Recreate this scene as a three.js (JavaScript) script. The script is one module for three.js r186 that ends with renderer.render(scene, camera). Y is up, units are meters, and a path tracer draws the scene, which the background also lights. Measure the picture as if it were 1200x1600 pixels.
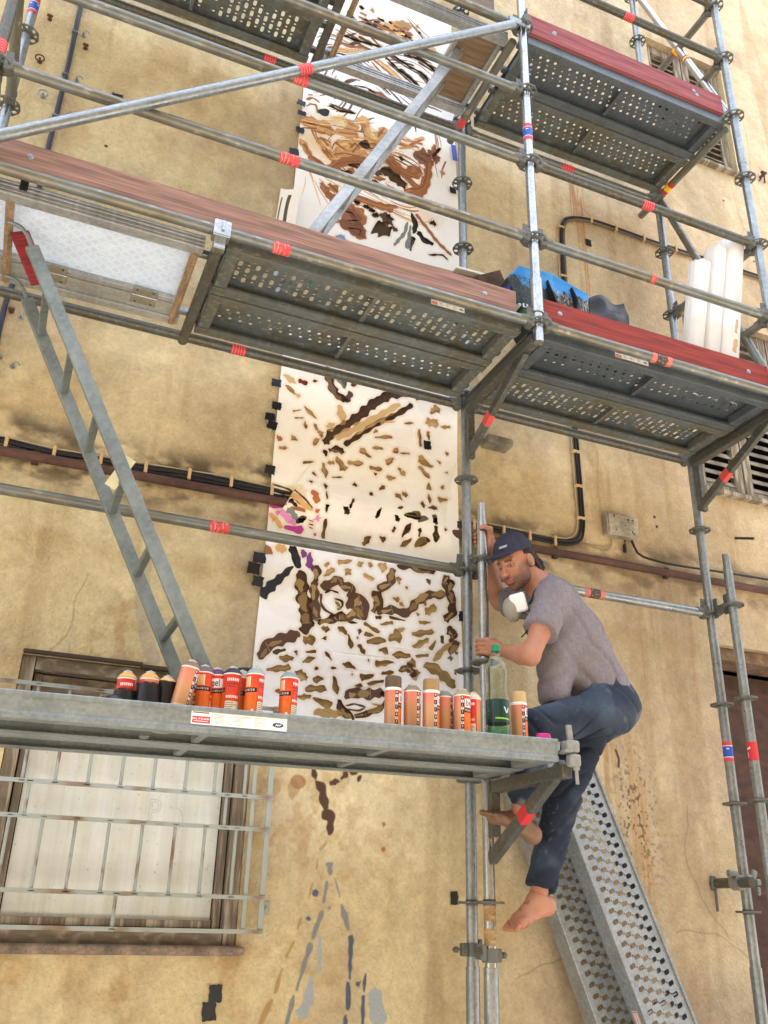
import * as THREE from 'three';
import { mergeGeometries } from 'three/addons/utils/BufferGeometryUtils.js';
import { RoundedBoxGeometry } from 'three/addons/geometries/RoundedBoxGeometry.js';

// ------------------------------------------------------------------ camera, sky, sun, exposure
const scene = new THREE.Scene();
const camera = new THREE.PerspectiveCamera(59.08, 0.75, 0.05, 200);
camera.rotation.order = 'YXZ';
camera.position.set(-1.9713, -0.0597, 3.7105);
camera.rotation.set(0.42, -0.3885, 0.0276);
scene.add(camera);

const renderer = new THREE.WebGLRenderer({ antialias: true });
renderer.setSize(768, 1024);
renderer.toneMapping = THREE.LinearToneMapping;
renderer.toneMappingExposure = 2.5;
renderer.shadowMap.enabled = true;
renderer.shadowMap.type = THREE.PCFSoftShadowMap;

{ // bright, thinly clouded sky over the alley
  const w = 128, h = 64, d = new Float32Array(w * h * 4);
  for (let j = 0; j < h; j++) for (let i = 0; i < w; i++) {
    const el = (j + 0.5) / h * Math.PI - Math.PI / 2, az = (i + 0.5) / w * Math.PI * 2;
    const t = Math.max(0, Math.sin(el)), n = 0.5 + 0.5 * Math.sin(az * 3 + 2 * Math.sin(el * 7)) * Math.cos(el * 5 + az);
    const c = 0.75 + 0.3 * n, o = (j * w + i) * 4;
    const up = el > -0.02;
    d[o] = up ? (0.56 + 1.02 * t) * c : 0.30; d[o + 1] = up ? (0.62 + 1.10 * t) * c : 0.29; d[o + 2] = up ? (0.72 + 1.34 * t) * c : 0.28; d[o + 3] = 1;
  }
  const sky = new THREE.DataTexture(d, w, h, THREE.RGBAFormat, THREE.FloatType);
  sky.mapping = THREE.EquirectangularReflectionMapping; sky.magFilter = THREE.LinearFilter; sky.minFilter = THREE.LinearFilter; sky.needsUpdate = true;
  scene.background = sky; scene.environment = sky;
  scene.backgroundIntensity = 0.85; scene.environmentIntensity = 0.85;
}
const sun = new THREE.DirectionalLight(0xfff0dc, 5.0);
sun.position.set(0.8, 12, -1.75); sun.target.position.set(0, 0, 0);
sun.castShadow = true; sun.shadow.radius = 1.5; sun.shadow.mapSize.set(2048, 2048);
Object.assign(sun.shadow.camera, { left: -12, right: 12, top: 14, bottom: -12, near: 0.5, far: 40 });
scene.add(sun, sun.target);

// ------------------------------------------------------------------ helpers
let seed = 7;
const rnd = () => { seed = (seed * 1664525 + 1013904223) >>> 0; return seed / 4294967296; };
const rr = (a, b) => a + (b - a) * rnd();
const V = (x, y, z) => new THREE.Vector3(x, y, z);
const clamp = (x, a, b) => Math.min(b, Math.max(a, x));
const mix = (a, b, t) => a + (b - a) * t;
const sstep = (a, b, x) => { const t = clamp((x - a) / (b - a), 0, 1); return t * t * (3 - 2 * t); };
const HS = new Float32Array(65536); for (let i = 0; i < 65536; i++) HS[i] = rnd();
const hash = (x, y, p, q) => HS[(((x % p) + p) % p * 157 + ((y % q) + q) % q * 311 + p * 17) & 65535];
function vnoise(x, y, p, q) {
  const xi = Math.floor(x), yi = Math.floor(y); let fx = x - xi, fy = y - yi;
  fx = fx * fx * (3 - 2 * fx); fy = fy * fy * (3 - 2 * fy);
  return mix(mix(hash(xi, yi, p, q), hash(xi + 1, yi, p, q), fx), mix(hash(xi, yi + 1, p, q), hash(xi + 1, yi + 1, p, q), fx), fy);
}
function fbm(x, y, oct = 4, p = 4096, q = p) { let s = 0, a = 0.5, n = 0; for (let i = 0; i < oct; i++) { s += a * vnoise(x, y, p, q); n += a; a *= 0.5; x = x * 2 + 13; y = y * 2 + 7; p *= 2; q *= 2; } return s / n; }
function n3(x, y, z) { return (Math.sin(x * 1.7 + 1.3 * Math.sin(y * 1.3 + z)) + Math.sin(y * 2.1 + 1.7 * Math.sin(z * 1.1 + x)) + Math.sin(z * 1.9 + 1.1 * Math.sin(x * 1.5 + y))) / 3; }

const names = {};
function numbered(n) { const k = names[n] = (names[n] ?? -1) + 1; return k ? `${n}_${String(k).padStart(3, '0')}` : n; }
function tag(o, label, category, group) { o.userData.label = label; o.userData.category = category; if (group) o.userData.group = group; return o; }
function thing(name, label, category, pos = [0, 0, 0], group) {
  const g = new THREE.Group(); g.name = numbered(name); g.position.set(...pos); scene.add(g);
  return tag(g, label, category, group);
}
function prep(g) {
  const q = g.index ? g.toNonIndexed() : g;
  for (const k of Object.keys(q.attributes)) if (!['position', 'normal', 'uv'].includes(k)) q.deleteAttribute(k);
  return q;
}
function metreUV(g) {
  const q = prep(g), P = q.attributes.position, N = q.attributes.normal, u = new Float32Array(P.count * 2);
  for (let i = 0; i < P.count; i++) {
    const ax = Math.abs(N.getX(i)), ay = Math.abs(N.getY(i)), az = Math.abs(N.getZ(i));
    const [a, b] = ax > ay && ax > az ? [P.getZ(i), P.getY(i)] : ay > az ? [P.getX(i), P.getZ(i)] : [P.getX(i), P.getY(i)];
    u[2 * i] = a; u[2 * i + 1] = b;
  }
  q.setAttribute('uv', new THREE.BufferAttribute(u, 2)); return q;
}
const merge = list => list.length === 1 ? prep(list[0]) : mergeGeometries(list.map(prep));
function part(name, geos, m, parent) {
  const o = new THREE.Mesh(merge([].concat(geos)), m); o.name = name; o.castShadow = o.receiveShadow = true; parent.add(o); return o;
}
function single(name, geos, m, label, category, group) { const o = part(numbered(name), geos, m, scene); return tag(o, label, category, group); }
function box(sx, sy, sz, x = 0, y = 0, z = 0, bev = 0.003, rot) {
  const b = Math.min(bev, sx * 0.45, sy * 0.45, sz * 0.45);
  const g = b > 0 ? new RoundedBoxGeometry(sx, sy, sz, 1, b) : new THREE.BoxGeometry(sx, sy, sz);
  const q = metreUV(g);
  if (rot) q.applyMatrix4(new THREE.Matrix4().makeRotationFromEuler(new THREE.Euler(...rot)));
  return q.translate(x, y, z);
}
const UP = V(0, 1, 0);
function tube(a, b, r = 0.0242, seg = 18, r2 = r) {
  const A = V(...a), B = V(...b), d = B.clone().sub(A), L = d.length();
  const g = new THREE.CylinderGeometry(r2, r, L, seg, 1);
  const u = g.attributes.uv, off = (A.x * 3.1 + A.y * 1.7 + A.z) % 5;
  for (let i = 0; i < u.count; i++) u.setXY(i, u.getX(i) * r * 6.283 + off, u.getY(i) * L + off);
  g.applyQuaternion(new THREE.Quaternion().setFromUnitVectors(UP, d.normalize()));
  return prep(g).translate((A.x + B.x) / 2, (A.y + B.y) / 2, (A.z + B.z) / 2);
}
// flat bar of rectangular section between two points; w along 'side', t across
function bar(a, b, w, t, side = V(0, 0, 1), bev = 0.002) {
  const A = V(...a), B = V(...b), y = B.clone().sub(A), L = y.length(); y.normalize();
  const x = side.clone().addScaledVector(y, -side.dot(y)).normalize(), z = x.clone().cross(y);
  const g = box(w, L, t, 0, 0, 0, bev);
  g.applyMatrix4(new THREE.Matrix4().makeBasis(x, y, z)); return g.translate((A.x + B.x) / 2, (A.y + B.y) / 2, (A.z + B.z) / 2);
}
function wire(pts, r, seg = 8, per = 6) { // cable through points
  const c = new THREE.CatmullRomCurve3(pts.map(p => V(...p)), false, 'centripetal');
  return prep(new THREE.TubeGeometry(c, Math.max(8, pts.length * per), r, seg, false));
}
const lathe = (prof, seg = 28) => prep(new THREE.LatheGeometry(prof.map(([r, y]) => new THREE.Vector2(r, y)), seg));

// ------------------------------------------------------------------ textures and materials
function dataTex(w, h, fn, srgb = true) {
  const d = new Uint8Array(w * h * 4);
  for (let j = 0; j < h; j++) for (let i = 0; i < w; i++) { const c = fn(i / w, j / h, i, j), o = (j * w + i) * 4; d[o] = clamp(c[0], 0, 255); d[o + 1] = clamp(c[1], 0, 255); d[o + 2] = clamp(c[2], 0, 255); d[o + 3] = 255; }
  const t = new THREE.DataTexture(d, w, h); t.wrapS = t.wrapT = THREE.RepeatWrapping; t.magFilter = THREE.LinearFilter; t.minFilter = THREE.LinearMipmapLinearFilter; t.generateMipmaps = true;
  if (srgb) t.colorSpace = THREE.SRGBColorSpace; t.needsUpdate = true; return t;
}
function canvasTex(w, h, draw) {
  const c = document.createElement('canvas'); c.width = w; c.height = h; const g = c.getContext('2d'); draw(g, w, h);
  const t = new THREE.CanvasTexture(c); t.colorSpace = THREE.SRGBColorSpace; t.anisotropy = 8; return t;
}
const rep = (t, x, y = x) => { const c = t.clone(); c.wrapS = c.wrapT = THREE.RepeatWrapping; c.repeat.set(x, y); c.needsUpdate = true; return c; };
const zincTex = dataTex(256, 256, (u, v) => { // zinc with dull patches
  const n = fbm(u * 8, v * 8, 5, 8), m = fbm(u * 64 + 3, v * 64, 2, 64), k = 168 + 30 * (n - 0.5) + 34 * (m - 0.5);
  return [k, k + 3, k + 3];
});
const zincRough = dataTex(256, 256, (u, v) => { const n = fbm(u * 16 + 5, v * 16, 4, 16), k = 95 + 120 * (n - 0.3); return [k, k, k]; }, false);
const dirtyTex = dataTex(256, 256, (u, v) => { // weathered tube: zinc, lime and mud
  const n = fbm(u * 6, v * 6, 4, 6), m = fbm(u * 32 + 9, v * 32, 3, 32), t = sstep(0.40, 0.66, n), s = sstep(0.72, 0.80, m) * 0.6;
  return [mix(mix(150, 150, t), 200, s) + 40 * (m - 0.5), mix(mix(154, 144, t), 198, s) + 40 * (m - 0.5), mix(mix(152, 128, t), 190, s) + 38 * (m - 0.5)];
});
const grime = dataTex(256, 256, (u, v) => { const n = fbm(u * 5, v * 5, 4, 5), m = fbm(u * 40, v * 40, 2, 40), k = 0.75 + 0.5 * (n - 0.5) + 0.25 * (m - 0.5); return [255 * k, 250 * k, 240 * k]; });
const grain = dataTex(256, 512, (u, v) => { const n = fbm(u * 4, v * 40 + 1.6 * fbm(u * 3, v * 8, 2, 3, 8), 4, 4, 40), k = 0.68 + 0.5 * (n - 0.25); return [255 * k, 248 * k, 240 * k]; });
const std = (o) => new THREE.MeshStandardMaterial(o);
const zinc = std({ map: rep(zincTex, 1.3), roughnessMap: rep(zincRough, 1.1), color: 0xdfe4e6, metalness: 0.72, roughness: 0.78 });
const zincBright = std({ map: rep(zincTex, 1.7), color: 0xffffff, metalness: 0.85, roughness: 0.26 });
const dirty = std({ map: rep(dirtyTex, 1.1, 0.7), color: 0xd2d2ce, metalness: 0.55, roughness: 0.44 });
const steelDark = std({ map: rep(dirtyTex, 2.2), color: 0x9b9a93, metalness: 0.4, roughness: 0.45 });
const cast = std({ map: rep(dirtyTex, 9), color: 0xb6b8b8, metalness: 0.45, roughness: 0.6 });
const alu = std({ map: rep(zincTex, 1.2), color: 0xffffff, metalness: 0.55, roughness: 0.38 });
const black = std({ color: 0x131318, roughness: 0.62 });
const rubber = std({ color: 0x1c1c20, roughness: 0.75 });
function grainMat(color, rough = 0.75, rx = 3, ry = 3) { return std({ map: rep(grain, rx, ry), bumpMap: rep(grain, rx, ry), bumpScale: 0.0012, color, roughness: rough }); }

// ------------------------------------------------------------------ stencil art (strokes: colour, width mm, wall points mm)
const parseArt = s => s.split(';').map(e => { const p = e.split(' '), n = p.slice(2).map(Number), pts = []; for (let i = 0; i < n.length; i += 2) pts.push([n[i] / 1000, n[i + 1] / 1000]); return { c: p[0], w: +p[1] / 1000, pts }; });
const INK = { d: '#4a3226', D: '#563a2a', t: '#cba873', c: '#a88a58', b: '#9a6238', a: '#c98f52', o: '#d8a868', f: '#7d5038', r: '#a04a3c', e: '#5d5140', g: '#7b7f80', h: '#4c5566', l: '#98a3ae', k: '#20212e', m: '#c03a92', p: '#e08cc0', y: '#efd898', q: '#b8653a', u: '#6d9ac0', v: '#7a3a80', s: '#8a6238', w: '#f6f2ea' };
// irregular blob outline round a stroke, in wall metres
function blob(st, grow = 0, sd = 1) {
  const P = st.pts, n = P.length, left = [], right = []; let r = sd * 7.13;
  const jit = () => { r += 1.37; return 0.5 + 0.5 * Math.sin(r * 12.9898 + Math.sin(r * 3.1) * 4); };
  const acc = [0]; for (let i = 1; i < n; i++) acc.push(acc[i - 1] + Math.hypot(P[i][0] - P[i - 1][0], P[i][1] - P[i - 1][1]));
  const L = acc[n - 1], K = Math.max(4, Math.min(40, Math.ceil(L / 0.022)));
  const at = s => { let i = 1; while (i < n - 1 && acc[i] < s) i++; const t = (s - acc[i - 1]) / (acc[i] - acc[i - 1] || 1); return [mix(P[i - 1][0], P[i][0], t), mix(P[i - 1][1], P[i][1], t)]; };
  for (let k = 0; k <= K; k++) {
    const s = L * k / K, a = at(Math.max(0, s - 0.012)), b = at(Math.min(L, s + 0.012)), p = at(s);
    const dx = b[0] - a[0], dy = b[1] - a[1], m = Math.hypot(dx, dy) || 1, e = Math.min(k, K - k) / K;
    const u = k / K, sty = (sd * 7) % 5, taper = (e < 0.12 ? 0.82 + 0.18 * e / 0.12 : 1) * (st.w > 0.05 || n > 3 ? 1 : sty === 0 ? 0.55 + 0.8 * u : sty === 1 ? 1.35 - 0.8 * u : sty === 2 ? 0.6 + 0.75 * Math.sin(u * 3.14) : 1);
    const w1 = st.w / 2 * taper * (0.66 + 0.9 * jit()) + grow, w2 = st.w / 2 * taper * (0.66 + 0.9 * jit()) + grow;
    left.push([p[0] - dy / m * w1, p[1] + dx / m * w1]); right.push([p[0] + dy / m * w2, p[1] - dx / m * w2]);
  }
  const cap = (p, dx, dy, w) => { const m = Math.hypot(dx, dy) || 1; return [p[0] + dx / m * w, p[1] + dy / m * w]; };
  const A = P[0], B = P[n - 1];
  const round = (p, dx, dy) => [-0.95, 0, 0.95].map(t => { const m = Math.hypot(dx, dy) || 1, ux = dx / m, uy = dy / m, c = Math.cos(t), s = Math.sin(t), w = st.w * (0.22 + 0.3 * jit()) * (sd % 3 ? 1 : 0.7) + grow; return [p[0] + (ux * c - uy * s) * w, p[1] + (ux * s + uy * c) * w]; });
  const c0 = round(A, A[0] - P[1][0], A[1] - P[1][1]).reverse(), c1 = round(B, B[0] - P[n - 2][0], B[1] - P[n - 2][1]).reverse();
  return [...c0.reverse().reverse(), ...left, ...c1, ...right.reverse()];
}
const pathOn = (g, poly, X, Y) => { g.beginPath(); const n = poly.length; for (let i = 0; i <= n; i++) { const a = poly[i % n], b = poly[(i + 1) % n], mx = X((a[0] + b[0]) / 2), my = Y((a[1] + b[1]) / 2); if (!i) g.moveTo(mx, my); else g.quadraticCurveTo(X(a[0]), Y(a[1]), mx, my); } g.closePath(); };
function speck(g, w, h, n, cols, r0, r1, a) { for (let i = 0; i < n; i++) { g.globalAlpha = a * rnd(); g.fillStyle = cols[i % cols.length]; const r = rr(r0, r1); g.beginPath(); g.ellipse(rnd() * w, rnd() * h, r * rr(0.5, 1.5), r, rnd() * 3, 0, 7); g.fill(); } g.globalAlpha = 1; }

const ART_MIDDLE = [
  'd 43 -738 2559 -719 2497 -685 2428 -628 2397;d 30 -620 2392 -602 2447;b 19 -596 2494 -542 2558;g 43 -681 2547 -639 2479;d 47 -721 2128 -700 2184 -635 2236 -558 2309 -469 2417 -366 2500 -248 2557;d 29 -619 2140 -563 2195 -464 2284 -342 2380 -245 2472;d 30 -213 2517 -152 2565;t 31 -652 2166 -585 2224 -506 2298 -425 2361 -317 2450;d 38 -723 2068 -712 2071;d 38 -690 2092 -659 2104 -627 2098;t 26 -960 2463 -909 2435;r 27 -884 2450 -841 2447;r 14 -806 2468 -785 2474;t 23 -946 2405 -910 2375;t 18 -902 2369 -875 2362;t 17 -840 2304 -780 2257;t 40 -656 2345 -637 2276;t 8 -902 2264 -865 2282;t 8 -890 2230 -848 2240;t 18 -835 2217 -830 2187;t 21 -717 2219 -681 2243;t 18 -783 2217 -768 2191;t 26 -751 2182 -742 2155;t 24 -780 2101 -759 2138;b 24 -973 2103 -957 2090;t 24 -896 2123 -877 2108;t 18 -956 2043 -921 2051;c 14 -829 1985 -780 2003;t 20 -701 2014 -674 2023;t 38 -656 2055 -616 1996;t 22 -726 2001 -714 1929;t 26 -590 2041 -519 2054;t 27 -528 2134 -474 2101;t 18 -458 2156 -409 2164;t 19 -445 2220 -359 2243;t 26 -345 2157 -322 2182;t 12 -303 2161 -255 2170;t 29 -379 2085 -351 2116;c 23 -474 2038 -411 2043;b 18 -445 2011 -439 2006;t 15 -312 2073 -305 2058;c 29 -301 2042 -282 2051;t 25 -372 2003 -335 2010;t 14 -280 2345 -237 2358;t 14 -461 2243 -443 2262;t 9 -406 2322 -348 2338;t 19 -197 2326 -190 2230;t 19 -148 2327 -139 2281;t 47 -146 2383 -96 2398;t 39 -125 2457 -85 2490;c 39 -92 2534 -52 2547;t 19 -64 2377 -17 2389;t 41 -190 2160 -131 2126;t 24 -194 2105 -136 2053',
  't 14 -87 2164 -72 2153;t 24 -39 2219 -30 2221;t 19 -35 2108 -33 2104;t 14 -779 1938 -765 1923;c 9 -677 1934 -627 1948;d 14 -800 1881 -787 1878;d 15 -720 1881 -718 1853;d 9 -717 1831 -715 1789;d 16 -708 1759 -711 1726;c 18 -704 1691 -707 1603;b 24 -565 1915 -552 1918;c 17 -420 1920 -393 1949;c 20 -475 1873 -467 1888;t 29 -325 1912 -306 1891;t 29 -292 1924 -270 1923;c 26 -140 2013 -135 1986;t 15 -140 1950 -140 1900;t 26 -65 2015 -56 2011;t 26 -85 1937 -42 1945;t 21 -182 1894 -181 1862;c 25 -148 1865 -105 1875;e 27 -620 1761 -598 1740;e 13 -594 1767 -572 1821;e 17 -450 1744 -424 1800;e 17 -327 1821 -305 1835;e 43 -286 1789 -219 1812;e 20 -346 1775 -327 1748;e 29 -214 1772 -172 1794;e 17 -206 1733 -205 1699;e 28 -124 1823 -124 1774;e 31 -121 1749 -111 1687;c 21 -294 1684 -262 1746;c 15 -350 1693 -343 1716;r 16 -69 1749 -62 1750;c 27 -493 1609 -468 1648;c 24 -412 1659 -385 1651;c 21 -293 1635 -247 1674;c 38 -213 1654 -156 1685;y 76 -881 1829 -855 1785;d 10 -977 1838 -891 1827 -841 1778 -786 1731;d 10 -979 1808 -916 1792 -847 1738;o 21 -917 1807 -829 1742 -783 1722;b 26 -989 1758 -905 1765;m 19 -977 1722 -915 1725;p 30 -943 1695 -907 1669 -854 1641;m 30 -901 1622 -821 1626;p 30 -749 1692 -745 1683;k 26 -844 1654 -807 1683;g 32 -896 1704 -852 1670;q 33 -776 1821 -765 1766;q 23 -761 1726 -753 1718;m 19 -751 1612 -749 1611;o 22 -975 1679 -921 1619;b 19 -899 1747 -860 1726;b 17 -873 1714 -818 1710;r 5 -792 1676 -769 1671;r 5 -787 1658 -763 1656;r 5 -781 1643 -764 1639'].join(';');
const ART_LOWER = [
  'D 47 -809 1400 -789 1315 -767 1226 -757 1173 -768 1127;D 39 -807 1108 -863 1079 -935 1034 -965 983;D 32 -728 1456 -727 1385;D 34 -737 1370 -735 1277 -711 1194;D 31 -696 1182 -634 1209 -579 1234;D 34 -694 1360 -653 1383 -616 1418 -596 1383 -542 1372 -555 1328;D 62 -553 1295 -496 1313 -485 1277 -513 1250;D 41 -422 1363 -399 1328 -423 1282;D 33 -402 1397 -343 1433 -332 1509;D 26 -300 1529 -244 1543 -182 1524 -109 1531;D 31 -398 1279 -330 1299 -250 1293 -200 1358 -139 1407 -46 1421;D 35 -14 1496 -23 1445 1 1389 1 1330 -41 1290;D 34 -15 1246 3 1215 -15 1184;c 26 28 1178 -46 1151 -102 1078;c 34 -244 1038 -211 1054;c 53 -206 988 -214 1008;c 48 -147 1045 -77 1022 -1 971;d 12 -698 1320 -702 1282 -681 1244 -635 1229;d 10 -678 1332 -651 1350 -613 1342;d 13 -625 1308 -592 1308 -586 1276 -613 1258;D 23 -206 997 -245 1024 -284 1001;D 26 5 1182 26 1161 -16 1127;D 23 -35 1513 -56 1479 -35 1433;D 28 -523 1258 -560 1225 -597 1224;c 17 -623 1294 -607 1278;D 28 -578 826 -568 793 -516 762;D 20 -377 884 -338 862 -375 815 -448 785 -503 767;D 34 -548 852 -507 869 -433 876 -377 891;d 8 -548 809 -505 822 -449 811 -485 790 -540 793;c 10 -422 831 -375 825;c 7 -430 804 -384 812;c 26 -681 1155 -655 1152;c 21 -671 1112 -666 1103;c 26 -602 1166 -568 1147;c 21 -554 1137 -539 1082;c 26 -503 1167 -491 1165;c 10 -508 1134 -507 1127;c 22 -469 1155 -433 1155;c 19 -475 1208 -397 1176;c 17 -384 1217 -325 1235;e 10 -557 1202 -513 1204;e 17 -415 1246 -387 1254;e 13 -341 1260 -261 1255;c 30 -449 1120 -365 1137',
  'c 48 -341 1149 -287 1173;c 19 -298 1197 -268 1213;c 27 -216 1194 -110 1218;c 16 -182 1254 -125 1264;c 36 -142 1311 -103 1349;c 16 -194 1301 -189 1293;c 13 -153 1346 -149 1366;c 27 -210 1129 -140 1173;c 19 -125 1131 -97 1171;c 21 -500 1096 -470 1061;c 30 -386 1088 -354 1083;c 26 -322 1074 -238 1082;c 15 -200 1085 -134 1098;c 26 -407 1018 -325 1037;c 18 -377 977 -322 990;c 13 -452 1030 -448 1031;c 21 -571 997 -518 986;c 10 -529 954 -526 954;c 27 -485 946 -424 961;c 16 -447 920 -371 942;c 16 -507 904 -478 908;c 23 -615 933 -595 860;c 12 -629 973 -609 975;c 14 -661 1042 -633 1012;c 41 -767 1083 -725 1097;c 14 -751 1032 -710 1042;c 18 -761 987 -712 1009;c 16 -707 959 -694 964;c 14 -802 1032 -796 1017;c 28 -868 991 -817 997;c 27 -929 928 -827 951;c 33 -789 933 -747 913;c 29 -740 867 -655 874;c 28 -709 909 -668 918;c 22 -773 823 -724 832;c 31 -699 824 -624 809;c 34 -696 763 -580 768;c 19 -879 840 -863 834;e 19 -907 1012 -857 1030;e 20 -56 1205 -57 1170;g 17 15 1134 24 1123;g 18 -24 1098 -2 1100;g 13 14 1045 14 1021;c 26 -303 1467 -295 1443;c 16 -256 1427 -252 1422;c 22 -324 1359 -295 1357;c 17 -288 1340 -270 1329;g 20 -144 1483 -131 1465;t 21 -618 1494 -553 1515;t 17 -684 1466 -668 1484;t 25 -683 1418 -643 1455;t 31 -578 1465 -557 1449;t 22 -480 1453 -434 1439;t 22 -512 1500 -491 1515;t 22 -454 1522 -450 1503;t 40 -403 1519 -377 1514;t 41 -212 1643 -153 1653;c 23 -295 1632 -248 1672;c 22 -417 1656 -390 1625;t 26 -491 1612 -469 1647;b 40 -28 1657 -13 1623;c 14 -88 1656 -83 1647',
  'k 40 -857 1527 -831 1496 -814 1444;k 39 -981 1271 -928 1339 -848 1431;v 27 -801 1520 -796 1494;v 30 -765 1515 -763 1452;b 39 -989 1513 -959 1485;o 39 -921 1516 -888 1514'].join(';');
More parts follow.
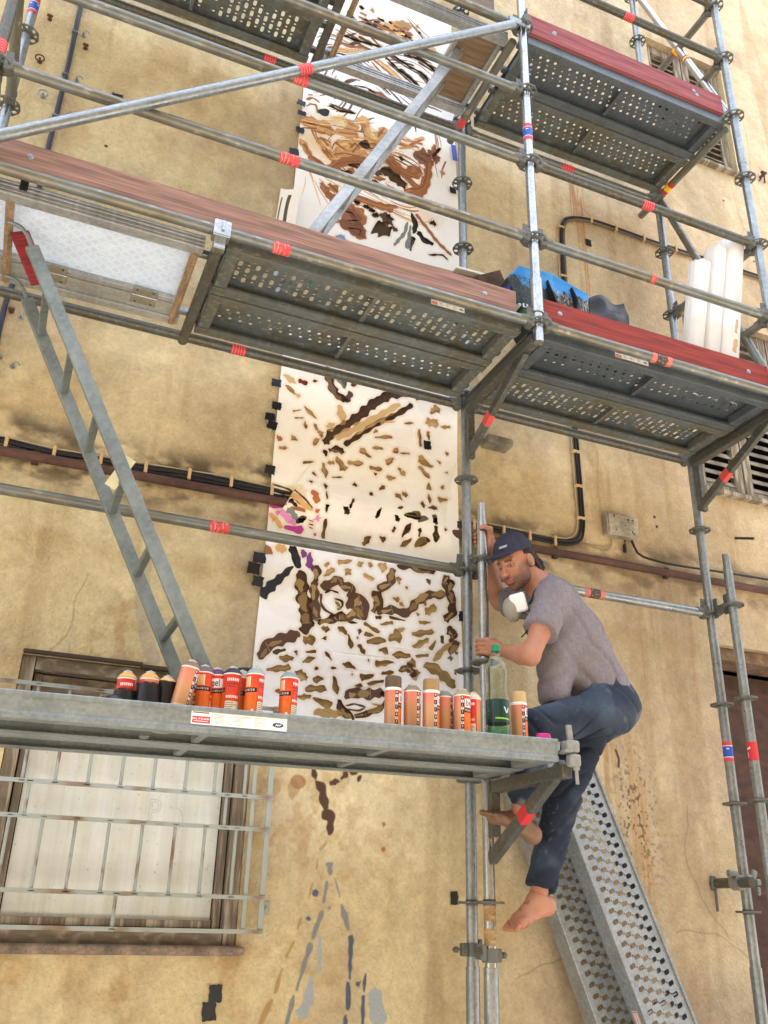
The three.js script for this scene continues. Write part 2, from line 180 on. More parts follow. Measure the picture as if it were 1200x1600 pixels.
const ART_UPPER = [
  'a 69 -976 4229 -887 4243 -805 4227;a 32 -976 4076 -916 3989;a 37 -860 4139 -804 4036 -743 4011;a 64 -794 4034 -674 4078 -584 4141;a 54 -739 4152 -678 4166 -618 4205;a 46 -707 4336 -633 4329;a 44 -604 4408 -557 4283 -494 4297 -454 4395;a 47 -754 4237 -641 4273;b 63 -889 3950 -828 3914;b 48 -780 3946 -732 4003 -643 4059 -572 4095;d 26 -671 4009 -590 4036;d 32 -719 3933 -669 3954;b 21 -670 3978 -648 3937;d 31 -597 4213 -544 4210 -514 4249;b 56 -426 4156 -361 4105 -296 4092;b 73 -275 4114 -221 4162;f 95 -211 4271 -156 4281;b 40 -156 4241 -160 4121 -187 4007 -240 3910;d 55 -445 4070 -381 4032 -316 3995;d 53 -545 3916 -462 3924;b 21 -516 3978 -443 3995;q 24 -421 3965 -389 3959;b 31 -357 3903 -273 3974 -198 4016;b 36 -285 4065 -263 4028 -208 3999;b 36 -611 3779 -519 3766 -396 3788;d 20 -629 3742 -599 3747;d 25 -567 3735 -538 3740;d 23 -531 3719 -504 3729;d 25 -504 3686 -488 3697;d 113 -474 3626 -432 3593;d 41 -456 3705 -393 3667;d 25 -382 3645 -359 3632;d 30 -420 3718 -383 3707;b 89 -647 3681 -584 3609;b 70 -671 3553 -571 3531;b 28 -721 3570 -715 3565;b 48 -590 3500 -572 3566;u 45 -715 3455 -686 3443;u 30 -675 3435 -665 3431;k 19 -645 3411 -587 3432 -527 3418;k 24 -260 3800 -237 3725 -247 3660;k 33 -216 3669 -173 3627 -120 3621;k 21 -247 3622 -266 3522;g 16 -290 3718 -309 3626 -369 3521;g 19 -269 3701 -287 3526;b 17 -228 3802 -163 3728 -99 3653 -2 3578;d 12 -144 3529 -56 3559 -24 3534;d 32 -345 4204 -322 4205;c 25 -64 4207 -46 4202;d 31 -134 3774 -107 3779',
  'b 28 -112 4408 -123 4322 -100 4264;q 13 -334 4366 -201 4383;q 12 -344 4322 -223 4347;q 12 -311 4309 -191 4428;d 13 -203 4616 -169 4561;d 13 -135 4646 -101 4564;d 13 -78 4644 -72 4576;b 16 -43 4603 -20 4557;o 17 -671 4234 -653 4189;o 17 -629 4219 -637 4164;b 9 -846 4056 -793 4015;b 9 -749 4136 -698 4138;b 9 -656 4124 -627 4187;b 9 -861 4151 -800 4139;b 9 -973 4179 -885 4212;d 8 -956 4225 -897 4245;f 13 -674 3623 -627 3676;f 11 -652 3572 -594 3617;f 11 -630 3521 -571 3542;a 22 -832 3814 -803 3740;b 34 -782 3809 -741 3777;b 31 -799 3742 -748 3726;d 10 -897 4587 -851 4622 -801 4620 -751 4592;d 16 -867 4576 -809 4584 -732 4608;d 23 -810 4603 -732 4620 -633 4629;d 10 -759 4563 -699 4540 -640 4555;d 14 -720 4575 -661 4590 -590 4552;k 14 -634 4654 -591 4590 -539 4537;d 11 -582 4620 -502 4645 -440 4647;q 17 -564 4668 -503 4683 -420 4657;d 19 -490 4585 -440 4634 -367 4629;k 17 -479 4565 -417 4554 -356 4595;d 17 -439 4596 -377 4598 -305 4605;q 14 -417 4529 -355 4544 -294 4597;d 12 -665 4672 -585 4690 -523 4661;k 15 -893 4351 -847 4384 -817 4361 -854 4332 -893 4351;d 14 -821 4433 -752 4415 -655 4440;b 11 -964 4417 -927 4447 -888 4428;b 9 -943 4390 -905 4395 -892 4339;y 67 -786 4313 -720 4355;y 69 -552 4342 -511 4286;o 37 -971 4243 -897 4252 -822 4273;o 28 -885 4220 -838 4217;q 11 -980 4227 -905 4236 -802 4257;q 10 -911 4185 -837 4194;o 46 -633 4381 -575 4420;o 41 -569 4261 -490 4258 -451 4300;o 47 -852 4127 -803 4089;o 44 -757 4120 -682 4164;b 9 -881 4139 -843 4143 -813 4108',
  'b 10 -839 4062 -801 4054 -780 4027;b 9 -772 4054 -708 4093 -622 4106;b 10 -768 4151 -729 4132 -700 4121;b 10 -672 4156 -645 4204 -615 4169;d 27 -607 4220 -579 4245 -558 4217 -586 4193 -607 4220;b 46 -907 3963 -850 3929 -803 3913;b 32 -795 3940 -742 4008 -658 4055 -563 4094;b 13 -959 4057 -928 4000 -899 3978;d 17 -676 4012 -618 4012;d 21 -710 3928 -664 3958;b 17 -656 3997 -635 3947;d 33 -502 4012 -445 4059 -395 4056 -344 4004;w 20 -444 4036 -405 4040;d 49 -445 4083 -385 4060 -315 4004;w 24 -423 3973 -363 3961 -324 3953;d 43 -557 3920 -499 3919 -451 3915;b 45 -408 4183 -347 4123 -286 4100 -236 4108;f 70 -207 4267 -145 4243;f 36 -145 4343 -135 4322;b 46 -247 4165 -216 4153;b 31 -145 4243 -154 4117 -174 4036 -214 3949 -243 3902;d 17 -124 4302 -93 4365 -72 4399;f 36 -114 4281 -82 4319;b 23 -306 4056 -275 4056 -265 4024;b 18 -284 3981 -244 3985 -194 4028;b 16 -323 3918 -254 3945 -194 4004;o 12 -361 4338 -290 4332;o 12 -321 4368 -249 4374;o 12 -350 4281 -269 4328;o 12 -250 4399 -188 4439;d 17 -199 4575 -157 4555;d 15 -147 4650 -115 4573;d 15 -83 4666 -83 4575;b 15 -50 4654 -40 4594;k 13 4 4639 15 4631;b 31 -833 3798 -802 3731;b 27 -803 3742 -764 3701;b 25 -628 3788 -533 3779 -437 3782 -360 3811;d 21 -627 3754 -598 3748;d 19 -569 3731 -541 3731;d 17 -531 3717 -502 3723;d 23 -511 3685 -483 3707;d 28 -436 3725 -397 3706;f 93 -669 3659 -600 3563;f 61 -683 3566 -571 3530;d 7 -687 3652 -641 3659 -622 3633;d 7 -657 3597 -602 3618;d 6 -655 3543 -581 3559 -589 3512;d 36 -653 5393 -642 5393',
  'c 36 -579 5405 -565 5407;o 113 -387 5339 -352 5335;c 62 -370 5384 -300 5400;c 37 -245 5430 -237 5429;k 23 -232 5379 -225 5381;o 63 -138 5253 -114 5242;c 28 -209 5240 -197 5231;d 16 -471 5026 -379 4962 -287 4919 -217 4865;d 16 -404 5067 -288 5021 -196 5007 -148 4941;d 19 -336 5116 -220 5129 -102 5067;b 15 -559 4960 -457 4909 -354 4858;o 24 -514 4968 -400 4908 -331 4854;d 16 -356 4973 -252 4906 -206 4856;d 36 -207 5001 -160 4950;d 13 -448 4986 -356 4929 -263 4872;d 14 -290 5124 -173 5107 -78 5094;b 14 -803 5026 -736 4987 -606 5039;d 14 -795 5071 -685 5072 -518 5098;d 17 -715 5012 -630 5085 -563 5075;o 28 -810 4935 -713 4955;o 28 -734 4931 -659 4983;d 19 -719 5098 -652 5074;d 19 -654 5118 -586 5093;b 32 -906 4566 -826 4632 -781 4571;d 32 -834 4587 -720 4627 -634 4626;d 14 -635 4640 -589 4578;b 28 -581 4651 -505 4673 -439 4648;d 28 -481 4573 -416 4630 -327 4615;d 23 -404 4594 -282 4580;k 19 -874 4367 -847 4352 -818 4376 -844 4387 -874 4367;d 16 -816 4446 -669 4433;b 15 -769 4549 -653 4549;d 15 -548 4625 -460 4624;d 25 -458 4556 -349 4578;c 18 -469 5296 -427 5290;d 18 -530 5362 -489 5357;f 11 -331 5262 -307 5257;b 14 -631 5258 -595 5253;d 17 -331 5293 -292 5289;d 12 -556 5313 -535 5310;d 16 -633 5208 -609 5203;c 13 -445 5303 -422 5300;d 14 -311 5302 -282 5299;f 11 -600 5283 -562 5278;b 18 -448 5311 -408 5305;d 11 -660 5258 -631 5254;d 17 -288 5230 -248 5225;d 15 -559 5281 -532 5277;d 21 -448 5364 -427 5363;b 21 -338 5366 -311 5364;b 19 -652 5339 -615 5334;d 12 -730 5273 -690 5266',
  'c 17 -522 5306 -498 5302;d 19 -606 5272 -581 5268;c 11 -468 5298 -438 5294;b 11 -308 5331 -275 5327;d 11 -419 5310 -384 5306;b 14 -326 5270 -307 5267;b 11 -644 5236 -623 5233;b 14 -556 5296 -535 5294;b 21 -526 5212 -483 5206;b 14 -438 5293 -413 5289;d 18 -562 5266 -520 5259;d 15 -518 5259 -491 5256;b 18 -529 5336 -511 5334;b 17 -453 5306 -415 5302;c 14 -444 5276 -399 5270;f 20 -326 5324 -291 5319;b 19 -536 5284 -510 5282;b 14 -467 5328 -427 5323;d 19 -586 5250 -543 5245;b 17 -442 5309 -399 5302;b 14 -501 5252 -460 5246;b 12 -698 5220 -663 5215;f 17 -409 5346 -380 5343;d 13 -362 5325 -338 5321;d 18 -490 5309 -452 5305;d 12 -736 5303 -707 5299;f 11 -324 5213 -294 5209;f 11 -523 5222 -496 5219;b 19 -661 5295 -635 5291;f 14 -366 5334 -329 5329;b 20 -738 5298 -707 5293;d 15 -622 5299 -595 5297;f 15 -387 5320 -365 5315;d 17 -543 5320 -521 5318;f 21 -593 5288 -572 5285;f 15 -507 5292 -481 5289;b 15 -555 5285 -511 5279;f 14 -353 5262 -331 5259;b 16 -312 5339 -286 5335;d 18 -622 5287 -592 5283;b 11 -311 5296 -290 5293;b 19 -507 5280 -483 5276;b 15 -641 5290 -598 5285;f 21 -291 5273 -259 5269;c 14 -337 5275 -312 5271;b 14 -616 5286 -586 5282;f 15 -439 5285 -422 5283;f 13 -337 5316 -295 5310;c 18 -552 5271 -517 5265;b 16 -372 5346 -332 5340;d 14 -360 5283 -319 5278;f 13 -741 5253 -704 5248;d 12 -565 5148 -473 5077 -381 5049;d 11 -518 5098 -403 5038 -266 5047;d 12 -382 5122 -255 5156 -138 5125;d 11 -461 5053 -334 5013 -230 4990 -137 4903;d 14 -231 5093 -137 5065 -78 5064',
  'b 11 -558 4932 -466 4847 -375 4790;o 21 -556 4889 -465 4805;d 12 -805 5054 -740 5073 -677 5135;d 16 -631 5114 -552 5096 -496 5095;d 16 -707 5075 -628 5042;b 13 -810 4949 -759 5005 -682 5000;o 18 -808 4907 -734 4945;o 16 -649 5002 -583 5021;d 14 -522 5230 -454 5236 -408 5244;d 16 -614 5258 -546 5263 -477 5239;b 14 -525 5305 -467 5275 -421 5284;o 28 -480 5344 -410 5320'].join(';');
const ART_WALL = [
  'd 17 -688 523 -671 479;d 34 -660 463 -641 445 -617 366;d 39 -619 348 -593 315 -595 258;d 21 -599 464 -566 476;d 21 -550 490 -528 515;d 16 -511 518 -477 521;d 15 -471 485 -461 506;c 10 -634 187 -607 218;c 8 -646 111 -642 149;c 8 -672 -2 -660 56;c 9 -714 -119 -700 -75;c 9 -756 -225 -726 -163;c 14 -791 -347 -769 -264;c 21 -843 -453 -802 -375;s 55 -780 430 -767 429;b 23 -343 309 -340 308;b 25 -342 203 -339 202;g 25 -593 138 -583 96;g 13 -594 65 -606 -16;g 6 -561 80 -534 6;g 18 -527 -24 -490 -115;g 18 -611 -51 -643 -150;h 17 -479 -141 -477 -297;h 20 -486 -315 -483 -409;h 18 -490 -431 -490 -469;h 11 -407 -282 -412 -344;h 14 -416 -361 -414 -470;h 22 -441 -317 -437 -322;h 25 -644 28 -645 15;h 22 -670 -73 -671 -81;g 18 -580 -36 -578 -38;l 17 -615 -147 -608 -271;g 17 -651 -171 -703 -339;g 16 -715 -363 -739 -465;l 38 -647 -302 -652 -370 -675 -429;l 60 -362 -348 -340 -471'].join(';');

// ------------------------------------------------------------------ ground and facade
const ZW = -0.17, GY = -1.6;
{
  const t = dataTex(512, 512, (u, v) => { const n = fbm(u * 8, v * 8, 5, 8), k = 204 + 40 * (n - 0.5); return [k, k - 2, k - 6]; });
  const g = new THREE.PlaneGeometry(120, 120).rotateX(-Math.PI / 2);
  const o = part('ground', g, std({ map: rep(t, 60), roughness: 0.95 }), scene); o.position.y = GY; o.userData.kind = 'structure';
}
const WX0 = -3.0, WX1 = 3.2, WY0 = -1.6, WY1 = 6.6;
const plasterBump = dataTex(512, 512, (u, v) => { const n = fbm(u * 12, v * 12, 3, 12), m = fbm(u * 96 + 3, v * 96, 3, 96), k = 255 * (0.55 * n + 0.45 * m); return [k, k, k]; }, false);
const wallTex = canvasTex(1550, 2048, (g, w, h) => {
  const im = g.createImageData(w, h), d = im.data;
  for (let j = 0; j < h; j++) for (let i = 0; i < w; i++) {
    const x = WX0 + (WX1 - WX0) * i / w, y = WY1 - (WY1 - WY0) * j / h, o = (j * w + i) * 4;
    const a = fbm(x * 1.3 + 5, y * 1.1, 4), b = fbm(x * 4 + 1, y * 3.2 + 9, 4), c = fbm(x * 22, y * 22, 3), f = fbm(x * 90, y * 90, 2), st = fbm(x * 9 + 2, y * 0.9, 3);
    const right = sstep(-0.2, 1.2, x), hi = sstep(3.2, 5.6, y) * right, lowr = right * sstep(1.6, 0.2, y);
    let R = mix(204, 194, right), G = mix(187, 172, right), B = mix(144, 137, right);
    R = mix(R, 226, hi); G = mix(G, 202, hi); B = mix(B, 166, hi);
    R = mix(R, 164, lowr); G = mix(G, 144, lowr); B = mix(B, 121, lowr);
    const pale = sstep(0.42, 0.72, a) * 0.7; R = mix(R, 212, pale); G = mix(G, 197, pale); B = mix(B, 160, pale);
    const br = sstep(0.46, 0.80, b) * mix(0.42, 0.22, right); R = mix(R, 164, br); G = mix(G, 134, br); B = mix(B, 90, br);
    const gr = sstep(0.48, 0.80, fbm(x * 1.9 + 30, y * 1.6 + 3, 5)) * 0.5; R = mix(R, 158, gr); G = mix(G, 140, gr); B = mix(B, 112, gr);
    const drip = sstep(0.56, 0.76, st) * 0.28; R = mix(R, 150, drip); G = mix(G, 122, drip); B = mix(B, 84, drip);
    // grime along the pipe line and under it
    const line = Math.exp(-Math.pow((y - 1.86 - 0.02 * Math.sin(x * 5)) / 0.07, 2)) * sstep(0.3, 0.7, fbm(x * 9, y * 14, 5)) * mix(1, 0.6, right) + Math.exp(-Math.pow((y - 1.70) / 0.07, 2)) * sstep(0.38, 0.72, fbm(x * 9 + 9, y * 16, 5)) * mix(0.8, 0.5, right);
    // mould speckle low on the right and rough eroded plaster low on the left
    const mould = Math.exp(-Math.pow((x - 1.02) / 0.12, 2) - Math.pow((y - 0.42) / 0.3, 2)) * sstep(0.58, 0.68, fbm(x * 75, y * 60, 3)) * 0.8;
    const ero = sstep(0.2, -0.9, x) * sstep(1.55, 1.1, y) * sstep(0.42, 0.66, fbm(x * 24, y * 20 + 2, 5)) * sstep(0.4, 0.65, fbm(x * 2.5 + 7, y * 3, 3)) * 0.5;
    const dk = clamp(line * 0.75 + mould, 0, 0.85); R = mix(R, 62, dk); G = mix(G, 52, dk); B = mix(B, 38, dk);
    R = mix(R, 168, ero); G = mix(G, 134, ero); B = mix(B, 90, ero);
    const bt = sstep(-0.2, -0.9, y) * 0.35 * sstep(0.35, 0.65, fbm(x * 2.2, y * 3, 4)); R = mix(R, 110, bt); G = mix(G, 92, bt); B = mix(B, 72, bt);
    const k = 1 + 0.13 * (c - 0.5) + 0.11 * (f - 0.5);
    const gt = fbm(x * 140, y * 140, 2) > 0.76 ? 0.94 : 1; R *= gt; G *= gt; B *= gt; d[o] = clamp(R * k, 0, 255); d[o + 1] = clamp(G * k, 0, 255); d[o + 2] = clamp(B * k, 0, 255); d[o + 3] = 255;
  }
  g.putImageData(im, 0, 0);
  const X = x => (x - WX0) / (WX1 - WX0) * w, Y = y => (WY1 - y) / (WY1 - WY0) * h, S = w / (WX1 - WX0);
  // rust runs, cracks and patched plaster
  const run = (x, y0, y1, wd, col, al) => { for (let k = 0; k < 26; k++) { g.globalAlpha = al * rr(0.2, 1); g.strokeStyle = col; g.lineWidth = rr(1, wd * S / 5); g.beginPath(); let xx = x + rr(-wd, wd) * 0.5; const b = mix(y0, y1, rnd() * 0.4), e = mix(b, y1, rnd()); g.moveTo(X(xx), Y(b)); for (let s = 1; s <= 5; s++) { xx += rr(-0.006, 0.006); g.lineTo(X(xx), Y(mix(b, e, s / 5))); } g.stroke(); } g.globalAlpha = 1; };
  run(0.98, 4.62, 3.5, 0.07, '#a8622c', 0.3); run(0.93, 4.7, 4.1, 0.04, '#8a4a22', 0.3); run(0.96, 2.5, 1.9, 0.16, '#8d6a3e', 0.2); run(0.90, 1.3, 0.1, 0.10, '#93683a', 0.22); run(1.05, 0.9, -0.6, 0.10, '#a06a34', 0.22); run(1.25, 1.8, 1.0, 0.2, '#7b5a36', 0.14); run(0.35, 0.9, 0.3, 0.25, '#e8dcc0', 0.16); run(1.45, 1.75, 0.9, 0.2, '#80603a', 0.12);
  const crack = (x, y, l, a, lw = 1.2) => { g.strokeStyle = 'rgba(70,52,34,0.28)'; g.lineWidth = lw; g.beginPath(); g.moveTo(X(x), Y(y)); for (let s = 0; s < 14; s++) { a += rr(-0.35, 0.35); x += Math.cos(a) * l / 14; y += Math.sin(a) * l / 14; g.lineTo(X(x), Y(y)); } g.stroke(); };
  crack(2.45, 6.4, 1.9, -1.5); crack(1.35, 0.5, 0.7, -1.5); crack(-1.75, 1.25, 0.5, -1.6); crack(0.95, 4.4, 0.5, -1.2); crack(1.2, -0.1, 0.6, 0.1); crack(0.3, -0.3, 0.5, 0.2); crack(2.62, 6.0, 1.6, -1.45); crack(-2.1, 3.4, 0.8, -0.4);
  g.globalAlpha = 0.35; g.strokeStyle = '#8d8a80'; g.lineWidth = 0.06 * S; g.lineCap = 'round'; g.beginPath(); g.moveTo(X(-1.52), Y(1.35)); g.quadraticCurveTo(X(-1.53), Y(1.1), X(-1.43), Y(0.92)); g.stroke(); g.globalAlpha = 1;
  for (const [x, y] of [[1.335, 2.12], [1.345, 2.06], [0.92, 3.9], [-2.02, 3.6], [1.5, 3.2], [2.3, 4.9], [0.4, 1.2], [2.5, 4.4]]) { g.fillStyle = '#3a2a1c'; g.beginPath(); g.arc(X(x), Y(y), 0.009 * S, 0, 7); g.fill(); }
  g.strokeStyle = '#4a3020'; g.lineWidth = 3; g.beginPath(); g.moveTo(X(0.93), Y(0.74)); g.lineTo(X(0.945), Y(0.70)); g.lineTo(X(0.94), Y(0.66)); g.stroke();
  g.fillStyle = 'rgba(120,70,30,0.5)'; g.beginPath(); g.ellipse(X(-0.75), Y(0.46), 0.035 * S, 0.03 * S, 0, 0, 7); g.fill();
  // paint that is already on the wall below the sheets
  let sd = 1; for (const st of parseArt(ART_WALL)) { const soft = st.c === 's'; g.globalAlpha = soft ? 0.35 : st.c === 'l' ? 0.85 : 0.95; g.fillStyle = INK[st.c]; pathOn(g, blob(st, soft ? 0.01 : 0, sd++), X, Y); g.fill(); } g.globalAlpha = 1;
});
wallTex.wrapS = wallTex.wrapT = THREE.MirroredRepeatWrapping;
wallTex.repeat.set(1 / (WX1 - WX0), 1 / (WY1 - WY0)); wallTex.offset.set(-WX0 / (WX1 - WX0), -WY0 / (WY1 - WY0));
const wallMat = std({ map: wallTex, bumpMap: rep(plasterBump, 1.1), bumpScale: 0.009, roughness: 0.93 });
const house = thing('house_facade', 'ochre plastered house front behind the scaffold, stained and patched', 'building');
const WIN = [-1.95, -0.965, -0.19, 0.875], SH1 = [1.75, 2.5, 5.22, 6.38], SH2 = [1.745, 2.9, 2.39, 3.75], DOOR = [1.70, 2.9, GY + 0.02, 1.40];
{
  const s = new THREE.Shape([[-8, GY - 0.2], [8, GY - 0.2], [8, 12], [-8, 12]].map(p => new THREE.Vector2(...p)));
  for (const [a, b, c, d] of [WIN, SH1, SH2, DOOR]) s.holes.push(new THREE.Path([[a, c], [a, d], [b, d], [b, c]].map(p => new THREE.Vector2(...p))));
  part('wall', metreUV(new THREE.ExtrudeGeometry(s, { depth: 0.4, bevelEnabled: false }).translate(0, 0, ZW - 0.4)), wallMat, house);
  // closed room behind so that no light leaks through the shutters
  part('inner_wall', box(16.2, 14, 0.1, 0, 5.2, ZW - 0.62, 0), std({ color: 0x15120f, roughness: 1 }), house);
}
const oldWood = std({ map: rep(dataTex(256, 512, (u, v) => { // flaking grey paint on weathered wood
  const n = fbm(u * 40, v * 4, 4, 40, 4), m = fbm(u * 18, v * 5, 5, 18, 5), fl = sstep(0.36, 0.56, m), k = 0.86 + 0.5 * (n - 0.4);
  return [mix(150, 196, fl) * k, mix(138, 188, fl) * k, mix(122, 172, fl) * k];
}), 3.3, 1.3), bumpMap: rep(grain, 6, 2), bumpScale: 0.002, color: 0xe6dfd4, roughness: 0.85 });
const slatMat = std({ color: 0xb9b0a4, map: rep(grime, 2.3), roughness: 0.85 }), slatMat2 = std({ color: 0xa39a90, map: rep(grime, 3.1), roughness: 0.85 });
const turned = (t, x, y) => { const c = rep(t, x, y); c.rotation = Math.PI / 2; return c; };
const woodAcross = oldWood.clone(); woodAcross.map = turned(oldWood.map, 1.3, 3.3); woodAcross.bumpMap = turned(grain, 2, 6); woodAcross.color.set(0xe0d8ca);
const oldWoodDark = oldWood.clone(); oldWoodDark.color.set(0xe0d8ca);
const edgeMat = std({ color: 0x4a3c30, roughness: 0.9 });
{ // boarded window low on the left
  const [a, b, c, d] = WIN, zf = ZW - 0.05, w = new THREE.Group(); w.name = 'window'; house.add(w); w.userData.label = 'boarded window with weathered wooden frame';
  const fw = 0.052;
  for (const q of [box(fw, d - c - 0.004, 0.08, a + fw / 2 + 0.002, (c + d) / 2, zf), box(fw, d - c - 0.004, 0.08, b - fw / 2 - 0.002, (c + d) / 2, zf), box(b - a - 2 * fw - 0.01, fw, 0.078, (a + b) / 2, d - fw / 2 - 0.003, zf)].slice(0, 2)) part('frame_stile', q, oldWoodDark, w);
  for (const y of [d - fw / 2 - 0.003, c + fw / 2 + 0.003]) part('frame_rail', box(b - a - 2 * fw - 0.01, fw, 0.078, (a + b) / 2, y, zf), woodAcross, w);
  part('inner_frame', [box(0.03, d - c - 0.12, 0.04, a + 0.075, (c + d) / 2, zf - 0.03), box(0.03, d - c - 0.12, 0.04, b - 0.075, (c + d) / 2, zf - 0.03), box(b - a - 0.19, 0.028, 0.04, (a + b) / 2, c + 0.08, zf - 0.03), box(b - a - 0.19, 0.03, 0.04, (a + b) / 2, d - 0.15, zf - 0.03)], oldWood, w);
  const pm = std({ roughness: 0.5, map: canvasTex(512, 512, (g, W, H) => {
    g.fillStyle = '#dad9cc'; g.fillRect(0, 0, W, H);
    for (let i = 0; i < 900; i++) { g.globalAlpha = rr(0.02, 0.10); g.fillStyle = ['#a8a48e', '#eef0ee', '#c4c0aa', '#dfe4e6'][i & 3]; g.fillRect(rnd() * W, rnd() * H, rr(6, 40), rr(60, 360)); }
    speck(g, W, H, 700, ['#77705a', '#f4f4ee'], 0.5, 2.5, 0.35);
    g.globalAlpha = 0.3; g.strokeStyle = '#84806a'; g.lineWidth = 2; g.font = '70px sans-serif'; g.strokeText('P', 316, 280); g.beginPath(); g.arc(384, 275, 30, -1.3, 1.2); g.stroke(); g.globalAlpha = 1;
  }) });
  const pw = (b - a - 0.19) / 1;
  const pg = new THREE.BoxGeometry(pw, d - c - 0.22, 0.012).translate((a + b) / 2, (c + d) / 2 - 0.03, zf - 0.045);
  part('painted_board', pg, pm, w);
  part('top_board', box(b - a - 0.18, 0.07, 0.02, (a + b) / 2, d - 0.095, zf - 0.03), woodAcross, w);
  part('sill', box(b - a + 0.05, 0.035, 0.07, (a + b) / 2, c - 0.012, ZW + 0.012, 0.012), std({ map: rep(grime, 3), color: 0xa8968a, roughness: 0.9 }), w);
  for (const q of [box(0.48, 0.018, 0.02, a + 0.24, d + 0.012, ZW + 0.005, 0.006), box(0.52, 0.018, 0.02, b - 0.255, d + 0.004, ZW + 0.005, 0.006)]) part('lintel_edge', q, edgeMat, w);
}
function louvres(R, label, leaves, pitch, first) { // wooden louvred shutters in an opening
  const [a, b, c, d] = R, zf = ZW - 0.07, w = new THREE.Group(); w.name = 'shutter'; house.add(w); w.userData.label = label;
  const n = leaves, lw = (b - a) / n;
  const fr = [box(b - a + 0.06, 0.03, 0.06, (a + b) / 2, c - 0.012, ZW + 0.012)];
  for (let i = 0; i < n; i++) {
    const x0 = a + lw * i + 0.006, x1 = a + lw * (i + 1) - 0.006, sw = 0.065;
    fr.push(box(sw, d - c - 0.02, 0.045, x0 + sw / 2, (c + d) / 2, zf), box(sw, d - c - 0.02, 0.045, x1 - sw / 2, (c + d) / 2, zf), box(x1 - x0 - 2 * sw - 0.004, 0.07, 0.043, (x0 + x1) / 2, c + 0.05, zf), box(x1 - x0 - 2 * sw - 0.004, 0.07, 0.043, (x0 + x1) / 2, d - 0.05, zf));
    const g = box(x1 - x0 - 2 * sw + 0.01, 0.045, 0.009, 0, 0, 0, 0.002, [-0.55, 0, 0]);
    for (let y = c + 0.115; y < d - 0.10; y += pitch) { const o = part('slat', g, (y * 37 | 0) % 3 ? slatMat : slatMat2, w); o.position.set((x0 + x1) / 2, y, zf); o.rotation.z = rr(-0.006, 0.006); }
  }
  for (const q of fr) part('frame_piece', q, oldWood, w);
}
louvres(SH1, 'closed grey louvred shutter high on the facade', 2, 0.062);
louvres(SH2, 'closed weathered louvred shutter level with the working deck', 3, 0.068);
{ // door at the lower right
  const [a, b, c, d] = DOOR, w = new THREE.Group(); w.name = 'door'; house.add(w); w.userData.label = 'plain dark brown wooden door';
  const m = grainMat(0x54382c, 0.7, 4, 1);
  part('door_leaf', box(b - a - 0.02, d - c - 0.1, 0.05, (a + b) / 2, (c + d) / 2 - 0.06, ZW - 0.22), m, w);
  part('door_frame', [box(0.05, d - c - 0.02, 0.08, a + 0.03, (c + d) / 2, ZW - 0.19)], m, w);
  part('lintel', box(b - a, 0.07, 0.2, (a + b) / 2, d - 0.04, ZW - 0.14), std({ map: rep(grime, 3), color: 0x9a7f66, roughness: 0.9 }), w);
}
{ // iron grille in front of the window
  const w = thing('window_grille', 'pale grey rusting iron grille in front of the boarded window', 'window grille');
  const rust = std({ map: rep(dataTex(128, 128, (u, v) => { const n = fbm(u * 7, v * 7, 5, 7), t = sstep(0.56, 0.78, n) * 0.8; return [mix(160, 120, t), mix(166, 86, t), mix(158, 62, t)]; }), 0.93, 1.7), roughness: 0.65, metalness: 0.1 });
  const z = -0.10, bars = [0.745, 0.376, 0.25, -0.008, -0.131], xr = -0.878;
  for (const y of bars) { const o = part('rail', box(1.30, 0.016, 0.008, -1.528, y, z, 0.001), rust, w); o.rotation.z = 0; }
  part('end_post', box(0.022, 0.90, 0.010, xr - 0.012, 0.31, z - 0.010, 0.001), rust, w);
  part('end_post', box(0.016, 0.88, 0.010, xr - 0.082, 0.31, z - 0.0105, 0.001), rust, w);
  const vb = (x, y0, y1) => part('bar', [tube([x, y0, z - 0.009], [x, y1, z - 0.009], 0.0068, 10), box(0.03, 0.012, 0.012, x, y0, z - 0.002, 0.004), box(0.03, 0.012, 0.012, x, y1, z - 0.002, 0.004)], rust, w);
  for (const x of [-2.01, -1.888, -1.768, -1.647, -1.522, -1.395, -1.267, -1.147, -1.020]) { vb(x, -0.008, 0.25); if (x > -1.9) vb(x + 0.02, 0.376, 0.745); }
  vb(-1.838, 0.25, 0.376); vb(-1.072, 0.25, 0.376); vb(-1.462, -0.131, -0.008);
  part('fixing_tab', [box(0.032, 0.05, 0.006, xr + 0.02, -0.045, -0.158, 0.002), tube([xr + 0.022, -0.045, -0.155], [xr + 0.022, -0.045, -0.145], 0.008, 8), tube([xr, -0.045, -0.155], [xr - 0.012, -0.045, -0.11], 0.006, 8)], rust, w);
}

{ // unseen house added behind the viewer to darken the lower facade
  const t = thing('added_facing_house', 'cream plastered house added across the alley, out of view, to shade the lower facade', 'building');
  const s = new THREE.Shape([[-14, GY - 0.2], [14, GY - 0.2], [14, 5.2], [-14, 5.2]].map(p => new THREE.Vector2(...p)));
  for (const x of [-9, -6, -3, 0, 3, 6, 9]) for (const y of [0.2, 3.0]) s.holes.push(new THREE.Path([[x - 0.5, y - 0.8], [x - 0.5, y + 0.9], [x + 0.5, y + 0.9], [x + 0.5, y - 0.8]].map(p => new THREE.Vector2(...p))));
  part('wall', metreUV(new THREE.ExtrudeGeometry(s, { depth: 0.4, bevelEnabled: false }).translate(0, 0, 6.2)), std({ map: rep(grime, 0.4), color: 0xd8c8a4, roughness: 0.95 }), t);
  part('inner_wall', box(28, 6.8, 0.1, 0, 1.75, 6.75, 0), std({ color: 0x4a4640, roughness: 1 }), t);
}

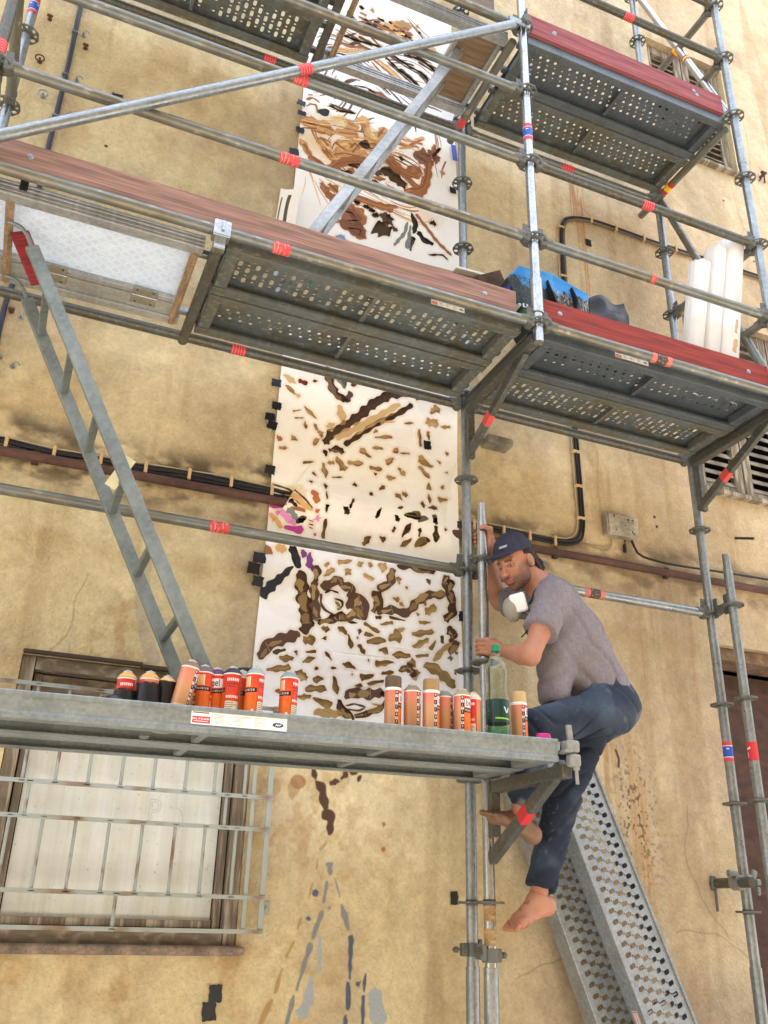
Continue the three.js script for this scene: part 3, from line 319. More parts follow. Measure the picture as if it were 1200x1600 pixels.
// ------------------------------------------------------------------ pipes, cables, junction box on the wall
const clipMat = std({ color: 0xc9a878, roughness: 0.6 });
const pipeMat = std({ map: rep(grime, 1, 1), color: 0x6e4e44, roughness: 0.75 });
{
  const t = thing('brown_pipe', 'long brown painted pipe running level across the facade below the cables', 'pipe');
  part('pipe', tube([-6, 1.705, ZW + 0.026], [6, 1.805, ZW + 0.026], 0.022, 14), pipeMat, t);
  for (const x of [-2.05, -0.6, 0.62, 1.36, 2.5]) part('bracket', box(0.03, 0.062, 0.03, x, 1.755 + x * 0.00833, ZW + 0.016, 0.004), pipeMat, t);
}
const yC = x => 1.805 + 0.012 * Math.sin(x * 4) + (x > 0 ? 0.02 : 0) - (x < -0.9 ? 0.012 : 0);
{
  const t = thing('cable_bundle', 'bundle of black cables clipped along the wall left of the paper sheets', 'cables');
  const ln = (dy, dz, r, m) => { const p = []; for (let x = -3.2; x <= 0.05; x += 0.2) p.push([x, yC(x) + dy + 0.004 * Math.sin(x * 17 + dy * 90), ZW + dz]); part('cable', wire(p, r), m, t); };
  ln(0, 0.018, 0.010, black); ln(-0.020, 0.016, 0.008, rubber); ln(0.015, 0.012, 0.005, black); ln(0.026, 0.010, 0.0035, std({ color: 0xb9aa86, roughness: 0.7 }));
  for (let i = 0; i < 8; i++) { const x = -2.38 + i * 0.2; part('clip', box(0.016, 0.058, 0.03, x, yC(x), ZW + 0.018, 0.005), clipMat, t); }
}
{
  const t = thing('cable_bundle', 'black cables that run right from the poles and bend upward behind the worker', 'cables');
  const path = (o, z) => [[0.05, 1.835 + o], [0.3, 1.84 + o], [0.6, 1.838 + o], [0.71, 1.845 + o], [0.775 - o, 1.88 + o * 0.6], [0.80 - o, 1.95], [0.803 - o, 2.13], [0.80 - o, 2.4], [0.795 - o, 2.7]].map(p => [...p, ZW + z]);
  part('cable', wire(path(0, 0.018), 0.009), black, t); part('cable', wire(path(-0.019, 0.016), 0.0075), rubber, t); part('cable', wire(path(0.02, 0.012), 0.004), std({ color: 0xb9aa86, roughness: 0.7 }), t);
  for (const x of [0.12, 0.3, 0.46, 0.62]) part('clip', box(0.016, 0.058, 0.03, x, 1.83, ZW + 0.018, 0.005), clipMat, t);
  for (const y of [2.0, 2.2, 2.42]) part('clip', box(0.055, 0.016, 0.03, 0.80, y, ZW + 0.018, 0.005), clipMat, t);
}
{
  const t = thing('cable_bundle', 'black cable that rises, bends and runs right above the bags on the deck', 'cables');
  const path = (o, z) => [[0.795 - o, 3.62], [0.80 - o, 3.9], [0.806 - o, 4.06], [0.83 - o * 0.7, 4.15 + o * 0.7], [0.9, 4.2 + o], [1.05, 4.235 + o], [1.6, 4.236 + o], [2.2, 4.25 + o], [4, 4.27 + o]].map(p => [...p, ZW + z]);
  part('cable', wire(path(0, 0.018), 0.0095), black, t); part('cable', wire(path(-0.019, 0.018), 0.009), std({ map: rep(grime, 2), color: 0x8a7a66, roughness: 0.8 }), t); part('cable', wire(path(0.02, 0.01), 0.004), clipMat, t);
  for (const x of [1.05, 1.25, 1.48, 1.75, 2.0, 2.3]) part('clip', box(0.016, 0.055, 0.03, x, 4.235, ZW + 0.018, 0.005), clipMat, t);
  for (const y of [3.68, 3.88, 4.08]) part('clip', box(0.05, 0.014, 0.028, 0.80, y, ZW + 0.018, 0.004), clipMat, t);
}
{
  const t = thing('wall_cable', 'single dark blue cable clipped upright on the wall at the left', 'cable');
  part('cable', wire([[-2.29, 5.4, ZW + 0.015], [-2.288, 4.7, ZW + 0.015], [-2.291, 4.5, ZW + 0.015], [-2.285, 4.0, ZW + 0.015], [-2.288, 3.45, ZW + 0.015], [-2.285, 3.0, ZW + 0.015], [-2.291, 2.7, ZW + 0.015], [-2.312, 2.5, ZW + 0.015], [-2.30, 2.0, ZW + 0.015]], 0.0125), std({ color: 0x24283a, roughness: 0.5 }), t);
  for (const y of [4.62, 4.3, 3.98, 3.68, 3.4, 2.66, 2.2]) part('clip', box(0.034, 0.012, 0.026, -2.29, y, ZW + 0.014, 0.004), zinc, t);
}
{
  const t = thing('junction_box', 'beige plastic junction box on the wall above the right of the worker', 'junction box');
  const m = std({ map: rep(grime, 2), color: 0xcfc8b4, roughness: 0.6 });
  part('housing', box(0.215, 0.135, 0.05, 1.062, 1.994, ZW + 0.027, 0.010), m, t);
  part('cover', box(0.2, 0.12, 0.008, 1.062, 1.994, ZW + 0.055, 0.004), m, t);
  for (const [x, y, w, h] of [[1.0, 2.04, 0.005, 0.016], [1.095, 2.03, 0.016, 0.008], [1.125, 2.03, 0.016, 0.008], [1.095, 2.016, 0.018, 0.003], [1.125, 2.016, 0.018, 0.003], [1.005, 1.955, 0.004, 0.012], [1.118, 1.958, 0.005, 0.014], [1.128, 1.95, 0.004, 0.012]]) part('slot', box(w, h, 0.003, x, y, ZW + 0.0595, 0), black, t);
  part('screw_cap', lathe([[0, 0.003], [0.007, 0.003], [0.009, 0]], 12).rotateX(Math.PI / 2).translate(1.062, 1.946, ZW + 0.059), std({ color: 0x8b846f, roughness: 0.5 }), t);
}
{
  single('box_cable', wire([[1.138, 1.925, ZW + 0.02], [1.142, 1.89, ZW + 0.03], [1.17, 1.845, ZW + 0.03], [1.286, 1.812, ZW + 0.055], [1.467, 1.812, ZW + 0.056], [1.70, 1.822, ZW + 0.055], [2.13, 1.838, ZW + 0.05], [3, 1.845, ZW + 0.05]], 0.0065), black, 'thin black cable looping from the junction box down to the brown pipe', 'cable');
  const w = thing('thin_wires', 'two thin beige wires from the cable bend to the junction box', 'wires');
  for (const o of [0, 0.012]) part('wire', wire([[0.79, 1.85 + o, ZW + 0.008], [0.88, 1.845 + o, ZW + 0.008], [0.97, 1.842 + o * 2, ZW + 0.01], [1.0, 1.87 + o, ZW + 0.01], [1.005, 1.93, ZW + 0.012]], 0.0025), std({ color: 0x9c8660, roughness: 0.8 }), w);
  single('cable_end', [box(0.016, 0.05, 0.012, 1.092, 1.872, ZW + 0.012, 0.004), box(0.006, 0.03, 0.006, 1.096, 1.91, ZW + 0.012, 0.002)], rubber, 'short dark cable end hanging below the junction box', 'cable end');
  single('iron_rod', tube([1.94, 2.10, ZW - 0.01], [1.915, 2.03, ZW + 0.16], 0.008, 8), std({ color: 0x3a3330, roughness: 0.8 }), 'dark iron rod sticking out of the wall left of the lower shutter', 'iron rod');
  const rm = std({ color: 0x5a3c2c, roughness: 0.9 });
  single('wall_hook', [tube([2.725, 5.30, ZW - 0.01], [2.725, 5.30, ZW + 0.05], 0.011, 8), box(0.05, 0.02, 0.02, 2.727, 5.315, ZW + 0.04, 0.004, null), tube([2.70, 5.25, ZW + 0.01], [2.725, 5.30, ZW + 0.04], 0.007, 8), tube([2.755, 5.245, ZW + 0.01], [2.727, 5.30, ZW + 0.04], 0.006, 8)], rm, 'rusty iron hook on the wall outside the right hand poles', 'wall hook');
  const hooks = [[-2.428, 4.345, 'dark iron hook at the top of the wall beside the corner pole'], [-2.425, 4.02, 'dark bolt in the wall left of the upright cable, above the ring'], [-2.37, 3.79, 'pale ring screw in the wall left of the upright cable'], [-2.222, 4.225, 'small dark screw close to the right of the upright cable, upper one'], [-2.245, 4.31, 'pale screw hook at the top right of the upright cable'], [-2.228, 3.972, 'pale cable hook right of the upright cable at ring height'], [-2.235, 3.71, 'pale cable hook right of the upright cable just above the toe board'], [-2.281, 2.459, 'dark bolt just below the hatch deck by the ladder'], [-2.236, 2.44, 'pale screw hook just below the hatch deck by the ladder'], [-2.224, 2.17, 'pale screw hook beside the lower end of the upright cable']];
  hooks.forEach(([x, y, l], i) => {
    const ring = /ring/.test(l) && !/hook/.test(l), dark = /dark/.test(l), m = dark ? rm : zinc;
    const gs = [tube([x, y, ZW - 0.01], [x, y, ZW + 0.03], 0.006, 8), lathe([[0, 0.006], [0.012, 0.004], [0.013, 0]], 10).rotateX(Math.PI / 2).translate(x, y, ZW + 0.001)];
    if (ring) gs.push(prep(new THREE.TorusGeometry(0.022, 0.004, 8, 18)).translate(x, y, ZW + 0.03)); else if (!dark) gs.push(prep(new THREE.TorusGeometry(0.014, 0.003, 6, 12, 4.2)).translate(x + 0.014, y, ZW + 0.03)); else gs.push(box(0.03, 0.014, 0.014, x, y - 0.004, ZW + 0.03, 0.004));
    single('wall_hook', gs, m, l, ring ? 'ring screw' : 'wall hook', 'hooks and screws in the wall');
  });
}
// ------------------------------------------------------------------ paper sheets
function sheet(name, label, art, outline, z, tint, drawMore, ripple = 0.006, allHoles = true) {
  const t = thing(name, label, 'paper sheet', [0, 0, 0], 'sheets of the stencil portrait');
  const xs = outline.map(p => p[0]), ys = outline.map(p => p[1]), x0 = Math.min(...xs) - 0.02, x1 = Math.max(...xs) + 0.02, y0 = Math.min(...ys) - 0.02, y1 = Math.max(...ys) + 0.02;
  const W = Math.min(1024, Math.floor(2000 * (x1 - x0) / (y1 - y0))), H = Math.round(W * (y1 - y0) / (x1 - x0)), X = x => (x - x0) / (x1 - x0) * W, Y = y => (y1 - y) / (y1 - y0) * H;
  const strokes = parseArt(art).map(s => ({ ...s, w: s.w * (s.c === 'D' ? 1.2 : allHoles ? 0.96 : 1.12) })), polys = strokes.map((s, i) => blob(s, 0, i + 1));
  // which blobs can be real cuts: inside the sheet, apart from each other
  const inside = (p, P) => { let c = false; for (let i = 0, j = P.length - 1; i < P.length; j = i++) if ((P[i][1] > p[1]) !== (P[j][1] > p[1]) && p[0] < (P[j][0] - P[i][0]) * (p[1] - P[i][1]) / (P[j][1] - P[i][1]) + P[i][0]) c = !c; return c; };
  const shrunk = outline.map(p => [mix(p[0], (x0 + x1) / 2, 0.03), mix(p[1], (y0 + y1) / 2, 0.02)]);
  const cuts = [];
  const selfCross = P => { const n = P.length; for (let i = 0; i < n; i++) for (let j = i + 2; j < n; j++) { if (i === 0 && j === n - 1) continue; const [a, b, c, d] = [P[i], P[i + 1], P[j], P[(j + 1) % n]]; const o = (p, q, r) => (q[0] - p[0]) * (r[1] - p[1]) - (q[1] - p[1]) * (r[0] - p[0]); if (o(a, b, c) * o(a, b, d) < 0 && o(c, d, a) * o(c, d, b) < 0) return true; } return false; };
  const smooth = P => { const q = []; for (let i = 0; i < P.length; i++) { const a = P[i], b = P[(i + 1) % P.length]; q.push([mix(a[0], b[0], 0.25), mix(a[1], b[1], 0.25)], [mix(a[0], b[0], 0.75), mix(a[1], b[1], 0.75)]); } return q; };
  strokes.forEach((s, i) => {
    if (!allHoles && s.c !== 'd' && s.c !== 'k') return; if ('ympqauvow'.includes(s.c)) return;
    const P = smooth(polys[i]);
    if (selfCross(P) || !P.every(p => inside(p, shrunk))) return;
    const bb = [Math.min(...P.map(p => p[0])), Math.max(...P.map(p => p[0])), Math.min(...P.map(p => p[1])), Math.max(...P.map(p => p[1]))];
    for (const q of cuts) { if (bb[0] > q.bb[1] + 0.004 || bb[1] < q.bb[0] - 0.004 || bb[2] > q.bb[3] + 0.004 || bb[3] < q.bb[2] - 0.004) continue; if (P.some(p => inside(p, q.P)) || q.P.some(p => inside(p, P))) return; }
    cuts.push({ P, bb, i });
  });
  const cutSet = new Set(cuts.map(c => c.i));
  const pt = canvasTex(W, H, (g) => {
    g.fillStyle = tint; g.fillRect(0, 0, W, H);
    for (let i = 0; i < 500; i++) { g.globalAlpha = rr(0.006, 0.026); g.fillStyle = i & 1 ? '#b9a98a' : '#ffffff'; g.beginPath(); g.ellipse(rnd() * W, rnd() * H, rr(10, 120), rr(10, 120), 0, 0, 7); g.fill(); }
    g.globalAlpha = 1; if (drawMore) drawMore(g, X, Y, W / (x1 - x0));
    strokes.forEach((s, i) => { // overspray round each cut, then paint that lies on the paper
      g.globalAlpha = 0.065; g.fillStyle = 'eghk'.includes(s.c) ? '#d8c8a4' : s.c === 'd' || s.c === 'D' ? '#b08a5c' : '#d2a468'; for (const k of [0.017, 0.012, 0.007, 0.004]) { pathOn(g, blob(s, k, i + 1), X, Y); g.fill(); } g.globalAlpha = 1;
    });
    strokes.forEach((s, i) => {
      if (cutSet.has(i)) return; g.fillStyle = INK[s.c]; g.globalAlpha = s.c === 'y' ? 0.5 : 'a' === s.c ? 0.8 : 0.96; pathOn(g, polys[i], X, Y); g.fill();
      if (s.c === 'D') { core(g, s, i, X, Y); }
      if (!allHoles && 'abofqy'.includes(s.c)) { // layered sprays: darker rim, second tone inside
        g.globalAlpha = 0.5; g.strokeStyle = s.c === 'y' ? '#c89a58' : '#6a3c1e'; g.lineWidth = rr(1, 2.6); pathOn(g, polys[i], X, Y); g.stroke();
        for (let q = 0; q < 3; q++) { g.globalAlpha = rr(0.35, 0.75); g.fillStyle = [['#8a5028', '#e2b070'], ['#7a4420', '#c48448'], ['#c88c48', '#efd2a0'], ['#5c3824', '#9a6844'], ['#8a4a28', '#d08a58'], ['#e0b878', '#f4e2b8']]['abofqy'.indexOf(s.c)][(q + i) % 2]; const dx = rr(-0.4, 0.4) * s.w, dy = rr(-0.4, 0.4) * s.w; pathOn(g, blob({ w: s.w * rr(0.12, 0.34), pts: s.pts.map(p => [p[0] + dx, p[1] + dy]) }, 0, i * 3 + q), X, Y); g.fill(); }
        g.globalAlpha = 0.6; g.strokeStyle = '#3a2418'; g.lineWidth = 1.4; if (i % 2) { g.beginPath(); s.pts.forEach((p, k) => k ? g.lineTo(X(p[0] + 0.3 * s.w), Y(p[1] + 0.2 * s.w)) : g.moveTo(X(p[0] + 0.3 * s.w), Y(p[1] + 0.2 * s.w))); g.stroke(); }
      }
      g.globalAlpha = 1;
    });
  });
  function core(g, s, i, X, Y) { // tan segments inside the dark contour
    const P = s.pts; g.lineCap = 'round';
    for (let k = 1; k < P.length; k++) { const [a, b] = [P[k - 1], P[k]]; if ((i * 7 + k * 5) % 4 === 0) continue; const e = 0.2 + 0.14 * Math.sin(i * 5 + k * 3); const off = 0.16 * s.w * Math.sin(i * 2.7 + k * 4.1); g.fillStyle = k % 3 === 0 ? '#8d7348' : k % 3 === 1 ? '#ab8f5e' : '#9a7d4e'; g.globalAlpha = 0.96; pathOn(g, blob({ w: s.w * (0.52 + 0.22 * Math.sin(i * 3 + k * 7)), pts: [[mix(a[0], b[0], e) + off, mix(a[1], b[1], e) + off], [mix(a[0], b[0], 0.88) + off * 0.4, mix(a[1], b[1], 0.88) - off * 0.4]] }, 0, i * 5 + k * 3), X, Y); g.fill(); g.strokeStyle = '#efe6d0'; g.lineWidth = 1.6; g.globalAlpha = 0.7; if ((k + i) % 2) { const nx = -(b[1] - a[1]), ny = b[0] - a[0], m = Math.hypot(nx, ny) || 1, q = s.w * 0.5; g.beginPath(); g.moveTo(X(b[0] + nx / m * q), Y(b[1] + ny / m * q)); g.lineTo(X(b[0] - nx / m * q), Y(b[1] - ny / m * q)); g.stroke(); } }
    g.globalAlpha = 1;
  }
  const setUV = (g) => { const q = prep(g), P = q.attributes.position, u = new Float32Array(P.count * 2); for (let k = 0; k < P.count; k++) { u[2 * k] = (P.getX(k) - x0) / (x1 - x0); u[2 * k + 1] = (P.getY(k) - y0) / (y1 - y0); } q.setAttribute('uv', new THREE.BufferAttribute(u, 2)); return q; };
  const s = new THREE.Shape(outline.map(p => new THREE.Vector2(...p)));
  for (const c of cuts) s.holes.push(new THREE.Path(c.P.map(p => new THREE.Vector2(...p))));
  const g = setUV(new THREE.ExtrudeGeometry(s, { depth: 0.0022, bevelEnabled: false }));
  const P = g.attributes.position; // the paper lifts a little here and there
  for (let k = 0; k < P.count; k++) { const x = P.getX(k), y = P.getY(k); P.setZ(k, P.getZ(k) + z + ripple * (0.5 + 0.5 * Math.sin(x * 7 + 1.3 * Math.sin(y * 5))) * (0.6 + 0.4 * Math.sin(y * 9 + x * 3)) + 0.052 * Math.exp(-Math.pow((y - 1.78) / 0.11, 2))); }
  g.computeVertexNormals();
  part('paper', g, std({ map: pt, roughness: 0.82 }), t);
  // paint on the wall seen through the cuts
  const bt = canvasTex(W, H, (g) => {
    g.fillStyle = '#c5a672'; g.fillRect(0, 0, W, H); speck(g, W, H, 900, ['#a88752', '#dcc596'], 2, 14, 0.3);
    strokes.forEach((q, i) => { g.globalAlpha = 1; g.fillStyle = INK[q.c]; pathOn(g, blob(q, 0.012, i + 1), X, Y); g.fill(); if (q.c === 'D') core(g, q, i, X, Y); else { g.globalAlpha = 0.35; g.fillStyle = i % 3 ? '#5d4426' : '#e6cf9e'; pathOn(g, blob({ ...q, w: q.w * 0.7, pts: q.pts.map(p => [p[0] + 0.008, p[1] - 0.010]) }, 0, i + 9), X, Y); g.fill(); } });
    g.globalAlpha = 1;
  });
  const b = new THREE.Shape(outline.map(p => new THREE.Vector2(mix(p[0], (x0 + x1) / 2, 0.02), mix(p[1], (y0 + y1) / 2, 0.01))));
  const bg = setUV(new THREE.ShapeGeometry(b).translate(0, 0, ZW + 0.0015));
  const bm = part('wall_paint', bg, std({ map: bt, roughness: 0.9 }), t); bm.userData.label = 'brown paint sprayed on the wall behind the cuts';
  return t;
}
sheet('stencil_sheet', 'lowest large white paper sheet with cut brown eyes and blotches, behind the spray cans', ART_LOWER, [[-1.0, 0.60], [0.05, 0.60], [0.056, 1.0], [0.047, 1.28], [0.035, 1.60], [-0.985, 1.60], [-0.995, 1.1]], ZW + 0.006, '#fbfbfa', null, 0.014);
sheet('stencil_sheet', 'middle cream paper sheet with small tan cuts and two long brown lines', ART_MIDDLE, [[-0.985, 1.585], [0.033, 1.57], [0.03, 2.2], [0.035, 2.78], [-0.98, 2.80], [-0.985, 2.2]], ZW + 0.012, '#faf5ea', null, 0.008);
sheet('stencil_sheet', 'upper white paper sheet with a brown portrait of a face, above the working deck', ART_UPPER, [[-1.0, 3.36], [-0.42, 3.37], [-0.36, 3.44], [0.075, 3.40], [0.035, 4.4], [0.012, 5.62], [-0.985, 5.62], [-0.99, 4.4]], ZW + 0.010, '#fcfaf5', (g, X, Y, S) => {
  const wash = (x, y, r, c, a) => { for (let k = 5; k > 0; k--) { g.globalAlpha = a / 5; g.fillStyle = c; g.beginPath(); g.ellipse(X(x), Y(y), r * S * k / 5, r * S * k / 5 * 0.8, 0, 0, 7); g.fill(); } g.globalAlpha = 1; };
  wash(-0.86, 4.1, 0.16, '#dca056', 0.7); wash(-0.70, 3.95, 0.17, '#e0a860', 0.7); wash(-0.62, 4.2, 0.15, '#e6b878', 0.7); wash(-0.45, 4.15, 0.14, '#d8a068', 0.6); wash(-0.25, 3.9, 0.12, '#ead0a0', 0.5); wash(-0.6, 5.1, 0.2, '#e8cc98', 0.5); wash(-0.80, 4.3, 0.1, '#e6c490', 0.6); wash(-0.15, 3.8, 0.1, '#dba878', 0.4);
  // thin flowing strokes of the portrait that lie under the broad ones
  g.lineCap = 'round'; g.lineJoin = 'round';
  for (let k = 0; k < 230; k++) {
    let x = rr(-0.95, -0.06), y = rr(3.72, 5.35); if (x > -0.3 && y < 4.0) continue;
    const hair = y > 4.45, tone = hair ? ['#3a2620', '#4a3024', '#7a4a2a', '#c08a50', '#2a2430'] : ['#b87a40', '#8a5430', '#d8a868', '#5a3826', '#e2bc84'];
    g.strokeStyle = tone[k % 5]; g.globalAlpha = rr(0.55, 0.95); let lw = rr(0.004, hair ? 0.016 : 0.013) * S, n = 5 + (k % 6);
    for (let q = 0; q < n; q++) { const cx = -0.48, cy = hair ? 4.2 : 4.05, a = Math.atan2(y - cy, (x - cx) * 1.2) + 1.57 + 0.7 * Math.sin(x * 9 + y * 7 + (hair ? 1 : 0)), st = 0.026; g.lineWidth = lw * (0.5 + 0.6 * Math.sin((q + 0.6) / n * 3.1)); g.beginPath(); g.moveTo(X(x), Y(y)); x += Math.cos(a) * st; y += Math.sin(a) * st * 0.8; if (x > -0.03 || x < -0.97) break; g.lineTo(X(x), Y(y)); g.stroke(); }
  }
  g.globalAlpha = 1;
}, 0.006, false);
{
  const t = thing('stencil_offcut', 'narrow curled paper strip with a dark streak left of the face sheet', 'paper strip');
  const s = new THREE.PlaneGeometry(0.10, 0.56, 8, 8); const P = s.attributes.position;
  for (let i = 0; i < P.count; i++) P.setZ(i, 0.06 * Math.pow((P.getX(i) + 0.05) / 0.10, 2) + 0.01 * Math.sin(P.getY(i) * 9));
  s.computeVertexNormals();
  part('paper', prep(s.rotateZ(-0.05)).translate(-1.04, 3.38, ZW + 0.02), std({ side: THREE.DoubleSide, roughness: 0.85, map: canvasTex(128, 512, (g, w, h) => { g.fillStyle = '#efe9da'; g.fillRect(0, 0, w, h); g.strokeStyle = '#5b4a34'; g.lineWidth = 22; g.beginPath(); g.moveTo(70, 40); g.bezierCurveTo(40, 160, 80, 300, 60, 500); g.stroke(); g.lineWidth = 9; g.beginPath(); g.moveTo(20, 60); g.bezierCurveTo(0, 200, 30, 400, 10, 500); g.stroke(); }) }), t);
}
// ------------------------------------------------------------------ tape
const TAPES = [
  [-2.014, 3.952, 'black tape square alone on the bare wall right of the upright cable', 0.055, 0.05],
  [-0.999, 4.357, 'black tape square on the left edge of the face sheet, topmost of three', 0.05, 0.042], [-0.990, 4.278, 'black tape square on the left edge of the face sheet, middle of three', 0.05, 0.036], [-0.993, 4.142, 'black tape square on the left edge of the face sheet, lowest of three', 0.05, 0.045],
  [-1.018, 3.962, 'black tape piece left of the face sheet, upper of two that touch', 0.06, 0.05], [-0.99, 3.918, 'black tape piece left of the face sheet, lower of two that touch', 0.05, 0.03],
  [0.011, 4.075, 'black tape square on the right edge of the face sheet', 0.042, 0.05], [1.026, 4.043, 'black tape square on the wall above the bags, below the bent cable', 0.044, 0.055],
  [-1.003, 2.400, 'black tape square on the left edge of the cream sheet, topmost', 0.05, 0.044], [-0.993, 2.267, 'black tape square on the left edge of the cream sheet, second from the top', 0.048, 0.045], [-1.021, 2.197, 'black tape square beside the cream sheet, upper of a touching pair', 0.05, 0.042], [-1.007, 2.152, 'black tape square beside the cream sheet, lower of a touching pair', 0.05, 0.046], [-0.998, 1.907, 'creased black tape square beside the cream sheet just above the cables', 0.05, 0.048],
  [-0.153, 2.238, 'black tape square in the middle of the cream sheet near its right side', 0.04, 0.052], [0.015, 2.539, 'black tape square on the right edge of the cream sheet under the deck', 0.05, 0.05], [0.028, 1.812, 'black tape strip over the cables at the right edge of the cream sheet', 0.07, 0.04], [0.046, 1.315, 'black tape square on the right edge of the lowest sheet by the poles', 0.04, 0.055],
  [-1.013, 1.446, 'black tape square left of the lowest sheet, topmost of three', 0.06, 0.05], [-1.036, 1.389, 'black tape square left of the lowest sheet, middle of three', 0.06, 0.055], [-1.010, 1.330, 'black tape square left of the lowest sheet, lowest of three', 0.05, 0.05],
  [-1.030, -0.350, 'black tape patch below the window, upper of two', 0.05, 0.062], [-1.050, -0.410, 'black tape patch below the window, lower of two', 0.054, 0.066], [0.001, 0.019, 'black tape piece on the bare wall left of the lowest pole couplers', 0.038, 0.054]];
const tapeMat = std({ color: 0x16171f, roughness: 0.42 });
TAPES.forEach(([x, y, label, w, h], i) => {
  const g = new THREE.PlaneGeometry(w, h, 7, 5), P = g.attributes.position; for (let k = 0; k < P.count; k++) P.setXYZ(k, P.getX(k) + rr(-0.0028, 0.0028), P.getY(k) + rr(-0.0022, 0.0022), 0.002 * Math.sin(k * 2.1 + i));
  g.computeVertexNormals(); const q = prep(g.rotateZ(rr(-0.12, 0.12))).translate(x, y, ZW + ([0, 7, 20, 21, 22].includes(i) ? 0.005 : 0.026)); single('tape_piece', q, tapeMat, label, 'tape', 'black tape pieces');
});
single('tape_piece', metreUV(new THREE.PlaneGeometry(0.035, 0.13, 1, 4)).rotateZ(0.1).translate(0.022, 4.39, ZW + 0.028), std({ color: 0x2f4fb4, roughness: 0.5 }), 'torn blue tape strip at the right edge of the face sheet', 'tape');

// ------------------------------------------------------------------ scaffold: standards, ledgers, consoles, braces
const YF = 2.49, ZF = 0.735, XL = -2.47, XR = 1.505;
const scaffold = thing('scaffold', 'galvanised tube scaffold with ring couplers standing in front of the facade', 'scaffold');
const rosetteGeo = (() => {
  const s = new THREE.Shape(); for (let i = 0; i <= 64; i++) { const a = i / 64 * Math.PI * 2, r = 0.0605 - 0.003 * (0.5 + 0.5 * Math.cos(a * 8)); i ? s.lineTo(r * Math.cos(a), r * Math.sin(a)) : s.moveTo(r, 0); }
  for (let i = 0; i < 8; i++) { const a = i * Math.PI / 4, h = new THREE.Path(), big = i % 2, rx = big ? 0.0125 : 0.010, ry = big ? 0.0155 : 0.009, R = 0.0435; h.absellipse(R * Math.cos(a), R * Math.sin(a), rx, ry, 0, Math.PI * 2, true, a); s.holes.push(h); }
  const hole = new THREE.Path(); hole.absarc(0, 0, 0.0246, 0, Math.PI * 2, true); s.holes.push(hole);
  return metreUV(new THREE.ExtrudeGeometry(s, { depth: 0.007, bevelEnabled: true, bevelSize: 0.0012, bevelThickness: 0.0012, bevelSegments: 1, curveSegments: 10 }).rotateX(-Math.PI / 2).translate(0, -0.0035, 0));
})();
const weld = tube([0, -0.012, 0], [0, 0.012, 0], 0.0262, 20);
function standard(x, z, y0, y1, ros, m, sleeves = [], label) {
  const o = part('standard', tube([x, y0, z], [x, y1, z], 0.0242, 22), m, scaffold); if (label) o.userData.label = label;
  for (const y of ros) { const q = part('rosette', [rosetteGeo, weld], cast, o); q.position.set(x, y, z); q.rotation.y = rr(-0.05, 0.05); }
  for (const [a, b, r, mm] of sleeves) part('sleeve', [tube([x, a, z], [x, b, z], r, 22), lathe([[r - 0.004, 0], [r + 0.0012, 0.002], [r + 0.0012, 0.006], [r - 0.004, 0.008]], 22).translate(x, a - 0.004, z)], mm || zinc, o);
  return o;
}
const ticks = (y0, y1, s = 0.5, off = 0) => { const r = []; for (let y = y0; y <= y1 + 1e-6; y += s) r.push(y + off); return r; };
// pole pair beside the worker, pole pair at the right, hidden corner at the left
const S1 = standard(0, 0, GY + 0.1, 6.3, ticks(-1, 6), zinc, [[GY + 0.08, -0.243, 0.0288], [4.62, 4.9, 0.0285]]);
const S2 = standard(-0.01, 0.1727, GY + 0.1, 1.70, ticks(-1, 1.5), zincBright, [[GY + 0.08, -0.239, 0.0300], [1.66, 1.79, 0.0205, zincBright]], 'short bright pole with a free top end that the worker holds');
const R1 = standard(XR, 0, GY + 0.1, 6.6, ticks(-1, 6.5), zinc, [[GY + 0.08, -0.24, 0.0288], [4.6, 4.9, 0.0285]]);
const R2 = standard(XR - 0.002, 0.1727, GY + 0.1, 1.70, ticks(-1, 1.5), zinc, [[GY + 0.08, -0.24, 0.0300], [1.66, 1.79, 0.0205]], 'short pole with a free top end beside the door');
const FM = standard(0, ZF, 2.385, 7.0, ticks(YF, 6.6), zincBright, [[2.55, 2.745, 0.0305, zincBright]]);
const FR = standard(XR, ZF, 2.40, 7.0, ticks(YF, 6.6), zinc, [[4.10, 4.585, 0.0262]]);
const IL = standard(-2.495, 0, GY + 0.1, 6.3, ticks(-1, 6), zinc, []);
const FL = standard(XL, ZF, 2.40, 7.0, ticks(YF, 6.6), steelDark, []);
for (const [x, z] of [[0, 0], [-0.01, 0.1727], [XR, 0], [XR - 0.002, 0.1727], [-2.495, 0]]) part('base_plate', [box(0.15, 0.008, 0.15, x, GY + 0.004 + 0.001, z, 0.002), tube([x, GY, z], [x, GY + 0.3, z], 0.019, 14)], zinc, scaffold);
// cast wedge head pointing along +x from the pole axis
const headGeo = (() => {
  const g = [tube([0.062, 0, 0], [0.098, 0, 0], 0.0268, 16, 0.0255), box(0.042, 0.062, 0.046, 0.048, 0, 0, 0.008), box(0.03, 0.018, 0.05, 0.045, 0.026, 0, 0.006), box(0.03, 0.018, 0.05, 0.045, -0.026, 0, 0.006)];
  return merge(g);
})();
const wedgeGeo = box(0.030, 0.115, 0.0065, 0.047, 0.020, 0, 0.001, [0, 0, 0.1]);
function heads(o, a, b, only) {
  const A = V(...a), B = V(...b), d = B.clone().sub(A).normalize();
  const put = (p, dir) => {
    const gp = [headGeo.clone(), wedgeGeo.clone()], mm = new THREE.Matrix4().makeBasis(dir, UP, dir.clone().cross(UP)).setPosition(p.x, p.y + 0.004, p.z);
    part('wedge_head', gp.map(g => g.applyMatrix4(mm)), cast, o);
  };
  if (only !== 'b') put(A, d); if (only !== 'a') put(B, d.clone().negate());
}
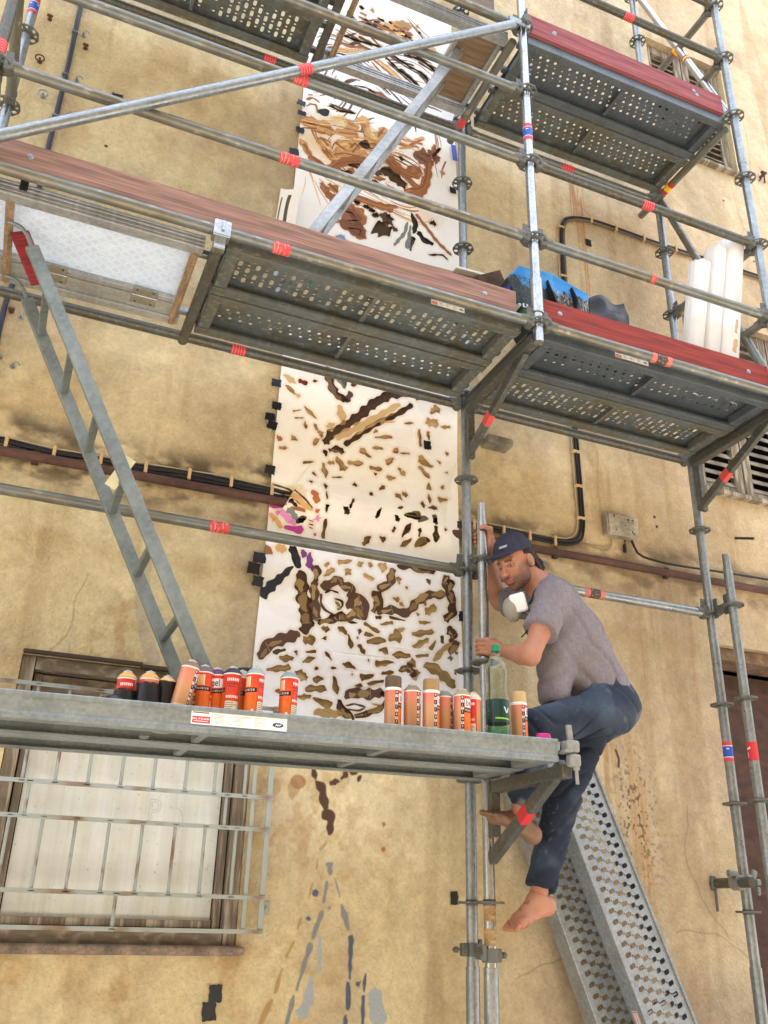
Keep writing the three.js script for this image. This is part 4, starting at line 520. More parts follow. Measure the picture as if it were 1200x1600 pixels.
const bandTex = {
  red: canvasTex(128, 128, (g, w, h) => { g.fillStyle = '#c8353a'; g.fillRect(0, 0, w, h); g.strokeStyle = 'rgba(240,200,190,0.8)'; g.lineWidth = 3; for (let i = 0; i < 5; i++) { g.beginPath(); g.moveTo(0, 12 + i * 26); g.lineTo(w, 14 + i * 26 + rr(-4, 4)); g.stroke(); } }),
  scribble: canvasTex(128, 128, (g, w, h) => { g.fillStyle = '#cf4a48'; g.fillRect(0, 0, w, h); g.strokeStyle = 'rgba(236,190,176,0.85)'; g.lineWidth = 4; for (let i = 0; i < 26; i++) { g.beginPath(); const x = rnd() * w, y = rnd() * h; g.moveTo(x, y); g.lineTo(x + rr(-30, 30), y + rr(-16, 16)); g.stroke(); } }),
  blue: canvasTex(128, 128, (g, w, h) => { g.fillStyle = '#d2464a'; g.fillRect(0, 0, w, h); g.fillStyle = '#eceff4'; g.fillRect(0, 26, w, 76); g.fillStyle = '#2c55b4'; g.fillRect(0, 30, w, 68); g.fillStyle = '#e8eefa'; for (let i = 0; i < 4; i++) g.fillRect(12 + i * 32, 44, 12, 6); }),
  yellow: canvasTex(128, 128, (g, w, h) => { g.fillStyle = '#c23436'; g.fillRect(0, 0, w, h); g.fillStyle = '#e6c22e'; g.fillRect(0, 40, w, 58); }),
  worn: canvasTex(128, 128, (g, w, h) => { g.fillStyle = '#cf6f5e'; g.fillRect(0, 0, w, h); g.fillStyle = '#4a3a30'; g.fillRect(0, 30, w, 66); speck(g, w, h, 200, ['#8a7a6a', '#e0b8a0'], 1, 4, 0.8); }),
  logo: canvasTex(256, 128, (g, w, h) => { g.fillStyle = '#c92f36'; g.fillRect(0, 0, w, h); g.strokeStyle = '#f4e8e6'; g.lineWidth = 6; for (const x of [30, 158]) { g.beginPath(); g.moveTo(x, 40); g.quadraticCurveTo(x + 26, 52, x + 50, 34); g.moveTo(x + 14, 54); g.quadraticCurveTo(x + 34, 50, x + 52, 44); g.stroke(); } g.fillStyle = '#f4e8e6'; for (let i = 0; i < 8; i++) g.fillRect(30 + (i % 2) * 128, 72 + (i >> 1) * 10, 30, 5); }),
};
const bandMat = Object.fromEntries(Object.entries(bandTex).map(([k, t]) => [k, std({ map: t, roughness: 0.55 })]));
function band(o, a, b, s, len = 0.075, kind = 'red', r = 0.0254) { // printed tape wrapped round a tube, s metres from a
  const A = V(...a), d = V(...b).sub(A).normalize(), p = A.clone().addScaledVector(d, s);
  const g = new THREE.CylinderGeometry(r, r, len, 20, 1, true); g.applyQuaternion(new THREE.Quaternion().setFromUnitVectors(UP, d)); g.translate(p.x, p.y, p.z);
  part('tape_band', g, bandMat[kind], o);
}
function ledger(name, a, b, m = dirty, bands = [], only) {
  const A = V(...a), B = V(...b), d = B.clone().sub(A).normalize();
  const p = A.clone().addScaledVector(d, only === 'b' ? 0 : 0.07), q = B.clone().addScaledVector(d, only === 'a' ? 0 : -0.07);
  const o = part(name, tube(p.toArray(), q.toArray(), 0.0242, 20), m, scaffold);
  heads(o, a, b, only); for (const [s, len, kind] of bands) band(o, a, b, s, len, kind); return o;
}
const F = (x, k) => [x, YF + 0.5 * k, ZF], B = (x, y) => [x, y, 0];
for (const [k, bs] of [[0, [[1.215, 0.075, 'scribble']]], [1, [[1.215, 0.09, 'scribble']]], [2, [[1.235, 0.07, 'scribble']]], [3, []], [4, []], [5, []], [6, []]]) ledger(k === 0 || k === 4 ? 'ledger' : 'guard_rail', F(XL, k), F(0, k), dirty, bs);
for (const [k, bs] of [[0, [[0.70, 0.12, 'worn']]], [1, [[0.71, 0.03, 'scribble']]], [2, [[0.737, 0.07, 'red']]], [5, [[0.767, 0.07, 'red']]], [6, []]]) ledger(k === 0 ? 'ledger' : 'guard_rail', F(0, k), F(XR, k), k < 2 ? dirty : steelDark, bs);
ledger('ledger', B(-2.495, 1.5), B(0, 1.5), dirty, [[1.25, 0.09, 'scribble']]);
ledger('ledger', B(0, 1.5), B(XR, 1.5), zinc, [[0.738, 0.12, 'worn']]);
for (const y of [2.5, 4.5]) { ledger('ledger', B(-2.495, y - 0.06), B(0, y - 0.06), steelDark, [[1.25, 0.07, 'red']]); ledger('ledger', B(0, y - 0.06), B(XR, y - 0.06), y < 4 ? steelDark : dirty, y > 4 ? [[0.774, 0.09, 'red']] : []); }
// end guard rails at the right, and the short links between the pole pairs
for (const k of [1, 2, 5, 6]) ledger('end_rail', [XR, YF + 0.5 * k + 0.003, 0], [XR, YF + 0.5 * k + 0.003, ZF], dirty, k === 6 ? [[0.36, 0.06, 'yellow']] : []);
for (const k of [1, 2, 5]) ledger('end_rail', [XL - 0.012, YF + 0.5 * k + 0.003, 0.02], [XL, YF + 0.5 * k + 0.003, ZF], dirty);
for (const [x, x2] of [[0, -0.01], [XR, XR - 0.002]]) { part('link', [box(0.03, 0.05, 0.07, (x + x2) / 2, 1.503, 0.087, 0.006), box(0.007, 0.11, 0.03, x2, 1.52, 0.128, 0.001), box(0.007, 0.11, 0.03, x, 1.52, 0.046, 0.001)], cast, scaffold); }
// consoles that carry the working decks
function console3(x, y, m, tapeS, z0 = 0, len = ZF) {
  const g = new THREE.Group(); g.name = 'console'; scaffold.add(g);
  part('beam', [box(0.05, 0.05, len - 0.06, x, y - 0.045, z0 + len / 2 + 0.005, 0.006), box(0.06, 0.012, len - 0.12, x, y - 0.012, z0 + len / 2, 0.003)], m, g);
  part('post', [box(0.038, 0.30, 0.03, x + 0.001, y - 0.22, z0 + 0.055, 0.005), box(0.045, 0.07, 0.05, x, y - 0.04, z0 + 0.045, 0.008)], m, g);
  const a = [x, y - 0.33, z0 + 0.045], b = [x, y - 0.06, z0 + len * 0.84];
  const br = part('brace', bar(a, b, 0.05, 0.03, V(0, 1, 0.3), 0.005), m, g);
  if (tapeS) { const A = V(...a), d = V(...b).sub(A).normalize(), p = A.clone().addScaledVector(d, tapeS), q = A.clone().addScaledVector(d, tapeS + 0.07); part('tape_band', bar(p.toArray(), q.toArray(), 0.053, 0.033, V(0, 1, 0.3), 0.005), bandMat.scribble, g); }
  return g;
}
console3(0, 2.47, steelDark, 0.19); console3(XR, 2.47, steelDark, 0.20); console3(XL - 0.01, 2.47, steelDark, 0);
// transoms
const transom = (x, y, z0, z1, m, bs = []) => { const o = part('transom', tube([x, y, z0], [x, y, z1], 0.0242, 18), m, scaffold); for (const [s, l, k] of bs) band(o, [x, y, z0], [x, y, z1], s, l, k); return o; };
transom(-1.51, 2.435, -0.03, 0.71, steelDark); transom(-1.0, 4.435, -0.03, 0.71, steelDark);
transom(-0.03, 4.425, -0.10, ZF - 0.05, dirty, [[0.17, 0.07, 'red']]); transom(XR - 0.03, 4.425, -0.15, ZF - 0.05, dirty, [[0.30, 0.09, 'yellow']]);
transom(XL + 0.03, 4.435, -0.05, ZF - 0.04, dirty);
part('clamp', [box(0.075, 0.085, 0.055, -1.51, YF - 0.002, ZF + 0.002, 0.008), box(0.012, 0.05, 0.01, -1.508, YF + 0.006, ZF + 0.032, 0.002), box(0.05, 0.05, 0.04, -1.51, YF - 0.06, ZF - 0.02, 0.006)], zincBright, scaffold);
part('clamp', [box(0.07, 0.08, 0.055, -1.0, YF + 2 - 0.002, ZF + 0.002, 0.008), box(0.05, 0.05, 0.04, -1.0, YF + 1.94, ZF - 0.02, 0.006)], zinc, scaffold);
// diagonal braces
{
  const a = [XL, YF + 0.03, ZF + 0.052], b = [0, YF + 1.99, ZF + 0.052];
  const o = part('diagonal_brace', [tube(a, [-0.09, YF + 1.99 - 0.07, ZF + 0.052], 0.0242, 22), box(0.13, 0.042, 0.012, -0.045, YF + 1.965, ZF + 0.047, 0.004, null)], zinc, scaffold);
  part('brace_head', [box(0.05, 0.05, 0.05, -0.005, YF + 2.0, ZF + 0.045, 0.01), box(0.007, 0.12, 0.03, -0.004, YF + 2.02, ZF + 0.05, 0.001)], cast, o);
  band(o, a, b, V(...a).distanceTo(V(-1.235, YF + 0.03 + (1.96 * (XL + 1.235) / XL), ZF + 0.052)), 0.075, 'red');
  const e1a = [XR + 0.0, 4.56, 0.69], e1b = [XR + 0.0, 6.5, 0.04], e2a = [XR, 2.56, 0.69], e2b = [XR, 4.40, 0.04];
  const p = part('diagonal_brace', tube(e1a, e1b, 0.0242, 18), zincBright, scaffold); band(p, e1a, e1b, 0.80, 0.05, 'yellow');
  part('diagonal_brace', tube(e2a, e2b, 0.0242, 18), dirty, scaffold);
}
// low console that carries the near platform, with its brace and end clamp
{
  const g = new THREE.Group(); g.name = 'console'; scaffold.add(g); const x = -0.005;
  part('beam', [box(0.044, 0.05, 0.56, x, 0.448, 0.50, 0.006), box(0.044, 0.22, 0.03, x + 0.0, 0.36, 0.222, 0.004)], steelDark, g);
  const a = [x, 0.165, 0.19], b = [x, 0.475, 0.755], br = part('brace', bar(a, b, 0.052, 0.036, V(0, 1, 0), 0.006), steelDark, g);
  const A = V(...a), d = V(...b).sub(A).normalize(); part('tape_band', bar(A.clone().addScaledVector(d, 0.285).toArray(), A.clone().addScaledVector(d, 0.362).toArray(), 0.055, 0.039, V(0, 1, 0), 0.006), bandMat.logo, g);
  part('end_clamp', [box(0.055, 0.045, 0.05, x + 0.005, 0.535, 0.80, 0.008), box(0.05, 0.05, 0.04, x + 0.012, 0.485, 0.805, 0.012), box(0.022, 0.085, 0.012, x + 0.002, 0.572, 0.805, 0.002, [0, 0, 0.1]), tube([x + 0.02, 0.50, 0.805], [x + 0.024, 0.40, 0.805], 0.007, 10), box(0.03, 0.012, 0.06, x - 0.02, 0.515, 0.80, 0.003), lathe([[0, 0.012], [0.013, 0.012], [0.013, -0.012], [0, -0.012]], 6).translate(x + 0.022, 0.462, 0.805)], std({ map: rep(zincTex, 9), color: 0xd8d4cc, metalness: 0.2, roughness: 0.6 }), g);
}
// couplers
function coupler(x, y, z, dx, dz) {
  const gs = [prep(new THREE.CylinderGeometry(0.034, 0.034, 0.05, 18)).translate(x, y, z), box(0.028, 0.05, 0.03, x + dx * 0.045, y, z + dz * 0.045, 0.006), tube([x + dx * 0.06 - 0.01, y, z + dz * 0.06], [x + dx * 0.10, y, z + dz * 0.10], 0.007, 8), prep(new THREE.CylinderGeometry(0.013, 0.013, 0.014, 6).rotateZ(Math.PI / 2)).translate(x + dx * 0.085, y, z + dz * 0.085), box(0.02, 0.06, 0.02, x - dx * 0.038, y + 0.01, z - dz * 0.03, 0.005), box(0.016, 0.02, 0.05, x - dx * 0.05, y - 0.005, z, 0.005)];
  part('coupler', gs, cast, scaffold);
}
coupler(0, -0.18, 0, -1, 0.2); coupler(-0.01, -0.195, 0.1727, 1, -0.5);
part('coupler', [box(0.05, 0.035, 0.06, 0.0, -0.185, 0.09, 0.008)], cast, scaffold);
band(S2, [-0.01, -0.5, 0.1727], [-0.01, 1, 0.1727], 0.463, 0.066, 'worn', 0.0249); S2.children[S2.children.length - 1].material = std({ map: rep(grime, 1), color: 0xd8b684, roughness: 0.8 });
band(S2, [-0.01, -0.5, 0.1727], [-0.01, 1, 0.1727], 0.372, 0.062, 'worn', 0.0249); S2.children[S2.children.length - 1].material = std({ map: rep(grime, 1), color: 0xd8b684, roughness: 0.8 });
band(FM, [0, 2, ZF], [0, 6, ZF], 1.689, 0.11, 'blue'); band(R1, [XR, 0, 0], [XR, 2, 0], 0.757, 0.10, 'blue'); band(R2, [XR - 0.002, 0, 0.1727], [XR - 0.002, 2, 0.1727], 0.735, 0.09, 'logo');
band(IL, [-2.495, 0, 0], [-2.495, 6, 0], 4.19, 0.1, 'blue'); band(FL, [XL, 0, ZF], [XL, 6, ZF], 3.07, 0.07, 'red');
{ // wall tie on the right pole: short tube with couplers, hooked into the wall
  const y = 0.13, m = cast, z = 0.05;
  const o = part('wall_tie', [tube([XR - 0.045, y, ZW + 0.0], [XR - 0.045, y, 0.10], 0.0242, 16)], steelDark, scaffold);
  part('tie_coupler', [prep(new THREE.CylinderGeometry(0.036, 0.036, 0.055, 16)).translate(XR, y + 0.01, 0), prep(new THREE.CylinderGeometry(0.036, 0.036, 0.05, 16).rotateX(Math.PI / 2)).translate(XR - 0.045, y, 0.0), box(0.06, 0.05, 0.05, XR - 0.02, y, 0.0, 0.012), box(0.05, 0.035, 0.03, XR - 0.08, y + 0.04, 0.01, 0.008), tube([XR + 0.03, y, 0.0], [XR + 0.09, y, 0.01], 0.008, 8), box(0.028, 0.03, 0.03, XR + 0.07, y + 0.005, 0.01, 0.006), box(0.03, 0.045, 0.016, XR + 0.055, y + 0.04, 0.01, 0.006, [0, 0, -0.4]), box(0.02, 0.04, 0.016, XR + 0.07, y - 0.035, 0.012, 0.006)], zinc, o);
  part('tie_hook', [tube([XR - 0.06, y - 0.02, ZW + 0.03], [XR - 0.062, y - 0.13, ZW + 0.03], 0.007, 8), box(0.03, 0.07, 0.02, XR - 0.06, y, ZW + 0.02, 0.006)], m, o);
}

// ------------------------------------------------------------------ decks
const plateCache = {};
function plate(len, wid, kind) { // punched sheet steel
  const k = [len, wid, kind].join(); if (plateCache[k]) return plateCache[k];
  const s = new THREE.Shape([[-len / 2, -wid / 2], [len / 2, -wid / 2], [len / 2, wid / 2], [-len / 2, wid / 2]].map(p => new THREE.Vector2(...p)));
  const slot = (x, y, w, h) => { const r = Math.min(w, h) * 0.47, p = new THREE.Path(); p.moveTo(x - w / 2 + r, y - h / 2); p.lineTo(x + w / 2 - r, y - h / 2); p.absarc(x + w / 2 - r, y - h / 2 + r, r, -Math.PI / 2, 0, false); p.lineTo(x + w / 2, y + h / 2 - r); p.absarc(x + w / 2 - r, y + h / 2 - r, r, 0, Math.PI / 2, false); p.lineTo(x - w / 2 + r, y + h / 2); p.absarc(x - w / 2 + r, y + h / 2 - r, r, Math.PI / 2, Math.PI, false); p.lineTo(x - w / 2, y - h / 2 + r); p.absarc(x - w / 2 + r, y - h / 2 + r, r, Math.PI, Math.PI * 1.5, false); s.holes.push(p); };
  const dot = (x, y, r) => { const p = new THREE.Path(); p.absarc(x, y, r, 0, Math.PI * 2, true); s.holes.push(p); };
  const L = len - 0.14;
  if (kind === 'slot') { // upright slots with small holes between, staggered
    const px = 0.040, nx = Math.floor(L / px), ny = 3, py = 0.070;
    for (let i = 0; i < nx; i++) for (let j = 0; j < ny; j++) { const x = -L / 2 + (i + 0.5) * px, y = (j - (ny - 1) / 2) * py + (i % 2 ? 0.0175 : -0.0175); if (rnd() < 0.94) slot(x, y, 0.019, 0.036); if (rnd() < 0.92) slot(x, y + (i % 2 ? -0.035 : 0.035), 0.014, 0.010); }
  } else if (kind === 'dot') { const px = 0.05, nx = Math.floor(L / px), ny = 3; for (let i = 0; i < nx; i++) for (let j = 0; j < ny; j++) { const x = -L / 2 + (i + 0.5) * px + (j % 2 ? 0.025 : 0); if (x < L / 2 - 0.02) { if (rnd() < 0.93) dot(x, (j - 1) * 0.062, rr(0.0082, 0.0098)); if (j < 2) dot(x + 0.015, (j - 0.5) * 0.062, 0.0042); } } }
  else { // lean: lying slots, staggered rows across the plank
    const nx = Math.floor(L / 0.047); for (let i = 0; i < nx; i++) for (let j = -2; j <= 2; j++) { const x = -L / 2 + (i + 0.5) * 0.047 + (j % 2 ? 0.0235 : 0), y = j * 0.049; slot(x, y, 0.0200, 0.0395); if (j < 2) dot(x + 0.0115, y + 0.0245, 0.0048); }
  }
  return plateCache[k] = metreUV(new THREE.ExtrudeGeometry(s, { depth: 0.0025, bevelEnabled: false, curveSegments: kind === 'lean' ? 6 : 4 }).rotateX(-Math.PI / 2).translate(0, -0.0025, 0));
}
// plank with its top at y = 0, length along x
function deckPlank(label, len, wid, kind, m, group, name = 'steel_plank') {
  const t = thing(name, label, 'scaffold plank', [0, 0, 0], group);
  part('deck_plate', plate(len, wid - 0.012, kind), m, t);
  for (const s of [-1, 1]) part('side_rail', [box(len, 0.066, 0.004, 0, -0.030, s * (wid / 2 - 0.002), 0.0015), box(len - 0.004, 0.004, 0.042, 0, -0.061, s * (wid / 2 - 0.024), 0.0015), box(len - 0.004, 0.016, 0.004, 0, -0.053, s * (wid / 2 - 0.045), 0.0015), box(len, 0.012, 0.014, 0, 0.004, s * (wid / 2 - 0.007), 0.004)], m, t);
  for (const s of [-1, 1]) part('end_cap', [box(0.055, 0.05, wid - 0.10, s * (len / 2 - 0.035), -0.034, 0, 0.004), ...[-1, 1].map(q => box(0.04, 0.03, 0.035, s * (len / 2 + 0.008), -0.012, q * wid * 0.28, 0.006))], m, t);
  part('stiffener', [box(0.006, 0.03, wid - 0.09, 0, -0.0185, 0, 0.002), box(0.02, 0.003, wid - 0.09, 0, -0.036, 0, 0.001)], m, t);
  return t;
}
const put = (o, x, y, z, rx = 0, ry = 0, rz = 0) => { o.position.set(x, y, z); o.rotation.set(rx, ry, rz); return o; };
const deckMat = std({ map: rep(dirtyTex, 1.6), color: 0xb0b6b6, metalness: 0.35, roughness: 0.5 });
const deckBlue = std({ map: rep(zincTex, 2), color: 0x99a3aa, metalness: 0.5, roughness: 0.45 });
const G1 = 'steel planks of the scaffold decks';
put(deckPlank('slotted steel plank of the working deck, front one left of the middle poles', 1.40, 0.315, 'slot', deckMat, G1), -0.775, 2.50, 0.545);
put(deckPlank('steel plank with round holes, rear one of the working deck in front of the paper', 1.40, 0.315, 'dot', deckMat, G1), -0.775, 2.50, 0.215);
put(deckPlank('steel plank with round holes, front one of the working deck under the bags', 1.40, 0.315, 'dot', deckBlue, G1), 0.755, 2.50, 0.545);
put(deckPlank('dark slotted steel plank, rear one of the working deck near the lower shutter', 1.40, 0.315, 'slot', deckMat, G1), 0.755, 2.50, 0.215);
put(deckPlank('steel plank with round holes, front one of the upper right deck', 1.40, 0.315, 'dot', deckBlue, G1), 0.755, 4.50, 0.545);
put(deckPlank('steel plank with round holes, rear one of the upper right deck', 1.40, 0.315, 'dot', deckMat, G1), 0.755, 4.50, 0.215);
put(deckPlank('slotted steel plank of the upper left deck, rear one', 1.38, 0.315, 'slot', deckMat, G1), -1.73, 4.50, 0.215);
put(deckPlank('slotted steel plank of the upper left deck, front one at the picture top', 1.38, 0.315, 'slot', deckMat, G1), -1.73, 4.50, 0.545);
// stickers on plank sides
const stickerTex = canvasTex(512, 128, (g, w, h) => {
  g.fillStyle = '#e8e8e2'; g.fillRect(0, 0, w, h); g.strokeStyle = '#b0b0a8'; g.lineWidth = 3; g.strokeRect(2, 2, w - 4, h - 4);
  g.fillStyle = '#4a4a48'; g.fillRect(8, 8, 84, 10); g.fillStyle = '#c8343a'; g.fillRect(8, 48, 92, 66); g.fillStyle = '#f4ecea'; g.font = 'bold 24px sans-serif'; g.fillText('ALTRAD', 8, 80, 90); g.fillRect(16, 92, 74, 6);
  g.fillStyle = '#85857e'; for (let c = 0; c < 3; c++) for (let r = 0; r < 8; r++) g.fillRect(122 + c * 106, 20 + r * 12, rr(30, 90), 4);
  g.fillStyle = '#22304e'; g.beginPath(); g.ellipse(462, 72, 30, 24, 0, 0, 7); g.fill(); g.fillStyle = '#fff'; g.font = 'italic bold 26px sans-serif'; g.fillText('NF', 445, 81);
});
const stickerMat = std({ map: stickerTex, roughness: 0.5 });
const sticker = (parent, w, h, x, y, z, ry = 0) => part('sticker', new THREE.PlaneGeometry(w, h).rotateY(ry).translate(x, y, z), stickerMat, parent);
sticker(scene.getObjectByName('steel_plank'), 0.17, 0.03, 0.32, -0.028, 0.1585); sticker(scene.getObjectByName('steel_plank_002'), 0.2, 0.03, -0.2, -0.028, 0.1585);
// near platform with the cans: two planks
function nearPlank(label, z) {
  const t = thing('platform_plank', label, 'scaffold plank', [0, 0, 0], 'planks of the low near platform'), len = 2.40, wid = 0.31, m = std({ map: rep(zincTex, 1.6), color: 0xd2d8d6, metalness: 0.5, roughness: 0.5 });
  part('deck_plate', plate(len, wid - 0.012, 'dot'), m, t);
  for (const s of [-1, 1]) {
    const sh = new THREE.Shape(); // folded side rail: rounded lip, web, bulge at the foot, inward flange
    [[0, 0.012], [0.010, 0.014], [0.013, 0.010], [0.013, 0.004], [0.006, -0.002], [0.004, -0.046], [0.010, -0.053], [0.010, -0.060], [0.002, -0.068], [-0.050, -0.068], [-0.050, -0.064], [-0.001, -0.063], [-0.003, 0.008]].forEach(([a, b], i) => i ? sh.lineTo(a, b) : sh.moveTo(a, b));
    const g = new THREE.ExtrudeGeometry(sh, { depth: len, bevelEnabled: false }).translate(0, 0, -len / 2).rotateY(-Math.PI / 2); // profile x -> z
    const q = metreUV(g); if (s < 0) q.rotateY(Math.PI);
    part('side_rail', q.translate(0, 0, s * (wid / 2 - 0.008)), m, t);
  }
  for (const s of [-1, 1]) part('end_cap', [box(0.05, 0.056, wid - 0.11, s * (len / 2 - 0.03), -0.034, 0, 0.004), box(0.006, 0.07, wid - 0.03, s * (len / 2 - 0.003), -0.03, 0, 0.002)], m, t);
  for (const x of [-0.75, -0.1, 0.55]) part('underside_rib', box(0.03, 0.03, wid - 0.10, x, -0.045, 0, 0.004), m, t);
  return put(t, -1.255, 0.527, z, 0, 0, 0.0145);
}
const np = nearPlank('grey steel plank of the low platform, front one with a maker sticker below the cans', 0.645);
nearPlank('grey steel plank of the low platform, rear one next to the poles', 0.328);
{ const s = sticker(np, 0.32, 0.042, -0.01, -0.022, 0.1535); s.rotation.x = 0; part('lug', [tube([-0.29, -0.078, 0.02], [-0.29, -0.066, 0.02], 0.012, 8), box(0.03, 0.004, 0.03, -0.29, -0.072, 0.02, 0.001)], zinc, np); }
// planks leaning on the wall at the lower right
{
  const mk = (label, x0, y0, z0, x1, y1, z1, turn) => {
    const t = deckPlank(label, 2.35, 0.315, 'lean', std({ map: rep(zincTex, 2), color: 0xe6eaee, metalness: 0.6, roughness: 0.42 }), 'spare planks leaning on the wall', 'leaning_plank');
    const A = V(x0, y0, z0), Bq = V(x1, y1, z1), ax = Bq.clone().sub(A).normalize(); // top to foot
    const nrm = V(turn, 0.1, 1); nrm.addScaledVector(ax, -nrm.dot(ax)).normalize(); const zz = ax.clone().cross(nrm);
    t.quaternion.setFromRotationMatrix(new THREE.Matrix4().makeBasis(ax, nrm, zz)); t.position.copy(A).addScaledVector(ax, 2.35 / 2); return t;
  };
  const p1 = mk('spare galvanised plank leaning on the wall behind the worker, nearer one with slots facing out', 0.505, 0.72, -0.02, 1.33, -1.5, 0.12, 0.22);
  const p2 = mk('spare galvanised plank leaning on the wall, half hidden behind the nearer one', 0.365, 0.60, -0.095, 1.16, -1.55, 0.02, 0.20);
  const st2 = canvasTex(512, 64, (g, w, h) => { g.fillStyle = '#b9c0b6'; g.fillRect(0, 0, w, h); g.fillStyle = '#d8cfc8'; g.fillRect(0, 0, 90, h); g.strokeStyle = '#b0453f'; g.lineWidth = 5; g.strokeRect(6, 8, 74, 48); g.fillStyle = '#b0453f'; g.font = 'bold 20px sans-serif'; g.fillText('ALTRAD', 10, 40, 66); g.fillStyle = '#23345a'; g.beginPath(); g.ellipse(470, 32, 16, 12, 0, 0, 7); g.fill(); });
  for (const p of [p1, p2]) { const m = std({ map: st2, roughness: 0.5 }); const s = part('sticker', new THREE.PlaneGeometry(0.42, 0.03).translate(0.18, -0.03, 0.1589), m, p); }
}
// toe boards
const board = (label, x0, x1, y, z, m, group, screws) => {
  const t = thing('toe_board', label, 'toe board', [0, 0, 0], group), w = x1 - x0;
  part('plank', box(w, 0.148, 0.024, (x0 + x1) / 2, y, z, 0.004), m, t);
  for (const x of screws) part('screw', [lathe([[0, 0.003], [0.006, 0.003], [0.006, 0.002], [0.012, 0.002], [0.013, 0]], 14).rotateX(Math.PI / 2).translate(x, y + rr(-0.01, 0.02), z + 0.0122)], zinc, t);
  for (const x of [x0 + 0.02, x1 - 0.02]) part('end_fitting', [box(0.05, 0.10, 0.003, x, y, z - 0.0137, 0.001)], zinc, t);
  return t;
};
const redOld = grainMat(0xb08c80, 0.8, 1.2, 3.2), redNew = grainMat(0xa83c30, 0.75, 1.2, 3.2), redPink = grainMat(0xb4646a, 0.8, 1.2, 3.2), greyWood = grainMat(0x968a7c, 0.85, 1.2, 3.2);
board('long faded red wooden toe board of the working deck, left of the middle pole', -2.44, -0.10, 2.585, 0.705, redOld, 'toe boards', [-2.27, -0.27]);
board('bright red wooden toe board of the working deck below the bags and paper rolls', 0.04, 1.44, 2.592, 0.705, redNew, 'toe boards', [0.14, 1.30]);
board('pinkish red wooden toe board of the upper right deck', 0.05, 1.44, 4.575, 0.712, redPink, 'toe boards', [0.22, 0.225, 1.22, 1.24]);
board('grey weathered wooden toe board of the upper left deck', -2.40, -0.16, 4.595, 0.700, greyWood, 'toe boards', []);
// access decks with trapdoor
const chequer = std({ color: 0xffffff, map: rep(dataTex(128, 128, (u, v) => { const a = Math.abs(((u * 4 + v * 4) % 1) - 0.5), b = Math.abs(((u * 4 - v * 4 + 8) % 1) - 0.5), k = 232 + 20 * fbm(u * 8, v * 8, 3, 8) + (a < 0.12 !== b < 0.12 ? 12 : 0); return [k - 4, k, k + 3]; }), 5), bumpMap: rep(dataTex(128, 128, (u, v) => { const q = ((Math.floor(u * 8) + Math.floor(v * 8)) & 1), x = (u * 8) % 1 - 0.5, y = (v * 8) % 1 - 0.5, d = q ? Math.abs(x + y) : Math.abs(x - y), e = q ? Math.abs(x - y) : Math.abs(x + y), k = d < 0.14 && e < 0.6 ? 230 : 40; return [k, k, k]; }, false), 3.2), bumpScale: 0.0016, roughness: 0.6 });
const hatchMat = new THREE.MeshPhysicalMaterial({ color: 0xf4f8fc, map: chequer.map, bumpMap: chequer.bumpMap, bumpScale: 0.0016, roughness: 0.9, transmission: 0.5, thickness: 0 });
function beam(x0, x1, y, z) { // ribbed aluminium edge beam
  const L = x1 - x0, c = (x0 + x1) / 2; return [box(L, 0.062, 0.03, c, y, z, 0.003), box(L - 0.002, 0.012, 0.010, c, y + 0.022, z + 0.018, 0.003), box(L - 0.002, 0.010, 0.010, c, y + 0.004, z + 0.018, 0.003), box(L - 0.002, 0.012, 0.010, c, y - 0.016, z + 0.018, 0.003), box(L - 0.004, 0.014, 0.05, c, y - 0.034, z, 0.003)];
}
{
  const t = thing('hatch_deck', 'bright aluminium access deck with closed hinged hatch, at the left above the lower ladder', 'access deck');
  const x0 = -2.40, x1 = -1.56;
  part('front_beam', beam(x0, x1, 2.465, 0.655), alu, t); part('rear_beam', beam(x0, x1, 2.465, 0.125), alu, t);
  part('fixed_panel', box(x1 - x0 - 0.06, 0.012, 0.085, (x0 + x1) / 2, 2.44, 0.195, 0.002), alu, t);
  const h = part('hatch', box(x1 - x0 - 0.09, 0.010, 0.385, (x0 + x1) / 2, 2.468, 0.435, 0.002), hatchMat, t);
  for (const x of [-2.12, -1.735]) { const hg = part('hinge', [box(0.11, 0.004, 0.052, x, 2.4300, 0.212, 0.001), box(0.11, 0.004, 0.052, x, 2.4300, 0.276, 0.001), tube([x - 0.055, 2.431, 0.244], [x + 0.055, 2.431, 0.244], 0.007, 10)], zincBright, h); part('rivet', [-0.035, 0.035].flatMap(d => [0.2, 0.285].map(z => lathe([[0, -0.003], [0.004, -0.002], [0.005, 0]], 8).translate(x + d, 2.4275, z))), black, h); }
  part('hinge_packing', box(x1 - x0 - 0.10, 0.026, 0.02, (x0 + x1) / 2, 2.449, 0.262, 0.002), alu, t);
  for (const x of [x0 + 0.09, x1 - 0.03]) part('cross_tube', tube([x, 2.43, 0.11], [x, 2.43, 0.64], 0.017, 14), std({ map: rep(grime, 2), color: 0xb59a7c, metalness: 0.1, roughness: 0.6 }), t);
  for (const z of [0.17, 0.60]) part('end_hook', box(0.07, 0.03, 0.03, x1 + 0.02, 2.462, z, 0.006), zinc, t);
  part('strap', box(0.03, 0.06, 0.004, -2.27, 2.475, 0.695, 0.001), black, t);
}
